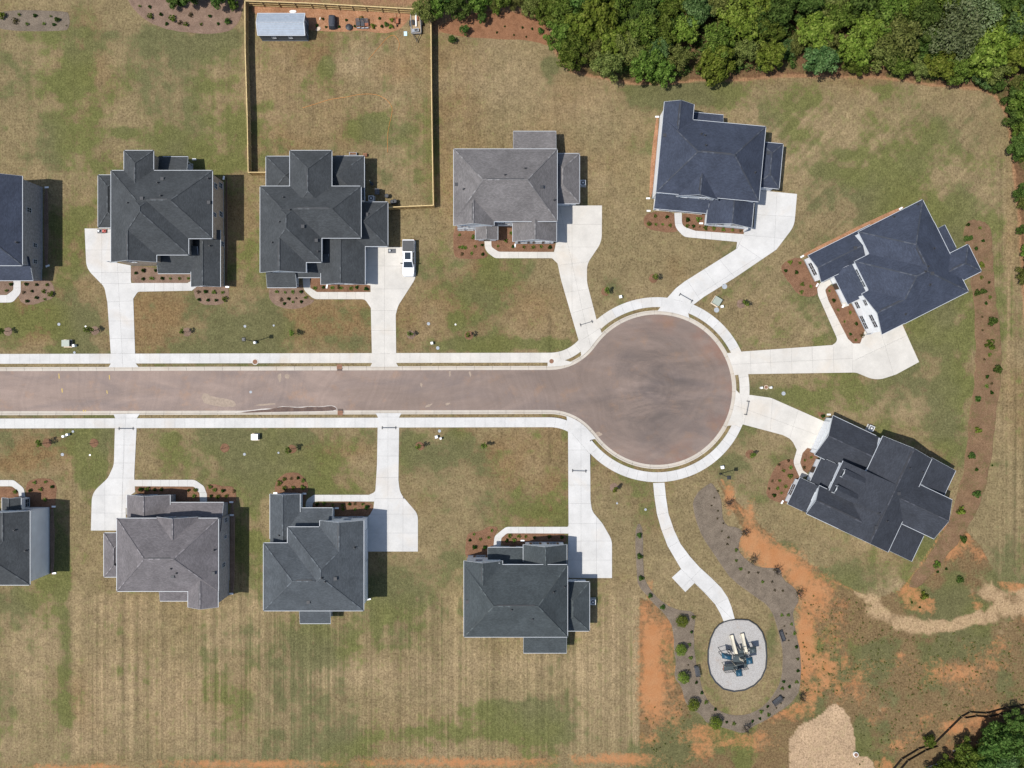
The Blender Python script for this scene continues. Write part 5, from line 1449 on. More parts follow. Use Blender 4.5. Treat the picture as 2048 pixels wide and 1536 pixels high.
def crown_proto(kind, k):
    key = (kind, k)
    if key not in PROTO:
        seed = 100 * (1 + list('ygobdp').index(kind)) + k
        n = {'y': 3800, 'g': 4200, 'o': 4200, 'b': 4400, 'd': 4200, 'p': 3000}[kind]
        sz = {'y': .080, 'g': .068, 'o': .062, 'b': .062, 'd': .066, 'p': .055}[kind]
        mt = {'y': 'leaf_yellow', 'g': 'leaf_green', 'o': 'leaf_olive', 'b': 'leaf_blue', 'd': 'leaf_deep', 'p': 'leaf_pale'}[kind]
        lob = crown_lobes(seed, 1.0, 1.0, 30, .27 if kind != 'p' else .34)
        PROTO[key] = cloud_mesh('crown', leaf_cloud(lob, n, sz, seed, .35, .70), MAT[mt])
    return PROTO[key]
TRUNKS = [trunk_mesh(s, 1.0, .045, .8) for s in range(4)]
def tree(px, py, rad, height, kind, k, label, group, squash=.95, name='tree', cat='tree'):
    """px, py = where the crown's centre shows; the trunk foot is below it on the ground"""
    zc = height - rad * squash * .75
    zc = max(zc, rad * .55)
    c = P(px, py, zc)
    root = empty(name, (c.x, c.y, 0), random.uniform(0, 6.28)); tag(root, label, cat, group)
    t = bpy.data.objects.new('trunk', TRUNKS[k % 4]); COL.objects.link(t); t.parent = root; s = max(.3, zc + rad * .2); t.scale = (max(rad * .9, .5), max(rad * .9, .5), s)
    o = bpy.data.objects.new('crown', crown_proto(kind, k)); COL.objects.link(o); o.parent = root
    o.location = (0, 0, zc); o.scale = (rad * random.uniform(.9, 1.12), rad * random.uniform(.8, 1.15), rad * squash * random.uniform(.8, 1.15))
    return root
KL = {'y': 'bright yellow-green leafy tree', 'g': 'mid-green leafy tree', 'o': 'olive-green leafy tree', 'b': 'blue-green dense tree', 'd': 'deep green dense tree', 'p': 'pale grey-green feathery tree'}
def wood(px, py, rpx, kind, where, height=None):
    rad = rpx / 12.6
    if where == NW:
        edge_y = 60 if px < 1110 else 105
        row = 'at the front of the wood' if py > edge_y else ('inside the wood' if py > 0 else 'deep in the wood')
        spot = ('by the reddish bed' if px < 1180 else 'behind the grey roofed house' if px < 1300 else 'behind the dark blue roofed house' if px < 1480 else 'near the clay margin' if px < 1640 else 'facing the wide lawn' if px < 1820 else 'by the fallen grey trunk' if px < 1940 else 'by the lawn corner')
        if px > 2010 and py > 150: row, spot = 'on the clay margin', 'beside the mown strip'
        where = row + ' ' + spot
    k = random.randrange(3)
    tree(px, py, rad, height or rad * random.uniform(1.7, 2.3), kind, k, '%s %s' % (KL[kind], where), '%s %s' % (KL[kind].split(' tree')[0] + ' trees', where))
NW = 'in the wood behind the lots'
placed = []
for d in ((1118, 70, 28, 'g'), (1140, 105, 30, 'g'), (1165, 60, 34, 'y'), (1200, 28, 36, 'y'), (1225, 80, 30, 'y'), (1190, 108, 30, 'o'), (1215, 130, 30, 'o'), (1260, 100, 32, 'o'), (1285, 60, 34, 'g'), (1325, 65, 30, 'g'),
          (1195, 78, 15, 'b'), (1318, 98, 26, 'b'), (1290, 128, 32, 'g'), (1325, 145, 26, 'g'), (1358, 115, 26, 'o'), (1370, 60, 28, 'y'), (1395, 22, 34, 'b'), (1435, 85, 34, 'g'), (1432, 128, 34, 'y'),
          (1478, 40, 36, 'y'), (1462, 78, 22, 'g'), (1490, 100, 26, 'o'), (1540, 112, 28, 'y'), (1555, 30, 40, 'd'), (1535, 60, 30, 'g'), (1590, 88, 20, 'o'), (1640, 120, 36, 'b'), (1630, 65, 34, 'y'), (1675, 30, 34, 'g'), (1655, 85, 26, 'o'),
          (1710, 95, 32, 'y'), (1735, 55, 34, 'y'), (1715, 125, 22, 'g'), (1775, 105, 34, 'o'), (1800, 75, 36, 'o'), (1800, 130, 24, 'g'), (1826, 100, 14, 'y'), (1780, 30, 40, 'g'), (1850, 40, 36, 'd'), (1880, 128, 28, 'y'), (1905, 60, 44, 'p'), (1925, 92, 36, 'p'), (1950, 30, 40, 'p'),
          (1915, 140, 26, 'g'), (1970, 115, 38, 'y'), (1985, 140, 28, 'o'), (2000, 70, 40, 'y'), (2035, 50, 42, 'b'), (2030, 110, 34, 'y'), (1860, 90, 30, 'd'), (1840, 140, 20, 'o'), (1995, 172, 14, 'd'),
          (2038, 172, 22, 'o'), (2030, 200, 22, 'd'), (2042, 230, 26, 'd'), (2058, 200, 34, 'g'), (2055, 265, 24, 'g'), (2040, 295, 22, 'd'), (2060, 300, 24, 'g'), (2046, 385, 18, 'd'), (2052, 400, 20, 'o'), (2044, 460, 10, 'd'), (2052, 550, 18, 'o'), (2062, 500, 18, 'g'),
          (1096, 14, 28, 'g'), (1062, 8, 24, 'o'), (1120, 22, 26, 'g'), (1150, 6, 30, 'd'), (1238, 6, 30, 'g'), (1290, 10, 30, 'd'), (1340, 14, 30, 'g'), (1440, 10, 30, 'o'), (1510, 4, 34, 'y'), (1610, 6, 36, 'd'), (1730, 2, 36, 'd'), (1830, 0, 36, 'g'), (1900, 0, 34, 'g'), (2000, 8, 38, 'd'), (2050, -4, 36, 'g'), (1660, 2, 30, 'o'), (1560, -14, 34, 'g')):
    wood(*d, NW); placed.append(d)
fill = 0
while fill < 60:                          # low young trees closing the gaps between the taller crowns
    x, y = random.uniform(1075, 2070), random.uniform(-10, 160)
    if inpoly(x, y + 22, FOREST) and inpoly(x - 14, y + 12, FOREST):
        wood(x, y, random.uniform(17, 24), random.choice('gdogb'), NW, random.uniform(2.2, 3.2)); fill += 1
for x in range(1080, 2120, 46):           # further trees whose crowns reach into the picture's upper border
    wood(x + random.uniform(-10, 10), -34 + random.uniform(-8, 8), random.uniform(28, 38), random.choice('gdoyg'), NW)
for d in ((848, 22, 22, 'o', 4.6), (872, 14, 18, 'g', 4.0), (912, 6, 26, 'd', 4.2), (955, 2, 26, 'g', 3.8), (890, -8, 26, 'd', 4.4), (1000, -6, 26, 'g', 3.6), (990, 8, 12, 'o', 2.5), (965, 36, 11, 'd', 2.4), (930, 60, 9, 'd', 1.6), (905, 78, 7, 'd', 1.2), (1030, -2, 20, 'o', 3)):
    wood(d[0], d[1], d[2], d[3], 'overhanging the corner of the wooden fence', d[4])
for d in ((350, -2, 16, 'd'), (375, -12, 20, 'd'), (435, -10, 22, 'd'), (465, 8, 12, 'g'), (400, -18, 18, 'g')):
    wood(*d, 'above the mulch bed beside the fence corner')
for d in ((2010, 1480, 34, 'd'), (1975, 1500, 30, 'd'), (2040, 1500, 36, 'd'), (2000, 1520, 34, 'b'), (1945, 1515, 30, 'g'), (1915, 1535, 26, 'g'), (2030, 1455, 26, 'd'), (2060, 1470, 30, 'g'), (1965, 1535, 30, 'd'), (2045, 1540, 34, 'd'), (1990, 1462, 18, 'd'), (1880, 1548, 22, 'g'), (2010, 1550, 30, 'd'), (1860, 1482, 12, 'g')):
    wood(*d, 'in the thicket past the black silt fence')

# shrubs: one mesh each, copies share mesh data
def shrub_mesh(kind, k):
    g = random.Random(900 + k)
    if kind == 'ball':
        L = [(0, 0, .9, .92)] + [(.62 * math.cos(a * 1.05) * math.cos(b), .62 * math.sin(a * 1.05) * math.cos(b), .9 + .62 * math.sin(b), .38) for a in range(6) for b in (-.2, .7)]
        return cloud_mesh('shrub', leaf_cloud(L, 1500, .07, 50 + k, .3, .8), MAT['leaf_yellow'])
    if kind == 'spike':
        m = MB()
        for j in range(16):
            a = j * 2.4; e = g.uniform(.25, 1.2); d = Vector((math.cos(a) * math.cos(e), math.sin(a) * math.cos(e), math.sin(e))); s = d.cross(Vector((0, 0, 1))).normalized() * .11
            t = d * g.uniform(.9, 1.25); mid = t * .5 + Vector((0, 0, .12))
            m.poly([-s * .4, s * .4, mid + s, mid - s]); m.poly([mid - s, mid + s, t])
        o = m.build('shrub', MAT['leaf_green'], fix=False); me = o.data; bpy.data.objects.remove(o); return me
    n, sz, mt, L = {'round': (150, .19, 'leaf_shrub', [(0, 0, .62, .6), (.35, .1, .5, .42), (-.3, .25, .45, .45), (.05, -.38, .48, .42), (0, .1, .95, .4)]),
                    'loose': (120, .2, 'leaf_green', [(.45, .1, .6, .4), (-.35, .4, .5, .42), (-.3, -.45, .7, .38), (.2, -.5, .4, .34), (.1, .5, .85, .3), (0, 0, .4, .4)]),
                    'yellow': (140, .2, 'leaf_yellow', [(.4, .1, .6, .45), (-.35, .35, .5, .42), (-.2, -.45, .6, .42), (.1, 0, .9, .4)]),
                    'dry': (70, .17, 'leaf_dry', [(.2, .1, .3, .5), (-.3, .2, .3, .45), (0, -.3, .35, .45)]),
                    'evergreen': (320, .15, 'leaf_deep', [(0, 0, .6, .62), (.42, .2, .55, .45), (-.4, .25, .55, .45), (.1, -.45, .55, .46), (0, .05, 1.1, .45), (0, 0, 1.5, .25)])}[kind]
    return cloud_mesh('shrub', leaf_cloud(L, n, sz, 70 + k, .4, .6), MAT[mt])
SHR = {}
def shrub(px, py, rpx, kind, label, group):
    k = random.randrange(3)
    if (kind, k) not in SHR: SHR[(kind, k)] = shrub_mesh(kind, k)
    r = rpx / PXM
    q = P(px, py, r * .7)
    o = bpy.data.objects.new('shrub', SHR[(kind, k)]); COL.objects.link(o)
    o.location = (q.x, q.y, 0.02); o.rotation_euler = (0, 0, random.uniform(0, 6.28)); o.scale = (r, r * random.uniform(.85, 1.15), r * random.uniform(.8, 1.05))
    tag(o, label, 'shrub', group)
def shrubs(ox, oy, sc, pts, where, kinds=('round', 'round', 'loose', 'spike'), r=(4.2, 5.6)):
    for p in pts:
        kd = p[2] if len(p) > 2 and isinstance(p[2], str) else random.choice(kinds)
        rr = p[3] if len(p) > 3 else random.uniform(*r)
        word = {'round': 'small dark green rounded shrub', 'loose': 'small loose leafy shrub', 'spike': 'small spiky green plant', 'yellow': 'bright yellow-green shrub', 'dry': 'dry brown tuft', 'evergreen': 'bushy dark evergreen shrub', 'ball': 'large round clipped yellow-green shrub'}[kd]
        shrub(ox + p[0] / sc, oy + p[1] / sc, rr, kd, word + ' ' + where, word + 's ' + where)
shrubs(0, 280, 4.267, [(220, 1230), (310, 1235), (400, 1235), (195, 1300, 'dry'), (270, 1290), (370, 1290), (430, 1315, 'loose', 7), (308, 1345), (378, 1358, 'spike'), (228, 1375), (50, 1285), (90, 1230)], 'in the bed by the cut-off brick house')
shrubs(0, 280, 4.267, [(1222, 1113), (1325, 1113), (1157, 1135), (1218, 1185), (1290, 1180, 'spike', 7), (1382, 1180), (1450, 1182), (1527, 1182), (1605, 1180), (1690, 1295, 'dry', 6), (1752, 1293), (1825, 1298), (1898, 1300), (1697, 1362), (1773, 1366), (1842, 1367), (1915, 1355, 'loose', 7)], 'in the beds before the tan brick house')
shrubs(480, 270, 4.2675, [(310, 1337, 'spike', 6), (383, 1343), (447, 1338, 'spike', 6), (520, 1337), (350, 1405, 'dry'), (413, 1397), (480, 1393, 'dry', 3.5), (557, 1387, 'spike', 6), (377, 1438), (450, 1425), (522, 1423), (637, 1305, 'spike', 6), (710, 1300), (785, 1303, 'spike', 6), (840, 1295, 'dry', 6), (862, 1305), (945, 1307, 'spike', 6), (995, 1300), (1075, 1313, 'round', 6.5)], 'in the beds before the house with the fenced yard')
shrubs(860, 230, 5.12, [(300, 1228, 'spike'), (443, 1250), (300, 1352), (335, 1355), (362, 1358), (462, 1345), (533, 1330), (327, 1425, 'dry'), (425, 1415), (538, 1425), (828, 1207), (778, 1287), (695, 1342, 'spike'), (848, 1347), (960, 1352), (1058, 1352, 'spike', 6), (1137, 1347, 'spike'), (1228, 1352, 'round', 6)], 'in the beds before the grey roofed house')
shrubs(1260, 180, 5.12, [(258, 1290, 'spike', 6), (380, 1298), (195, 1370), (265, 1375), (335, 1375), (412, 1385), (592, 1327, 'round', 6.5), (703, 1322, 'loose', 6.5), (585, 1390), (650, 1393), (715, 1400, 'dry', 3), (772, 1410, 'loose', 6), (857, 1418, 'yellow', 5), (955, 1428, 'yellow', 5), (1052, 1433, 'yellow', 4.5), (1135, 1440, 'dry')], 'in the beds before the house with the bent driveway')
shrubs(1540, 380, 4.452, [(182, 642, 'yellow', 6), (268, 648, 'spike'), (142, 718), (237, 732), (290, 838), (365, 858, 'spike'), (282, 907), (530, 898), (570, 983), (607, 1067, 'spike'), (716, 1090, 'spike', 6), (665, 1170, 'spike'), (770, 1190), (718, 1283), (765, 1335, 'spike'), (825, 1295, 'dry', 8)], 'in the beds before the large white house')
shrubs(1440, 760, 3.9385, [(543, 638, 'dry'), (467, 668, 'dry'), (502, 715, 'spike', 6), (560, 690, 'spike', 6), (415, 795, 'dry'), (470, 793), (553, 757, 'loose', 6), (390, 857, 'dry'), (455, 855, 'spike', 6), (520, 840, 'spike', 6), (428, 910, 'round', 6), (485, 890, 'spike'), (720, 610, 'spike'), (668, 632), (668, 690, 'dry'), (813, 285, 'round', 6)], 'in the beds before the dormered house')
shrubs(0, 930, 3.9385, [(270, 138), (355, 133), (407, 172), (318, 192), (235, 202), (350, 275, 'spike', 6), (115, 212)], 'in the bed by the pale sided house')
shrubs(0, 930, 3.9385, [(1105, 195, 'round', 7), (1157, 190), (1215, 195), (1270, 195), (1485, 200), (1537, 198), (1525, 245, 'spike', 6), (1653, 172), (1688, 198), (1755, 203), (1660, 245), (1715, 250), (1780, 245, 'spike', 6), (1840, 210, 'dry', 6)], 'in the beds before the grey brick house')
shrubs(500, 930, 4.655, [(318, 133), (380, 127, 'dry'), (445, 122), (492, 147), (270, 170, 'loose', 6), (318, 215, 'loose', 6), (400, 213), (490, 210, 'loose', 6), (625, 365), (690, 360), (770, 372), (860, 375, 'spike', 6), (865, 410, 'spike', 6), (925, 365), (975, 362, 'dry'), (1048, 365), (975, 415), (1085, 395, 'round', 6.5)], 'in the beds before the slate roofed house')
shrubs(880, 1020, 5.12, [(347, 250, 'spike', 5), (530, 212), (305, 312), (413, 302, 'spike', 5), (497, 283, 'spike', 5), (353, 383, 'round', 6.5), (460, 383, 'round', 6), (715, 265), (807, 270), (877, 273), (683, 315, 'round', 5.5), (758, 312), (965, 283), (1120, 275), (1250, 282)], 'in the beds before the brown shuttered house')
shrubs(1748, 400, 3.84, [(725, 188), (817, 213), (720, 295, 'evergreen', 9), (745, 288, 'evergreen', 6), (840, 312), (787, 372), (828, 500, 'yellow', 9), (828, 593), (885, 632), (795, 712, 'evergreen', 8), (845, 700, 'evergreen', 9), (893, 747), (863, 793), (833, 898, 'dry', 4), (915, 930, 'evergreen', 12), (835, 1000, 'dry', 4), (900, 1110, 'loose', 13), (890, 1187), (852, 1225, 'dry', 4), (955, 1300, 'evergreen', 11), (872, 1357), (867, 1430), (907, 1410, 'dry'), (907, 1480), (800, 1525, 'evergreen', 7)], 'in the long curved bed behind the right-hand lots')
shrubs(0, 0, 1, [(1957, 799, 'round', 7), (1958, 861, 'yellow', 9), (1945, 912, 'evergreen', 9), (1954, 939, 'round', 5), (1955, 988, 'evergreen', 10), (1923, 1022, 'yellow', 11), (1928, 1079, 'evergreen', 9), (1875, 1130, 'loose', 9), (1921, 1160, 'evergreen', 9), (1849, 1192, 'yellow', 10), (1824, 1205, 'round', 3.5), (1840, 1215, 'round', 3.5), (1893, 1138, 'round', 4), (1876, 1144, 'round', 4), (1985, 931, 'round', 3)], 'in the long curved bed behind the right-hand lots')
shrubs(1270, 1180, 5.12, [(155, 62, 'evergreen', 6.5), (285, 180, 'evergreen', 7), (598, 280), (580, 430), (560, 560), (570, 697), (630, 950), (685, 1055), (730, 1150), (823, 1225), (940, 1355), (1015, 1370), (1205, 1345), (1280, 1320), (1295, 1248), (1360, 1195), (1370, 1280), (1505, 260), (1572, 257), (1605, 352), (1530, 372, 'dry', 3), (1635, 445), (1655, 585), (1668, 708), (1670, 830), (1658, 945), (1582, 993), (1525, 940), (1510, 1010), (1525, 1105, 'dry', 3), (1495, 1160, 'dry', 3), (1450, 1210, 'dry', 3), (545, 770, 'dry', 3), (555, 820, 'dry', 3), (1550, 450, 'dry', 3), (1575, 518, 'dry', 3)], 'in the grey mulch ring round the playground', ('round', 'loose'), (3.8, 5))
for x, y, s in ((482, 320, 13.3), (470, 610, 13), (495, 893, 13.5), (597, 1172, 14), (822, 1352, 14)):
    shrubs(1270, 1180, 5.12, [(x, y, 'ball', s)], 'in the grey mulch ring round the playground')
shrubs(1260, 920, 4.6545, [(88, 703, 'evergreen', 7), (92, 900, 'evergreen', 7), (105, 1103, 'evergreen', 7), (990, 840, 'loose', 4), (990, 937, 'loose', 4), (1030, 1015, 'loose', 4), (1107, 1050, 'dry', 4), (1195, 1050, 'dry', 4), (1235, 1135, 'loose', 4), (1325, 1135, 'dry', 4), (1350, 1215, 'dry', 4), (1425, 1220, 'dry', 4), (820, 290, 'dry', 4), (785, 350, 'dry', 3), (760, 425, 'dry', 3), (820, 475, 'dry', 3.5), (815, 545, 'dry', 3.5), (870, 590, 'dry', 3), (855, 663, 'dry', 3), (918, 722, 'dry', 4), (910, 785, 'dry', 4)], 'in the mulch beside the playground path')
shrubs(690, 10, 10.24, [(335, 270, 'loose', 6), (705, 270), (570, 420, 'yellow', 7), (950, 300, 'yellow', 5), (750, 435), (840, 390, 'evergreen', 6), (940, 435, 'yellow', 6), (195, 430), (25, 305)], 'along the rear fence of the fenced yard', ('round',), (3.6, 4.6))
shrubs(500, 10, 10.24, [(1490, 280), (1370, 415), (1555, 445), (1825, 440)], 'along the rear fence of the fenced yard', ('round',), (3.6, 4.6))
shrubs(0, 0, 4.267, [(15, 130, 'yellow', 9), (160, 122), (295, 130), (430, 137), (485, 165, 'evergreen', 7), (230, 203), (370, 200), (458, 208), (565, 217, 'dry', 3), (120, 170, 'dry', 10)], 'in the grey mulch bed at the lawn corner')
shrubs(0, 0, 4.267, [(1190, 50), (1275, 55), (1280, 135, 'loose', 7), (1370, 120), (1470, 155, 'loose', 8), (1420, 200), (1585, 205, 'loose', 6), (1715, 205), (1790, 135), (1860, 200), (1940, 180, 'evergreen', 8), (1530, 190, 'dry', 7), (1620, 120, 'dry', 8)], 'in the bed left of the wooden fence')
shrubs(900, 0, 4.267, [(467, 225), (618, 233), (700, 245), (545, 297), (650, 313), (772, 262, 'evergreen', 8), (400, 275)], 'in the reddish bed at the edge of the wood', ('round',), (2.6, 3.6))

# undergrowth filling the floor of the wood
def undergrowth():
    g = np.random.default_rng(5); pts = []
    while len(pts) < 1300:
        x, y = g.uniform(1050, 2150), g.uniform(-60, 300)
        if inpoly(x, y + 6, FOREST) and inpoly(x - 6, y + 10, FOREST): pts.append((x, y))
    while len(pts) < 1400:
        x, y = g.uniform(1870, 2120), g.uniform(1445, 1600)
        if y > 1560 - (x - 1840) * .62 + 26: pts.append((x, y))
    L = []
    for x, y in pts:
        q = P(x, y, .3); L.append((q.x, q.y, g.uniform(.2, 1.0), g.uniform(.4, .95)))
    me = cloud_mesh('undergrowth', leaf_cloud(L, 60000, .15, 9, .6, .5), MAT['leaf_deep'])
    o = bpy.data.objects.new('undergrowth', me); COL.objects.link(o)
    tag(o, 'low tangled green undergrowth on the floor of the wood', 'undergrowth', None, 'stuff')
undergrowth()
# weeds in the rough ground beside the playground
def weeds():
    g = np.random.default_rng(6); L = []
    wp = [(1600, 1400), (1605, 1200), (1640, 1150), (1745, 1210), (1770, 1250), (1850, 1275), (2048, 1230), (2060, 1400), (1900, 1440), (1790, 1540), (1720, 1540), (1700, 1400)]
    while len(L) < 800:
        x, y = g.uniform(1290, 2060), g.uniform(1190, 1540)
        if inpoly(x, y, wp) or (x < 1380 and y > 1400 and g.random() < .5):
            q = P(x, y); L.append((q.x, q.y, .06, g.uniform(.05, .22)))
    me = cloud_mesh('weeds', leaf_cloud(L, 7000, .075, 19, .8, .3), MAT['leaf_olive'])
    o = bpy.data.objects.new('weeds', me); COL.objects.link(o)
    tag(o, 'sparse weeds over the rough clay beside the playground', 'weeds', None, 'stuff')
weeds()

# young street trees, each in its ring of mulch
def sapling_meshes(k):
    g = random.Random(40 + k)
    L = [(g.uniform(-.35, .35), g.uniform(-.35, .35), 1.7 + g.uniform(0, 1.3), g.uniform(.22, .38)) for _ in range(9)]
    cr = cloud_mesh('crown', leaf_cloud(L, 190, .12, 400 + k, .3, .5), MAT['leaf_green'])
    m = MB(); m.tube([(0, 0, -.1), (.02, 0, 1.2), (0, .02, 2.9)], [.045, .035, .012], 6)
    for x, y, z, r in L: m.tube([(0, 0, z * .72), (x * .6, y * .6, z * .92), (x, y, z)], [.018, .012, .006], 4)
    o = m.build('trunk', MAT['twig']); tm = o.data; bpy.data.objects.remove(o)
    return cr, tm
SAP = [sapling_meshes(k) for k in range(3)]
def sapling(px, py, s=1.0, leaves=True, where='', ring='mulch_faded', rr=9, crown=None, label=None):
    q = P(px, py); k = random.randrange(3)
    lb = label or (('young leafy sapling in a mulch ring ' if ring else 'young leafy sapling ') if leaves else 'bare leafless sapling in a mulch ring ') + where
    root = empty('sapling', q, random.uniform(0, 6.28)); tag(root, lb, 'sapling', 'street saplings')
    t = bpy.data.objects.new('trunk', SAP[k][1]); COL.objects.link(t); t.parent = root; t.scale = (s, s, s)
    if leaves:
        o = bpy.data.objects.new('crown', SAP[k][0]); COL.objects.link(o); o.parent = root; o.scale = (s, s, s)
        if crown:
            o.material_slots[0].link = 'OBJECT'; o.material_slots[0].material = MAT[crown]
    if ring:
        n = 14; bed([(px + rr * math.cos(a * 6.283 / n) * random.uniform(.9, 1.1), py + rr * math.sin(a * 6.283 / n) * random.uniform(.9, 1.1)) for a in range(n)], ring, 0.01, .2, 1)
for d in ((16, 663, .95, True, 'beside the curved walk'), (190, 661, 1.0, True, 'near the green utility box'), (374, 664, .8, True, 'before the tan brick house'), (590, 668, .9, True, 'left of the driveway with the pickup', None),
          (822, 669, .8, True, 'right of the driveway with the pickup'), (938, 671, .85, True, 'before the grey roofed house', 'mulch_brown'), (1211, 583, .9, True, 'between the two driveways', 'mulch_brown'), (1307, 557, .9, True, 'before the house with the bent driveway', 'mulch_brown'),
          (1482, 608, 1.0, True, 'near the tilted grey transformer', 'mulch_faded'), (94, 886, 1.0, True, 'on the lower lawn by the white pedestals', 'mulch_brown'), (188, 886, .7, False, 'on the lower lawn left of the driveway', 'mulch_brown'), (450, 896, .7, False, 'on the lawn before the grey brick house', 'mulch_brown'),
          (584, 898, 1.0, True, 'before the slate roofed house', 'mulch_brown'), (840, 892, .9, True, 'near the twin white pedestals', 'mulch_brown'), (968, 890, .9, True, 'on open grass before the shuttered house', None), (1228, 975, .9, True, 'beside the playground path', 'mulch_faded'), (1500, 908, .8, True, 'before the dormered house', 'mulch_brown')):
    sapling(*d, **({'crown': 'leaf_yellow'} if d[0] == 1228 else {}))
def bare_tree(px, py, s, label):
    g = random.Random(int(px)); q = P(px, py)
    root = empty('bare_tree', q); tag(root, label, 'tree', 'bare young trees round the playground')
    m = MB(); m.tube([(0, 0, -.1), (0, 0, 1.0 * s), (.05, .05, 2.6 * s)], [.05, .04, .012], 6); m.build('trunk', MAT['twig'], root)
    m = MB()
    for k in range(34):
        a = k * 2.4; z = g.uniform(.5, 2.2) * s; L = g.uniform(.5, 1.1) * s
        m.tube([(0, 0, z), (L * .55 * math.cos(a), L * .55 * math.sin(a), z + L * .45), (L * math.cos(a + .25), L * math.sin(a + .25), z + L * .75)], [.022, .016, .007], 4)
    m.build('branches', MAT['twig'], root)
    L = [(g.uniform(-.6, .6) * s, g.uniform(-.6, .6) * s, g.uniform(1, 2.4) * s, .3) for _ in range(7)]
    o = bpy.data.objects.new('leaves', cloud_mesh('leaves', leaf_cloud(L, 60, .10, int(px), .2, .3), MAT['leaf_dry'])); COL.objects.link(o); o.parent = root
BT = 'nearly bare dark young tree '
for x, y, s, w in ((1452, 1004, 1.0, 'at the top of the grey mulch bed'), (1485, 1062, .9, 'at the notch of the grey mulch bed'), (1500, 1118, 1.0, 'above the red clay bank'), (1548, 1138, 1.0, 'on the widest part of the mulch bed'), (1593, 1184, .9, 'at the corner of mulch and red clay'), (1599, 1389, .9, 'near the bench past the slides'), (1488, 1452, 1.0, 'at the foot of the playground ring')):
    bare_tree(x, y, s, BT + w)
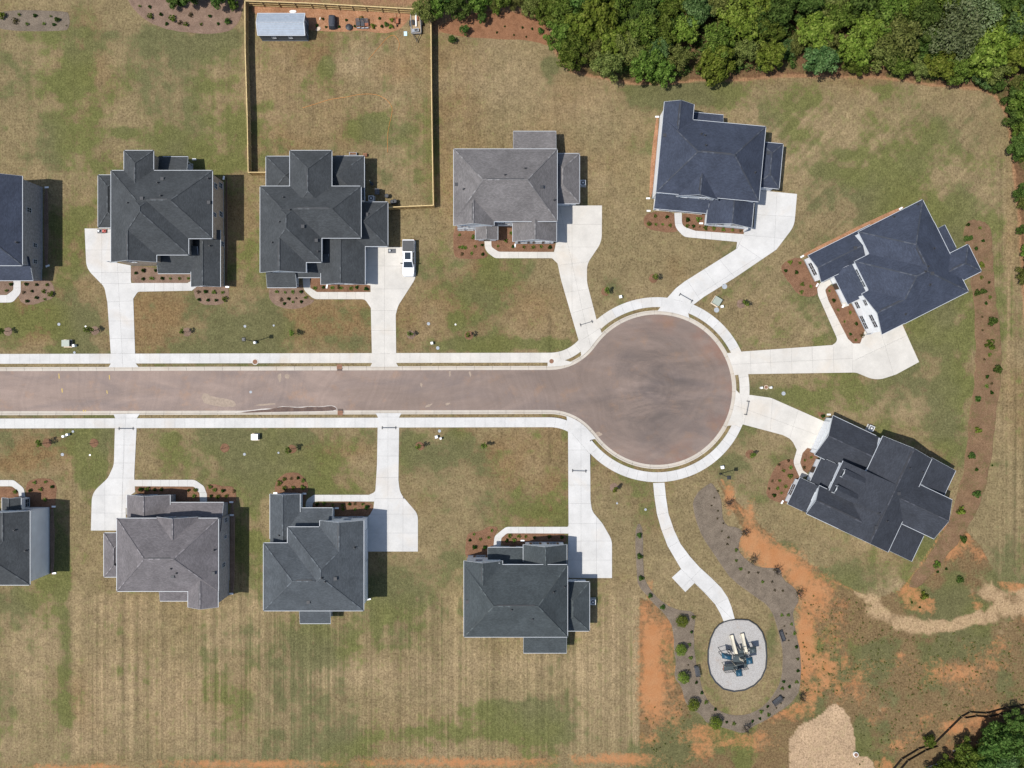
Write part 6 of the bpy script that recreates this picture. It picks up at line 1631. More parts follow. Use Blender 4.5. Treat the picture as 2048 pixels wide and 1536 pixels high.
# ------------------------------------------------------------------ pickup truck (nose points down the picture, away from the house)
def pickup(px, py, rz):
    root = empty('pickup_truck', P(px, py) + Vector((0, 0, .06)), rz)
    tag(root, 'white crew-cab pickup truck with dark bed cover parked on the driveway edge', 'pickup truck')
    def ring(x, hw, z0, z1, tuck=.06, crown=.0):      # cross section at x: closed loop
        return [(x, -hw + .05, z0), (x, -hw, z0 + .12), (x, -hw, (z0 + z1) * .5), (x, -hw + tuck, z1), (x, -hw * .5, z1 + crown), (x, 0, z1 + crown * 1.3), (x, hw * .5, z1 + crown), (x, hw - tuck, z1), (x, hw, (z0 + z1) * .5), (x, hw, z0 + .12), (x, hw - .05, z0)]
    m = MB()
    m.loft([ring(2.97, .58, .50, .86, .12), ring(2.93, .76, .46, .94, .12, .02), ring(2.82, .90, .42, 1.02, .12, .03), ring(2.55, .98, .38, 1.09, .12, .05), ring(1.9, 1.0, .36, 1.15, .07, .05), ring(1.25, 1.0, .36, 1.19, .07, .05), ring(0.8, 1.0, .36, 1.20, .06), ring(-.9, 1.0, .36, 1.22, .05), ring(-1.0, 1.0, .36, 1.24, .05), ring(-2.8, 1.0, .4, 1.26, .05), ring(-2.92, .97, .45, 1.24, .06)])
    m.build('body', MAT['car_paint'], root, smooth=False)
    # cab
    m = MB()
    def cr(x, hw, z): return [(x, -hw, z), (x, hw, z)]
    lo = [(1.64, .80), (1.45, .88), (-.95, .90), (-1.1, .88)]; hi = [(.66, .66), (.45, .74), (-.82, .74), (-.95, .68)]
    bot = [(x, -w, 1.2) for x, w in lo] + [(x, w, 1.2) for x, w in reversed(lo)]
    top = [(x, -w, 1.84) for x, w in hi] + [(x, w, 1.84) for x, w in reversed(hi)]
    cap_ = [(x * .96 - .01, y * .93, 1.89) for x, y, _ in top]
    m.loft([bot, top, cap_]); m.build('cab', MAT['car_paint'], root)
    def pane(pts, name):
        mm = MB(); mm.poly(pts); mm.build(name, MAT['glass_dark'], root, fix=False)
    o = .012
    pane([(1.575, -.76, 1.24 + o), (1.575, .76, 1.24 + o), (.73, .63, 1.795 + o), (.73, -.63, 1.795 + o)], 'windscreen')
    pane([(-.985, -.62, 1.80), (-.985, .62, 1.80), (-1.10, .78, 1.30), (-1.10, -.78, 1.30)], 'rear_window')
    for s in (-1, 1):
        for x0, x1, t0, t1 in ((1.25, .12, .55, .08), (.04, -.88, .0, -.78)):
            pane([(x0, s * .905, 1.27), (x1, s * .912, 1.27), (t1, s * .772, 1.77), (t0, s * .772, 1.77)], 'side_window')
    mm = MB(); mm.box((-.2, 0, 1.897), (1.12, .95, .02)); mm.build('sunroof', MAT['glass_dark'], root)
    # bed cover
    mm = MB(); mm.box((-1.93, 0, 1.285), (1.72, 1.84, .05), 0, 0, .99)
    for k in range(3): mm.box((-2.5 + .57 * k + .28, 0, 1.318), (.52, 1.7, .02))
    mm.build('bed_cover', MAT['dark_plastic'], root)
    mm = MB(); mm.box((2.90, 0, .55), (.16, 1.5, .24)); mm.build('front_bumper', MAT['grey_metal'], root)
    mm = MB(); mm.box((-2.97, 0, .55), (.14, 1.86, .22)); mm.build('rear_bumper', MAT['grey_metal'], root)
    mm = MB(); mm.box((2.93, 0, .76), (.08, 1.0, .2)); mm.build('grille', MAT['black_metal'], root)
    for s in (-1, 1):
        mm = MB(); mm.box((2.80, s * .74, .86), (.16, .26, .18)); mm.build('headlight', MAT['grey_metal'], root)
        mm = MB(); mm.box((-2.92, s * .9, 1.0), (.06, .16, .36)); mm.build('tail_light', MAT['red_paint'], root)
        mm = MB(); mm.box((.92, s * 1.1, 1.30), (.14, .26, .2)); mm.box((.92, s * .98, 1.26), (.06, .12, .06)); mm.build('mirror', MAT['black_metal'], root)
        for x in (1.85, -1.8):
            w = MB()
            w.tube([(x, s * .80, .38), (x, s * 1.005, .38)], [.38, .38], 20); wheel = w.build('wheel', MAT['tyre'], root)
            w = MB(); w.tube([(x, s * .99, .38), (x, s * 1.012, .38)], [.25, .24], 14); w.build('rim', MAT['grey_metal'], wheel)
            mm = MB(); mm.box((x, s * .96, .80), (.98, .14, .08)); mm.build('wheel_arch', MAT['black_metal'], root)
        for k in (.1, -.9):
            mm = MB(); mm.box((k + .1, s * 1.004, 1.02), (.2, .02, .04)); mm.build('door_handle', MAT['grey_metal'], root)
pickup(818.5, 518, -math.pi / 2)

# ------------------------------------------------------------------ playground
PIT = [(905, 325), (960, 309), (1020, 300), (1090, 299), (1160, 305), (1240, 355), (1300, 430), (1335, 540), (1345, 680), (1335, 800), (1290, 900), (1220, 970), (1120, 1020), (1010, 1035), (900, 1010), (820, 940), (770, 860), (745, 740), (745, 620), (770, 500), (815, 400), (860, 350)]
PIT = [(1270 + x / 5.12, 1180 + y / 5.12) for x, y in PIT]
def chips():
    t = NT('wood_chips'); g = t.n('ShaderNodeNewGeometry').outputs['Position']
    f = t.noise(g, 11, 4, .8)
    col = t.ramp(f, [(.28, lin(146, 138, 131, .6)), (.5, lin(196, 192, 187, .6)), (.7, lin(222, 220, 216, .62))])
    col = t.mix(t.ramp(t.noise(g, .5, 4), [(.58, 0.0), (.8, .5)]), col, lin(176, 150, 128, .6))
    t.bsdf(col, .95, .1, 0, f, .6, .04); MAT['wood_chips'] = t.mat
chips()
m = MB(); m.poly([P(x, y, 0) + Vector((0, 0, .05)) for x, y in PIT]); o = m.build('play_surface', MAT['wood_chips']); tag(o, kind='structure')
if o.data.polygons[0].normal.z < 0: o.data.flip_normals()
edg = empty('play_border', P(*PIT[0])); tag(edg, 'black plastic border timbers ringing the oval play pit', 'border')
for a, b in zip(PIT, PIT[1:] + PIT[:1]):
    m = MB(); A, B_ = P(*a) - edg.location, P(*b) - edg.location; A.z = B_.z = .12
    m.bar(A, B_, .15, .30); m.build('border_timber', MAT['dark_plastic'], edg)
def play():
    root = empty('play_structure', P(1478, 1318) + Vector((0, 0, .05))); off = root.location.copy()
    tag(root, 'playground climbing structure with two tan slides and blue canopy roofs', 'play structure')
    def Z(u, v, z=0.0):
        q = P(1270 + u / 5.12, 1180 + v / 5.12, z + .05) - off; q.z = z; return q
    def canopy(u0, v0, u1, v1, u2, v2, u3, v3, z, mat='canopy_blue'):
        c = [Z(u0, v0, z), Z(u1, v1, z), Z(u2, v2, z), Z(u3, v3, z)]
        mid = (c[0] + c[1] + c[2] + c[3]) / 4; top = mid + Vector((0, 0, .55))
        q = [p.lerp(mid, .45) + Vector((0, 0, .42)) for p in c]
        m = MB()
        for k in range(4):
            m.poly([c[k], c[(k + 1) % 4], q[(k + 1) % 4], q[k]]); m.poly([q[k], q[(k + 1) % 4], top])
            m.poly([c[(k + 1) % 4], c[k], c[k] + Vector((0, 0, -.12)), c[(k + 1) % 4] + Vector((0, 0, -.12))])
        m.build('canopy', MAT[mat], root)
        for p in c:
            s = p.lerp(mid, .22); m = MB(); m.cyl((s.x, s.y, -.05), .055, z + .2, 8); m.build('post', MAT['black_metal'], root)
    canopy(885, 640, 995, 665, 990, 722, 893, 700, 2.9); canopy(1140, 695, 1203, 685, 1213, 755, 1145, 765, 2.9); canopy(1032, 825, 1095, 808, 1105, 882, 1040, 888, 2.7); canopy(1165, 588, 1240, 577, 1246, 640, 1185, 652, 2.2, 'deck_dark')
    for us, z in ((((1000, 660), (1130, 640), (1140, 730), (1010, 750)), 1.5), (((1000, 740), (1140, 735), (1150, 790), (1020, 815)), 1.2), (((905, 765), (1020, 755), (1030, 815), (910, 830)), 1.0), (((1060, 600), (1105, 595), (1115, 690), (1070, 690)), 1.7)):
        p = [Z(*u, z) for u in us]; m = MB(); m.poly(p); m.poly([q + Vector((0, 0, -.08)) for q in reversed(p)])
        for k in range(4): m.poly([p[k], p[k] + Vector((0, 0, -.08)), p[(k + 1) % 4] + Vector((0, 0, -.08)), p[(k + 1) % 4]])
        m.build('deck', MAT['deck_dark'], root)
        for q in p:
            m = MB(); m.cyl((q.x, q.y, -.05), .05, z + 1.0, 8); m.build('post', MAT['post_tan'], root)
        for a, b in ((p[0], p[1]), (p[2], p[3])):
            m = MB()
            for h in (.35, .65, .92): m.bar(a + Vector((0, 0, h)), b + Vector((0, 0, h)), .035, .035)
            for k in range(1, 6): s = a.lerp(b, k / 6); m.bar(s, s + Vector((0, 0, .92)), .025, .025)
            m.build('guard_rail', MAT['black_metal'], root)
    for pts in ([(1032, 655, 1.65), (1022, 620, 1.5), (1005, 560, .95), (992, 505, .45), (985, 478, .32), (980, 460, .3)], [(1138, 650, 1.65), (1128, 610, 1.5), (1112, 545, .95), (1100, 490, .45), (1094, 463, .32), (1088, 445, .3)]):
        w = [Z(*p) for p in pts]; m = MB(); w0 = .27
        rings = []
        for k, p in enumerate(w):
            d = (w[min(k + 1, len(w) - 1)] - w[max(k - 1, 0)]); d.z = 0; d.normalize(); s = Vector((-d.y, d.x, 0))
            f = 1.0 if k < 4 else 1.15
            rings.append([p - s * w0 * f + Vector((0, 0, .24)), p - s * (w0 - .05) * f + Vector((0, 0, .04)), p, p + s * (w0 - .05) * f + Vector((0, 0, .04)), p + s * w0 * f + Vector((0, 0, .24)), p + s * (w0 + .04) * f + Vector((0, 0, .22)), p + Vector((0, 0, -.06)), p - s * (w0 + .04) * f + Vector((0, 0, .22))])
        m.loft(rings); m.build('slide', MAT['slide_tan'], root)
    # climbers and a bridge of rungs
    a, b = Z(905, 790, 1.0), Z(890, 815, 0)
    m = MB()
    for k in range(6): q0 = Z(905 + k * 3, 775 + k, 1 - k * .18); m.bar(q0, q0 + Vector((0, -.7, 0)), .05, .05)
    m.build('ladder', MAT['rust_red'], root)
    m = MB(); m.tube([Z(1140, 770, 0), Z(1150, 765, 1.2), Z(1150, 790, 1.9), Z(1130, 815, 1.2), Z(1110, 800, .0)], .04, 8); m.build('arch_climber', MAT['post_tan'], root)
    m = MB(); m.tube([Z(962, 612, 0), Z(962, 612, 1.1)], .04, 8); m.cyl(Z(962, 610, 1.05), .14, .12, 10); m.build('stepping_post', MAT['dark_plastic'], root)
    m = MB()
    for k in range(5): m.bar(Z(1065 + k * 9, 690 + k * 4, 1.75), Z(1075 + k * 9, 720 + k * 4, 1.75), .05, .05)
    m.build('rung_bridge', MAT['slide_tan'], root)
play()
def bench(px, py, ang, label):
    root = empty('bench', P(px, py), ang); tag(root, label, 'bench', 'dark benches round the playground')
    for k in range(5):
        m = MB(); m.box((0, -.22 + k * .11, .45), (1.8, .085, .04)); m.build('seat_slat', MAT['bench_grey'], root)
    for k in range(4):
        m = MB(); m.box((0, .30 + k * .035, .55 + k * .11), (1.8, .03, .09)); m.build('back_slat', MAT['bench_grey'], root)
    for s in (-1, 1):
        m = MB(); m.box((s * .78, 0, .22), (.06, .5, .44)); m.bar((s * .78, .26, .42), (s * .78, .42, .95), .06, .06); m.bar((s * .78, -.25, .65), (s * .78, .3, .65), .05, .05); m.bar((s * .78, -.24, .42), (s * .78, -.24, .65), .05, .05)
        m.build('end_frame', MAT['black_metal'], root)
bench(1563, 1270, math.atan2(-25, 9) + math.pi, 'dark slatted bench at the ring by the red clay, facing the slides')
bench(1392, 1341, math.atan2(-25, 5), 'dark slatted bench between the round yellow-green shrubs')
bench(1552.5, 1398, math.atan2(16, 20) + math.pi, 'dark slatted bench set diagonally at the ring, far end from the path')

# ------------------------------------------------------------------ street furniture
def lamp(px, py, h, label):
    root = empty('street_lamp', P(px, py)); tag(root, label, 'street lamp', 'black street lamps')
    m = MB(); m.cyl((0, 0, 0), .2, .5, 12, 0, .13); m.cyl((0, 0, .5), .10, .25, 12, 0, .07); m.build('base', MAT['black_metal'], root)
    m = MB(); m.cyl((0, 0, .6), .065, h - .6, 10, 0, .05); m.build('pole', MAT['black_metal'], root)
    m = MB(); m.box((0, 0, h + .05), (.24, .24, .1)); m.box((0, 0, h + .62), (.62, .62, .1), 0, 0, .7); m.box((0, 0, h + .72), (.2, .2, .14))
    for dx in (-1, 1):
        for dy in (-1, 1): m.bar((dx * .11, dy * .11, h + .1), (dx * .2, dy * .2, h + .58), .03, .03)
    m.build('lantern', MAT['black_metal'], root)
    m = MB(); m.box((0, 0, h + .33), (.2, .2, .42), 0, 0, 1.35); m.build('lantern_glass', MAT['white_plastic'], root)
lamp(510, 682.5, 4.9, 'black lantern street lamp on the lawn beside the long sidewalk')
lamp(1440.5, 947.5, 4.7, 'black lantern street lamp near the red clay beside the turning circle')
def barrier(x0, y0, x1, y1, where):
    a, b = P(x0, y0), P(x1, y1); mid = (a + b) / 2; ang = math.atan2(b.y - a.y, b.x - a.x); L = (b - a).length
    root = empty('driveway_barrier', mid + Vector((0, 0, .06)), ang); tag(root, 'low dark barrier bar on two feet across the driveway ' + where, 'barrier', 'low driveway barriers')
    m = MB(); m.tube([(-L / 2, 0, .42), (L / 2, 0, .42)], .04, 8); m.build('rail', MAT['bench_grey'], root)
    for s in (-1, 1):
        m = MB(); m.box((s * L / 2, 0, .24), (.07, .07, .42)); m.build('leg', MAT['bench_grey'], root)
        m = MB(); m.box((s * L / 2, 0, .03), (.14, .5, .06)); m.build('foot', MAT['bench_grey'], root)
barrier(238.5, 857, 266.5, 857, 'of the grey brick house'); barrier(764.5, 855.5, 791.5, 855.5, 'of the slate roofed house'); barrier(1145, 941, 1171.5, 942, 'of the shuttered house')
barrier(1161, 650, 1184, 643, 'of the grey roofed house'); barrier(1359.5, 589, 1383.5, 602.5, 'with the long bend'); barrier(1496, 802.5, 1491, 829, 'of the dormered house')
def box(px, py, sx, sy, h, rz, mat, label, name='transformer', cat='utility box', group='utility boxes on the lawns', padm='stone_tan'):
    root = empty(name, P(px, py), rz); tag(root, label, cat, group)
    m = MB(); m.box((0, 0, .04), (sx * 1.12, sy * 1.3, .12)); m.build('pad', MAT[padm], root)
    m = MB(); m.box((0, 0, h / 2 + .09), (sx, sy, h)); m.build('cabinet', MAT[mat], root)
    m = MB(); m.box((sx * .04, 0, h + .11), (sx * 1.03, sy * 1.05, .06)); m.build('lid', MAT[mat], root)
    m = MB(); m.box((sx / 2 + .012, 0, h * .5), (.02, sy * .9, h * .75)); m.box((sx / 2 + .03, 0, h * .55), (.03, .06, .1)); m.build('door', MAT['bench_grey'], root)
box(136.5, 687, 1.2, 1.0, .8, 0, 'box_green', 'grey-green transformer cabinet on a pad beside a white pedestal')
box(1432, 603, 1.15, 1.15, .75, R(-32), 'box_green', 'grey-green transformer cabinet set askew near the circle')
box(512, 873.5, 1.05, .9, .8, 0, 'white_plastic', 'pale utility cabinet on the lower lawn opposite the street lamp')
def pedestal(px, py, s, label):
    root = empty('utility_pedestal', P(px, py)); tag(root, label, 'pedestal', 'white utility pedestals')
    m = MB(); m.box((0, 0, .3), (.36 * s, .36 * s, .62), .2); m.build('body', MAT['white_plastic'], root)
    m = MB(); m.box((0, 0, .65), (.40 * s, .40 * s, .10), .2, 0, .8); m.build('cap', MAT['white_plastic'], root)
for x, y, s, l in ((151, 691.5, 1.1, 'beside the grey-green transformer'), (130, 872.5, 1, 'on the lower lawn, the wider of a pair'), (138, 869, 1, 'on the lower lawn, nearer the sidewalk of a pair'), (864.5, 686.5, 1.1, 'on the upper lawn right of the pickup driveway'),
                   (873.5, 873.5, 1.2, 'on the lawn opposite the sand patches, larger of two'), (882, 876.5, .9, 'on the lawn opposite the sand patches, smaller of two'), (1240.5, 594, 1.2, 'outside the sidewalk curve by a sapling'), (1443, 613.5, 1.1, 'beside the askew transformer'), (1443.5, 934, 1.3, 'next to the lamp by the red clay'), (1521.5, 775.5, .9, 'left of the round riser ring'), (1540, 775, .9, 'right of the round riser ring'), (511.5, 685.5, 1.0, 'at the foot of the lamp on the upper lawn')):
    pedestal(x, y, s, 'small white utility pedestal ' + l)
def disc(px, py, r, mat, label, name='valve_cover', ring=None, z=.01, h=.04, cat='cover', group='ground covers'):
    root = empty(name, P(px, py) + Vector((0, 0, z))); tag(root, label, cat, group)
    m = MB(); m.cyl((0, 0, -.02), r, h + .02, 18); m.build('lid', MAT[mat], root)
    if ring:
        m = MB(); n = 20; R2 = r * 1.35
        for k in range(n):
            a, b = 6.2832 * k / n, 6.2832 * (k + 1) / n
            c = [(R2 * math.cos(t), R2 * math.sin(t)) for t in (a, b)]; d = [(r * 1.02 * math.cos(t), r * 1.02 * math.sin(t)) for t in (a, b)]
            m.poly([(*c[0], h * .8), (*c[1], h * .8), (*d[1], h * .8), (*d[0], h * .8)]); m.poly([(*c[0], -.02), (*c[1], -.02), (*c[1], h * .8), (*c[0], h * .8)])
        m.build('ring', MAT[ring], root)
disc(510.5, 723.7, .38, 'rust_iron', 'rusty manhole lid in a pale ring at the sidewalk edge', 'manhole', 'concrete_warm', .05, .05)
disc(1103, 722.5, .36, 'rust_iron', 'rusty manhole lid on the concrete inlet pad', 'manhole', None, .045, .03)
disc(1532, 774.5, .26, 'rust_iron', 'round riser with orange ring on the lawn outside the circle', 'riser', 'stone_tan', .02, .12)
disc(1710.5, 1508, .3, 'rust_iron', 'white ringed outlet standing at the edge of the silt pad', 'riser', 'white_plastic', .02, .35)
disc(501, 784, .22, 'grey_cover', 'round valve cover set in the street', 'valve_cover', None, -.1, .012)
for x, y, r, w in ((118, 648.5, .24, 'near the grey-green transformer'), (490, 652.5, .22, 'above the lamp'), (857, 647.5, .26, 'right of the pickup driveway'), (911, 649, .14, 'in a green patch'), (171.5, 653, .14, 'left of the tan brick house driveway'), (547.5, 651, .16, 'left of the pickup driveway lawn'),
                   (125, 909, .26, 'by the lower saplings'), (180, 910, .14, 'left of the grey brick house driveway'), (489, 908.5, .22, 'before the grey brick house'), (557, 905.5, .16, 'before the slate roofed house'), (1234, 1006.5, .16, 'beside the playground path'), (1449, 573, .42, 'beside the bent driveway'), (1433, 620, .42, 'below the askew transformer'), (875.5, 696, .28, 'beside the long upper sidewalk'), (879, 862, .25, 'beside the long lower sidewalk'), (149, 705, .2, 'at the transformer sidewalk edge'), (146, 863, .2, 'by the pair of pedestals'), (1291, 1019, .2, 'left of the playground path'), (1567, 787, .32, 'by the round riser')):
    disc(x, y, r, 'grey_cover' if r > .15 else 'white_plastic', 'small flat round cover in the lawn ' + w)
def inlet(px, py, label, d):
    root = empty('storm_inlet', P(px, py)); tag(root, label, 'storm inlet', 'storm inlets at the kerb')
    m = MB(); m.box((0, 0, .02), (.85, .75, .07)); m.build('hood', MAT['rust_iron'], root)
    m = MB(); m.box((0, -.5 * d, -.03), (.8, .3, .05)); m.build('throat', MAT['pipe_dark'], root)
    m = MB()
    for k in range(5): m.box((-.3 + k * .15, -.5 * d, .0), (.05, .28, .03))
    m.build('grate', MAT['rust_iron'], root)
inlet(679, 733.5, 'rusty storm inlet in the upper kerb', 1); inlet(680.5, 826, 'rusty storm inlet in the lower kerb beside the wet stain', -1)

def ac_unit(px, py, rz, label):
    root = empty('air_conditioner', P(px, py), rz); tag(root, label, 'air conditioner', 'air conditioner units')
    m = MB(); m.box((0, 0, .05), (1.05, 1.05, .12)); m.build('pad', MAT['concrete_white'], root)
    m = MB(); m.box((0, 0, .5), (.85, .85, .78)); m.build('casing', MAT['grey_metal'], root)
    m = MB(); m.cyl((0, 0, .88), .36, .025, 20); m.build('fan_opening', MAT['pipe_dark'], root)
    m = MB()
    for k in range(4): a = k * math.pi / 4; m.bar((-.38 * math.cos(a), -.38 * math.sin(a), .925), (.38 * math.cos(a), .38 * math.sin(a), .925), .02, .02)
    m.cyl((0, 0, .905), .12, .05, 12); m.build('grille', MAT['white_plastic'], root)
    m = MB()
    for sx in (-1, 1): m.box((sx * .40, 0, .90), (.06, .86, .03)); m.box((0, sx * .40, .902), (.74, .06, .03))
    m.build('top_rim', MAT['white_plastic'], root)
ac_unit(1165, 368, 0, 'air conditioner unit beside the grey roofed garage'); ac_unit(1185, 1201.5, 0, 'air conditioner unit beside the green-slate garage roof'); ac_unit(1738.5, 856, R(-25), 'air conditioner unit beside the dormered house'); ac_unit(744, 399, 0, 'air conditioner unit by the fenced yard house')

# downspout splash blocks at the house corners
for i, (x, y, a) in enumerate(((94, 375, 5), (96, 532, 20), (389, 319, 0), (448, 356, 80), (455, 574, 0), (463, 1004, 0), (464, 1030, 0), (463, 1187, 0), (108, 1013, 0), (109, 1146, 0), (551, 986, 0), (609, 987, 0), (674, 1016, 0), (738, 1198, 10), (1314, 234, 0), (1296, 397, 0), (1297, 422, 0), (1402, 447, 0), (1801, 417, 30), (1604, 513, 30), (1634, 570, 60), (1686, 612, 60), (1657, 829, 0), (1564, 1004, 60), (654, 573, 80), (1030, 491, 80), (1045, 1081, 0))):
    root = MB(); root.box((0, 0, .05), (.62, .26, .08)); root.box((0, .11, .11), (.6, .04, .05)); root.box((0, -.11, .11), (.6, .04, .05))
    o = root.build('splash_block', MAT['white_plastic'], None, P(x, y) + Vector((0, 0, .03)), R(a)); tag(o, 'small white splash block at the foot of a house downspout', 'splash block', 'downspout splash blocks')

# ------------------------------------------------------------------ things in the fenced yard and beside the houses
def Y1(u, v, z=0): return P(690 + u / 10.24, 10 + v / 10.24, z)
for k, (u, v, l) in enumerate(((278, 395, 'left of three side by side'), (365, 400, 'middle of three side by side'), (447, 395, 'right of three, with reddish cushion'))):
    root = empty('lounge_chair', Y1(u, v), R(5)); tag(root, 'dark slatted lounge chair, ' + l, 'lounge chair', 'dark lounge chairs by the rear fence')
    for j in range(7):
        m = MB(); m.box((0, .62 - j * .16, .38 + (.09 * max(0, 3 - j))), (.58, .13, .04)); m.build('slat', MAT['bench_grey'] if k < 2 or j < 4 else MAT['rust_red'], root)
    for s in (-1, 1):
        m = MB(); m.box((s * .34, .05, .36), (.07, 1.5, .1)); m.build('side_rail', MAT['black_metal'], root)
        for yy in (-.55, .5): m = MB(); m.box((s * .33, yy, .16), (.06, .06, .34)); m.build('leg', MAT['black_metal'], root)
    m = MB(); m.box((0, -.72, .30), (.62, .16, .2), 0, 0, .8); m.build('foot_rest', MAT['grey_metal'], root)
root = empty('covered_grill', P(666, 47)); tag(root, 'grill under a dark fitted cover at the rear bed', 'grill')
m = MB(); m.loft([[(x * w, y * l, z) for x, y in ((-1, -1), (-.3, -1.08), (.3, -1.08), (1, -1), (1.1, -.3), (1.1, .3), (1, 1), (.3, 1.06), (-.3, 1.06), (-1, 1), (-1.08, .3), (-1.08, -.3))] for w, l, z in ((.55, .95, 0), (.6, 1.0, .1), (.52, .95, .7), (.45, .85, 1.1), (.2, .6, 1.25))]); m.build('cover', MAT['cover_cloth'], root)
m = MB(); m.bar((-.3, -.5, 1.17), (.25, .5, 1.2), .06, .05); m.build('cover_strap', MAT['grey_cover'], root)
root = empty('fire_pit', Y1(85, 470)); tag(root, 'small round black fire pit with lid near the lounge chairs', 'fire pit')
m = MB(); m.cyl((0, 0, .12), .42, .28, 18, 0, .52); m.build('bowl', MAT['black_metal'], root)
m = MB(); m.cyl((0, 0, .41), .5, .18, 18, 0, .15); m.build('lid', MAT['dark_plastic'], root)
for k in range(3): m = MB(); m.bar((.3 * math.cos(k * 2.1), .3 * math.sin(k * 2.1), 0), (.3 * math.cos(k * 2.1), .3 * math.sin(k * 2.1), .15), .05, .05); m.build('leg', MAT['black_metal'], root)
def wheelbarrow():
    root = empty('wheelbarrow', Y1(1065, 340), R(0)); tag(root, 'rusty red wheelbarrow with handles towards the rear fence', 'wheelbarrow')
    m = MB(); b = [(-.22, -.35, .3), (.22, -.35, .3), (.26, .3, .3), (-.26, .3, .3)]; t_ = [(-.32, -.55, .6), (.32, -.55, .6), (.36, .42, .58), (-.36, .42, .58)]
    m.poly(b)
    for k in range(4): m.poly([b[k], b[(k + 1) % 4], t_[(k + 1) % 4], t_[k]])
    m.build('tray', MAT['rust_red'], root)
    for s in (-1, 1):
        m = MB(); m.bar((s * .12, -.65, .2), (s * .34, 1.15, .62), .05, .05); m.build('handle', MAT['wood_stake'], root)
        m = MB(); m.bar((s * .26, .32, .45), (s * .26, .36, 0), .04, .04); m.build('leg', MAT['black_metal'], root)
    w = MB(); w.tube([(-.05, -.72, .2), (.05, -.72, .2)], .2, 14); w.build('wheel', MAT['tyre'], root)
wheelbarrow()
def trailer():
    root = empty('utility_trailer', Y1(1460, 430), R(3)); tag(root, 'small black utility trailer loaded with tools and a long white pipe', 'trailer')
    m = MB(); m.box((0, .1, .5), (1.5, 3.0, .06)); m.build('deck', MAT['wood_stake'], root)
    m = MB()
    for s in (-1, 1):
        m.bar((s * .78, -1.45, .52), (s * .78, 1.6, .52), .07, .1); m.bar((s * .78, -1.4, .9), (s * .78, 1.6, .9), .05, .05)
        for y in (-1.4, -.4, .6, 1.58): m.bar((s * .78, y, .5), (s * .78, y, .9), .05, .05)
    m.bar((-.8, -1.45, .9), (.8, -1.45, .9), .05, .05); m.bar((-.74, -1.45, .52), (.74, -1.45, .52), .07, .1)
    m.build('rail_frame', MAT['grey_metal'], root)
    m = MB(); m.bar((-.6, -1.5, .48), (0, -2.6, .48), .08, .08); m.bar((.6, -1.5, .48), (0, -2.6, .48), .08, .08); m.box((0, -2.7, .5), (.12, .3, .12)); m.build('tongue', MAT['black_metal'], root)
    for s in (-1, 1):
        w = MB(); w.tube([(s * .84, .2, .33), (s * 1.02, .2, .33)], .33, 16); w.build('wheel', MAT['tyre'], root)
        m = MB(); m.box((s * .93, .2, .72), (.26, .85, .05)); m.build('mudguard', MAT['black_metal'], root)
    m = MB(); m.tube([(.05, -.4, .68), (.12, 1.9, .74)], .14, 10); m.build('white_pipe', MAT['white_plastic'], root)
    m = MB(); m.box((-.1, -1.05, .72), (1.1, .5, .38), .1); m.build('tool_chest', MAT['grey_metal'], root)
    m = MB(); m.box((.02, -1.05, .93), (.5, .3, .06), .1); m.build('chest_lid', MAT['dark_plastic'], root)
    m = MB(); m.box((-.4, .3, .66), (.4, .8, .26), .2); m.build('engine', MAT['black_metal'], root)
    m = MB(); m.box((.36, .9, .7), (.16, .7, .2), .1); m.build('fuel_can', MAT['rust_red'], root)
trailer()
m = MB(); m.box((0, 0, .03), (.52, .72, .05), .03); m.box((0, .28, .06), (.5, .1, .02)); o = m.build('board', MAT['pale_blue'], None, P(811, 67.5)); tag(o, 'pale blue board lying on the grass beside the trailer', 'board')
for x, y, sx, sy, a, l in ((637, 58, .95, .6, 35, 'long pale stone beside the shed shadow'), (640.5, 37.5, .3, .6, -15, 'upright pale stone in the rear bed'), (586, 23.5, 1.2, .55, 0, 'white slab leaning behind the garden shed')):
    m = MB(); n = 9; ring0 = [(sx / 2 * math.cos(k * 6.283 / n) * random.uniform(.85, 1.1), sy / 2 * math.sin(k * 6.283 / n) * random.uniform(.85, 1.1)) for k in range(n)]
    m.loft([[(p[0], p[1], 0) for p in ring0], [(p[0], p[1], .12) for p in ring0], [(p[0] * .7, p[1] * .7, .18) for p in ring0]]); o = m.build('stone', MAT['stone_tan' if y > 30 else 'white_plastic'], None, P(x, y), R(a)); tag(o, l, 'stone')
def rope(pts, label):
    q = [P(460 + u / 4.267, v / 4.267, .03) for u, v in pts]; c = []
    for i in range(len(q) - 1):
        p0, p1, p2, p3 = q[max(i - 1, 0)], q[i], q[i + 1], q[min(i + 2, len(q) - 1)]
        for k in range(6):
            t = k / 6; c.append(.5 * ((2 * p1) + (p2 - p0) * t + (2 * p0 - 5 * p1 + 4 * p2 - p3) * t * t + (3 * p1 - p0 - 3 * p2 + p3) * t ** 3))
    c.append(q[-1]); m = MB(); m.tube(c, .022, 6); o = m.build('garden_hose', MAT['orange_rope']); tag(o, label, 'hose', 'orange hoses on the fenced lawn')
rope([(1180, 510), (1230, 450), (1290, 380), (1340, 325), (1390, 300), (1425, 325), (1445, 370), (1435, 430)], 'orange hose looped on the grass near the trailer')
rope([(620, 920), (720, 890), (850, 850), (990, 828), (1090, 808), (1190, 802), (1270, 815), (1340, 855), (1382, 920), (1375, 1000), (1360, 1060), (1345, 1160), (1345, 1300)], 'long orange hose curving over the fenced lawn to the house')
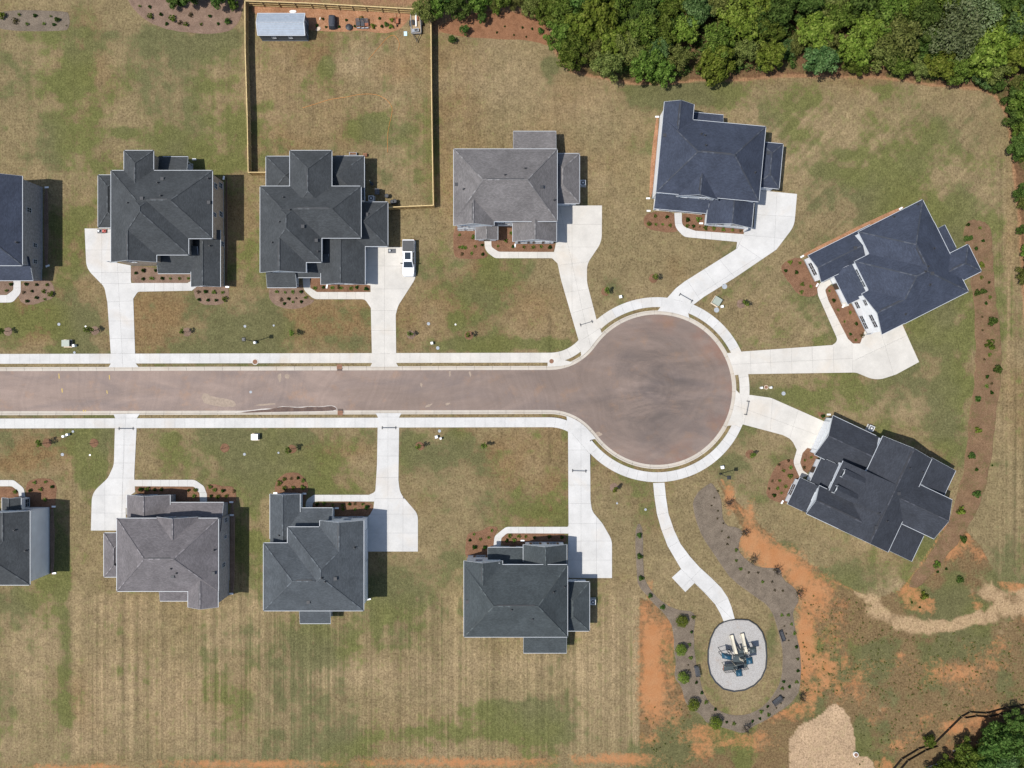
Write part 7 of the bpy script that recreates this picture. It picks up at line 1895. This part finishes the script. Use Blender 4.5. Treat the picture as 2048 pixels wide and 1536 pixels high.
def mower():
    root = empty('red_mower', P(210, 462.5) + Vector((0, 0, .06))); tag(root, 'red push mower at the corner of the tan brick house', 'mower')
    m = MB(); m.box((0, 0, .2), (.62, .5, .2), 0, 0, .85); m.build('deck', MAT['red_paint'], root)
    m = MB(); m.cyl((0, 0, .3), .17, .2, 12, 0, .13); m.build('engine', MAT['red_paint'], root)
    for x in (-.26, .26):
        for y in (-.26, .26): w = MB(); w.tube([(x, y - .03, .12), (x, y + .03, .12)], .12, 10); w.build('wheel', MAT['tyre'], root)
    m = MB(); m.tube([(.3, -.2, .25), (.95, -.2, .95), (.95, .2, .95), (.3, .2, .25)], .02, 6); m.build('handle', MAT['black_metal'], root)
mower()
def ac_mat(px, py, label):
    root = empty('door_mat', P(px, py) + Vector((0, 0, .07))); tag(root, label, 'equipment pad')
    m = MB(); m.box((0, 0, .02), (1.25, .72, .04)); m.build('mat', MAT['bench_grey'], root)
    m = MB(); m.cyl((-.3, 0, .04), .16, .3, 12); m.build('canister', MAT['grey_metal'], root)
ac_mat(203, 462.5, 'dark mat with grey canister beside the red mower'); ac_mat(784, 502, 'dark mat with grey canister by the garage of the fenced yard house')
# items behind the fenced yard house
root = empty('patio_table', P(755.5, 385)); tag(root, 'dark square patio table beside the fenced yard house', 'table')
m = MB(); m.box((0, 0, .7), (.75, .95, .06)); m.build('table_top', MAT['bench_grey'], root)
for x in (-.3, .3):
    for y in (-.4, .4): m = MB(); m.box((x, y, .34), (.06, .06, .68)); m.build('leg', MAT['black_metal'], root)
for x, y, l in ((775, 394, 'shiny black bin beside the patio table'), (786, 406, 'shiny black bin lying by the fence return'), (791, 405, 'shiny black bin at the end of the fence return')):
    root = empty('rubbish_bin', P(x, y)); tag(root, l, 'bin', 'black bins by the fence')
    m = MB(); m.cyl((0, 0, 0), .27, .85, 14, 0, .34); m.build('body', MAT['dark_plastic'], root)
    m = MB(); m.cyl((0, 0, .86), .37, .09, 14, 0, .28); m.build('lid', MAT['dark_plastic'], root)
root = empty('patio_umbrella', P(744, 368)); tag(root, 'folded blue-grey patio umbrella by the house wall', 'umbrella')
m = MB(); m.cyl((0, 0, 0), .03, 2.2, 8); m.build('pole', MAT['grey_metal'], root)
m = MB(); m.cyl((0, 0, 1.0), .16, 1.1, 9, 0, .04); m.build('canopy', MAT['canopy_blue'], root)
m = MB(); m.cyl((0, 0, 0), .28, .08, 14); m.build('base', MAT['dark_plastic'], root)
for x, y, l, mt in ((707, 309, 'grey planter box at the rear wall, longer one', 'grey_metal'), (731, 311, 'rusty wood box at the rear wall corner', 'rust_red')):
    root = empty('planter_box', P(x, y)); tag(root, l, 'planter')
    m = MB(); m.box((0, 0, .25), (1.2 if mt == 'grey_metal' else .6, .45, .5)); m.build('box', MAT[mt], root)
    m = MB(); m.box((0, 0, .505), (1.05 if mt == 'grey_metal' else .5, .35, .03)); m.build('soil', MAT['mulch_brown'], root)

# ------------------------------------------------------------------ silt fences and fallen trunks at the thicket
def silt(pts, label):
    root = empty('silt_fence', P(*pts[0])); off = root.location; tag(root, label, 'silt fence', 'black silt fences')
    w = [P(x, y) - off for x, y in pts]
    c = []
    for a, b in zip(w, w[1:]):
        n = max(1, int((b - a).length / 1.8))
        for k in range(n): c.append(a.lerp(b, k / n) + Vector((random.uniform(-.12, .12), random.uniform(-.12, .12), 0)))
    c.append(w[-1])
    m = MB()
    for a, b in zip(c, c[1:]):
        h0, h1 = .55, .55
        m.poly([a, b, b + Vector((.03, .05, h1)), a + Vector((.03, .05, h0))]); m.poly([a + Vector((0, -.03, 0)), a + Vector((.03, .02, h0)), b + Vector((.03, .02, h1)), b + Vector((0, -.03, 0))])
        m.poly([a + Vector((.03, .02, h0)), a + Vector((.03, .05, h0)), b + Vector((.03, .05, h1)), b + Vector((.03, .02, h1))])
    m.build('fabric', MAT['silt_fabric'], root, fix=False)
    for a in c[::1]:
        m = MB(); m.box((a.x + .05, a.y + .09, .42), (.05, .05, .9)); m.build('stake', MAT['wood_stake'], root)
silt([(1776, 1548), (1800, 1518), (1836, 1496), (1868, 1484), (1895, 1458), (1922, 1432), (1935, 1424), (1970, 1424), (2010, 1414), (2060, 1405)], 'black fabric silt fence on wooden stakes, the one nearer the rough clay')
silt([(1792, 1548), (1815, 1520), (1850, 1500), (1874, 1490)], 'short outer run of black silt fence beside the thicket')
silt([(1928, 1436), (1950, 1432), (1975, 1431), (2020, 1422), (2060, 1416)], 'outer run of black silt fence above the dark trees')
for x0, y0, x1, y1, r, l in ((1360, 15, 1350, 32, .09, 'pale dead trunk standing up in the wood'), (1824, 134, 1862, 108, .13, 'grey fallen trunk at the front of the wood'), (1905, 1502, 1942, 1482, .1, 'grey fallen branch before the dark thicket'), (1330, 160, 1318, 176, .05, 'thin dead branch on the grass edge of the wood'), (1852, 1535, 1890, 1522, .09, 'grey log lying beside the silt fence')):
    a, b = P(x0, y0), P(x1, y1); a.z, b.z = r, r + .9 if y0 < 200 else r
    m = MB(); m.tube([a, a.lerp(b, .5) + Vector((.05, .05, .05)), b], [r, r * .8, r * .4], 8); o = m.build('fallen_trunk', MAT['bark_dead']); tag(o, l, 'log', 'dead trunks and logs')
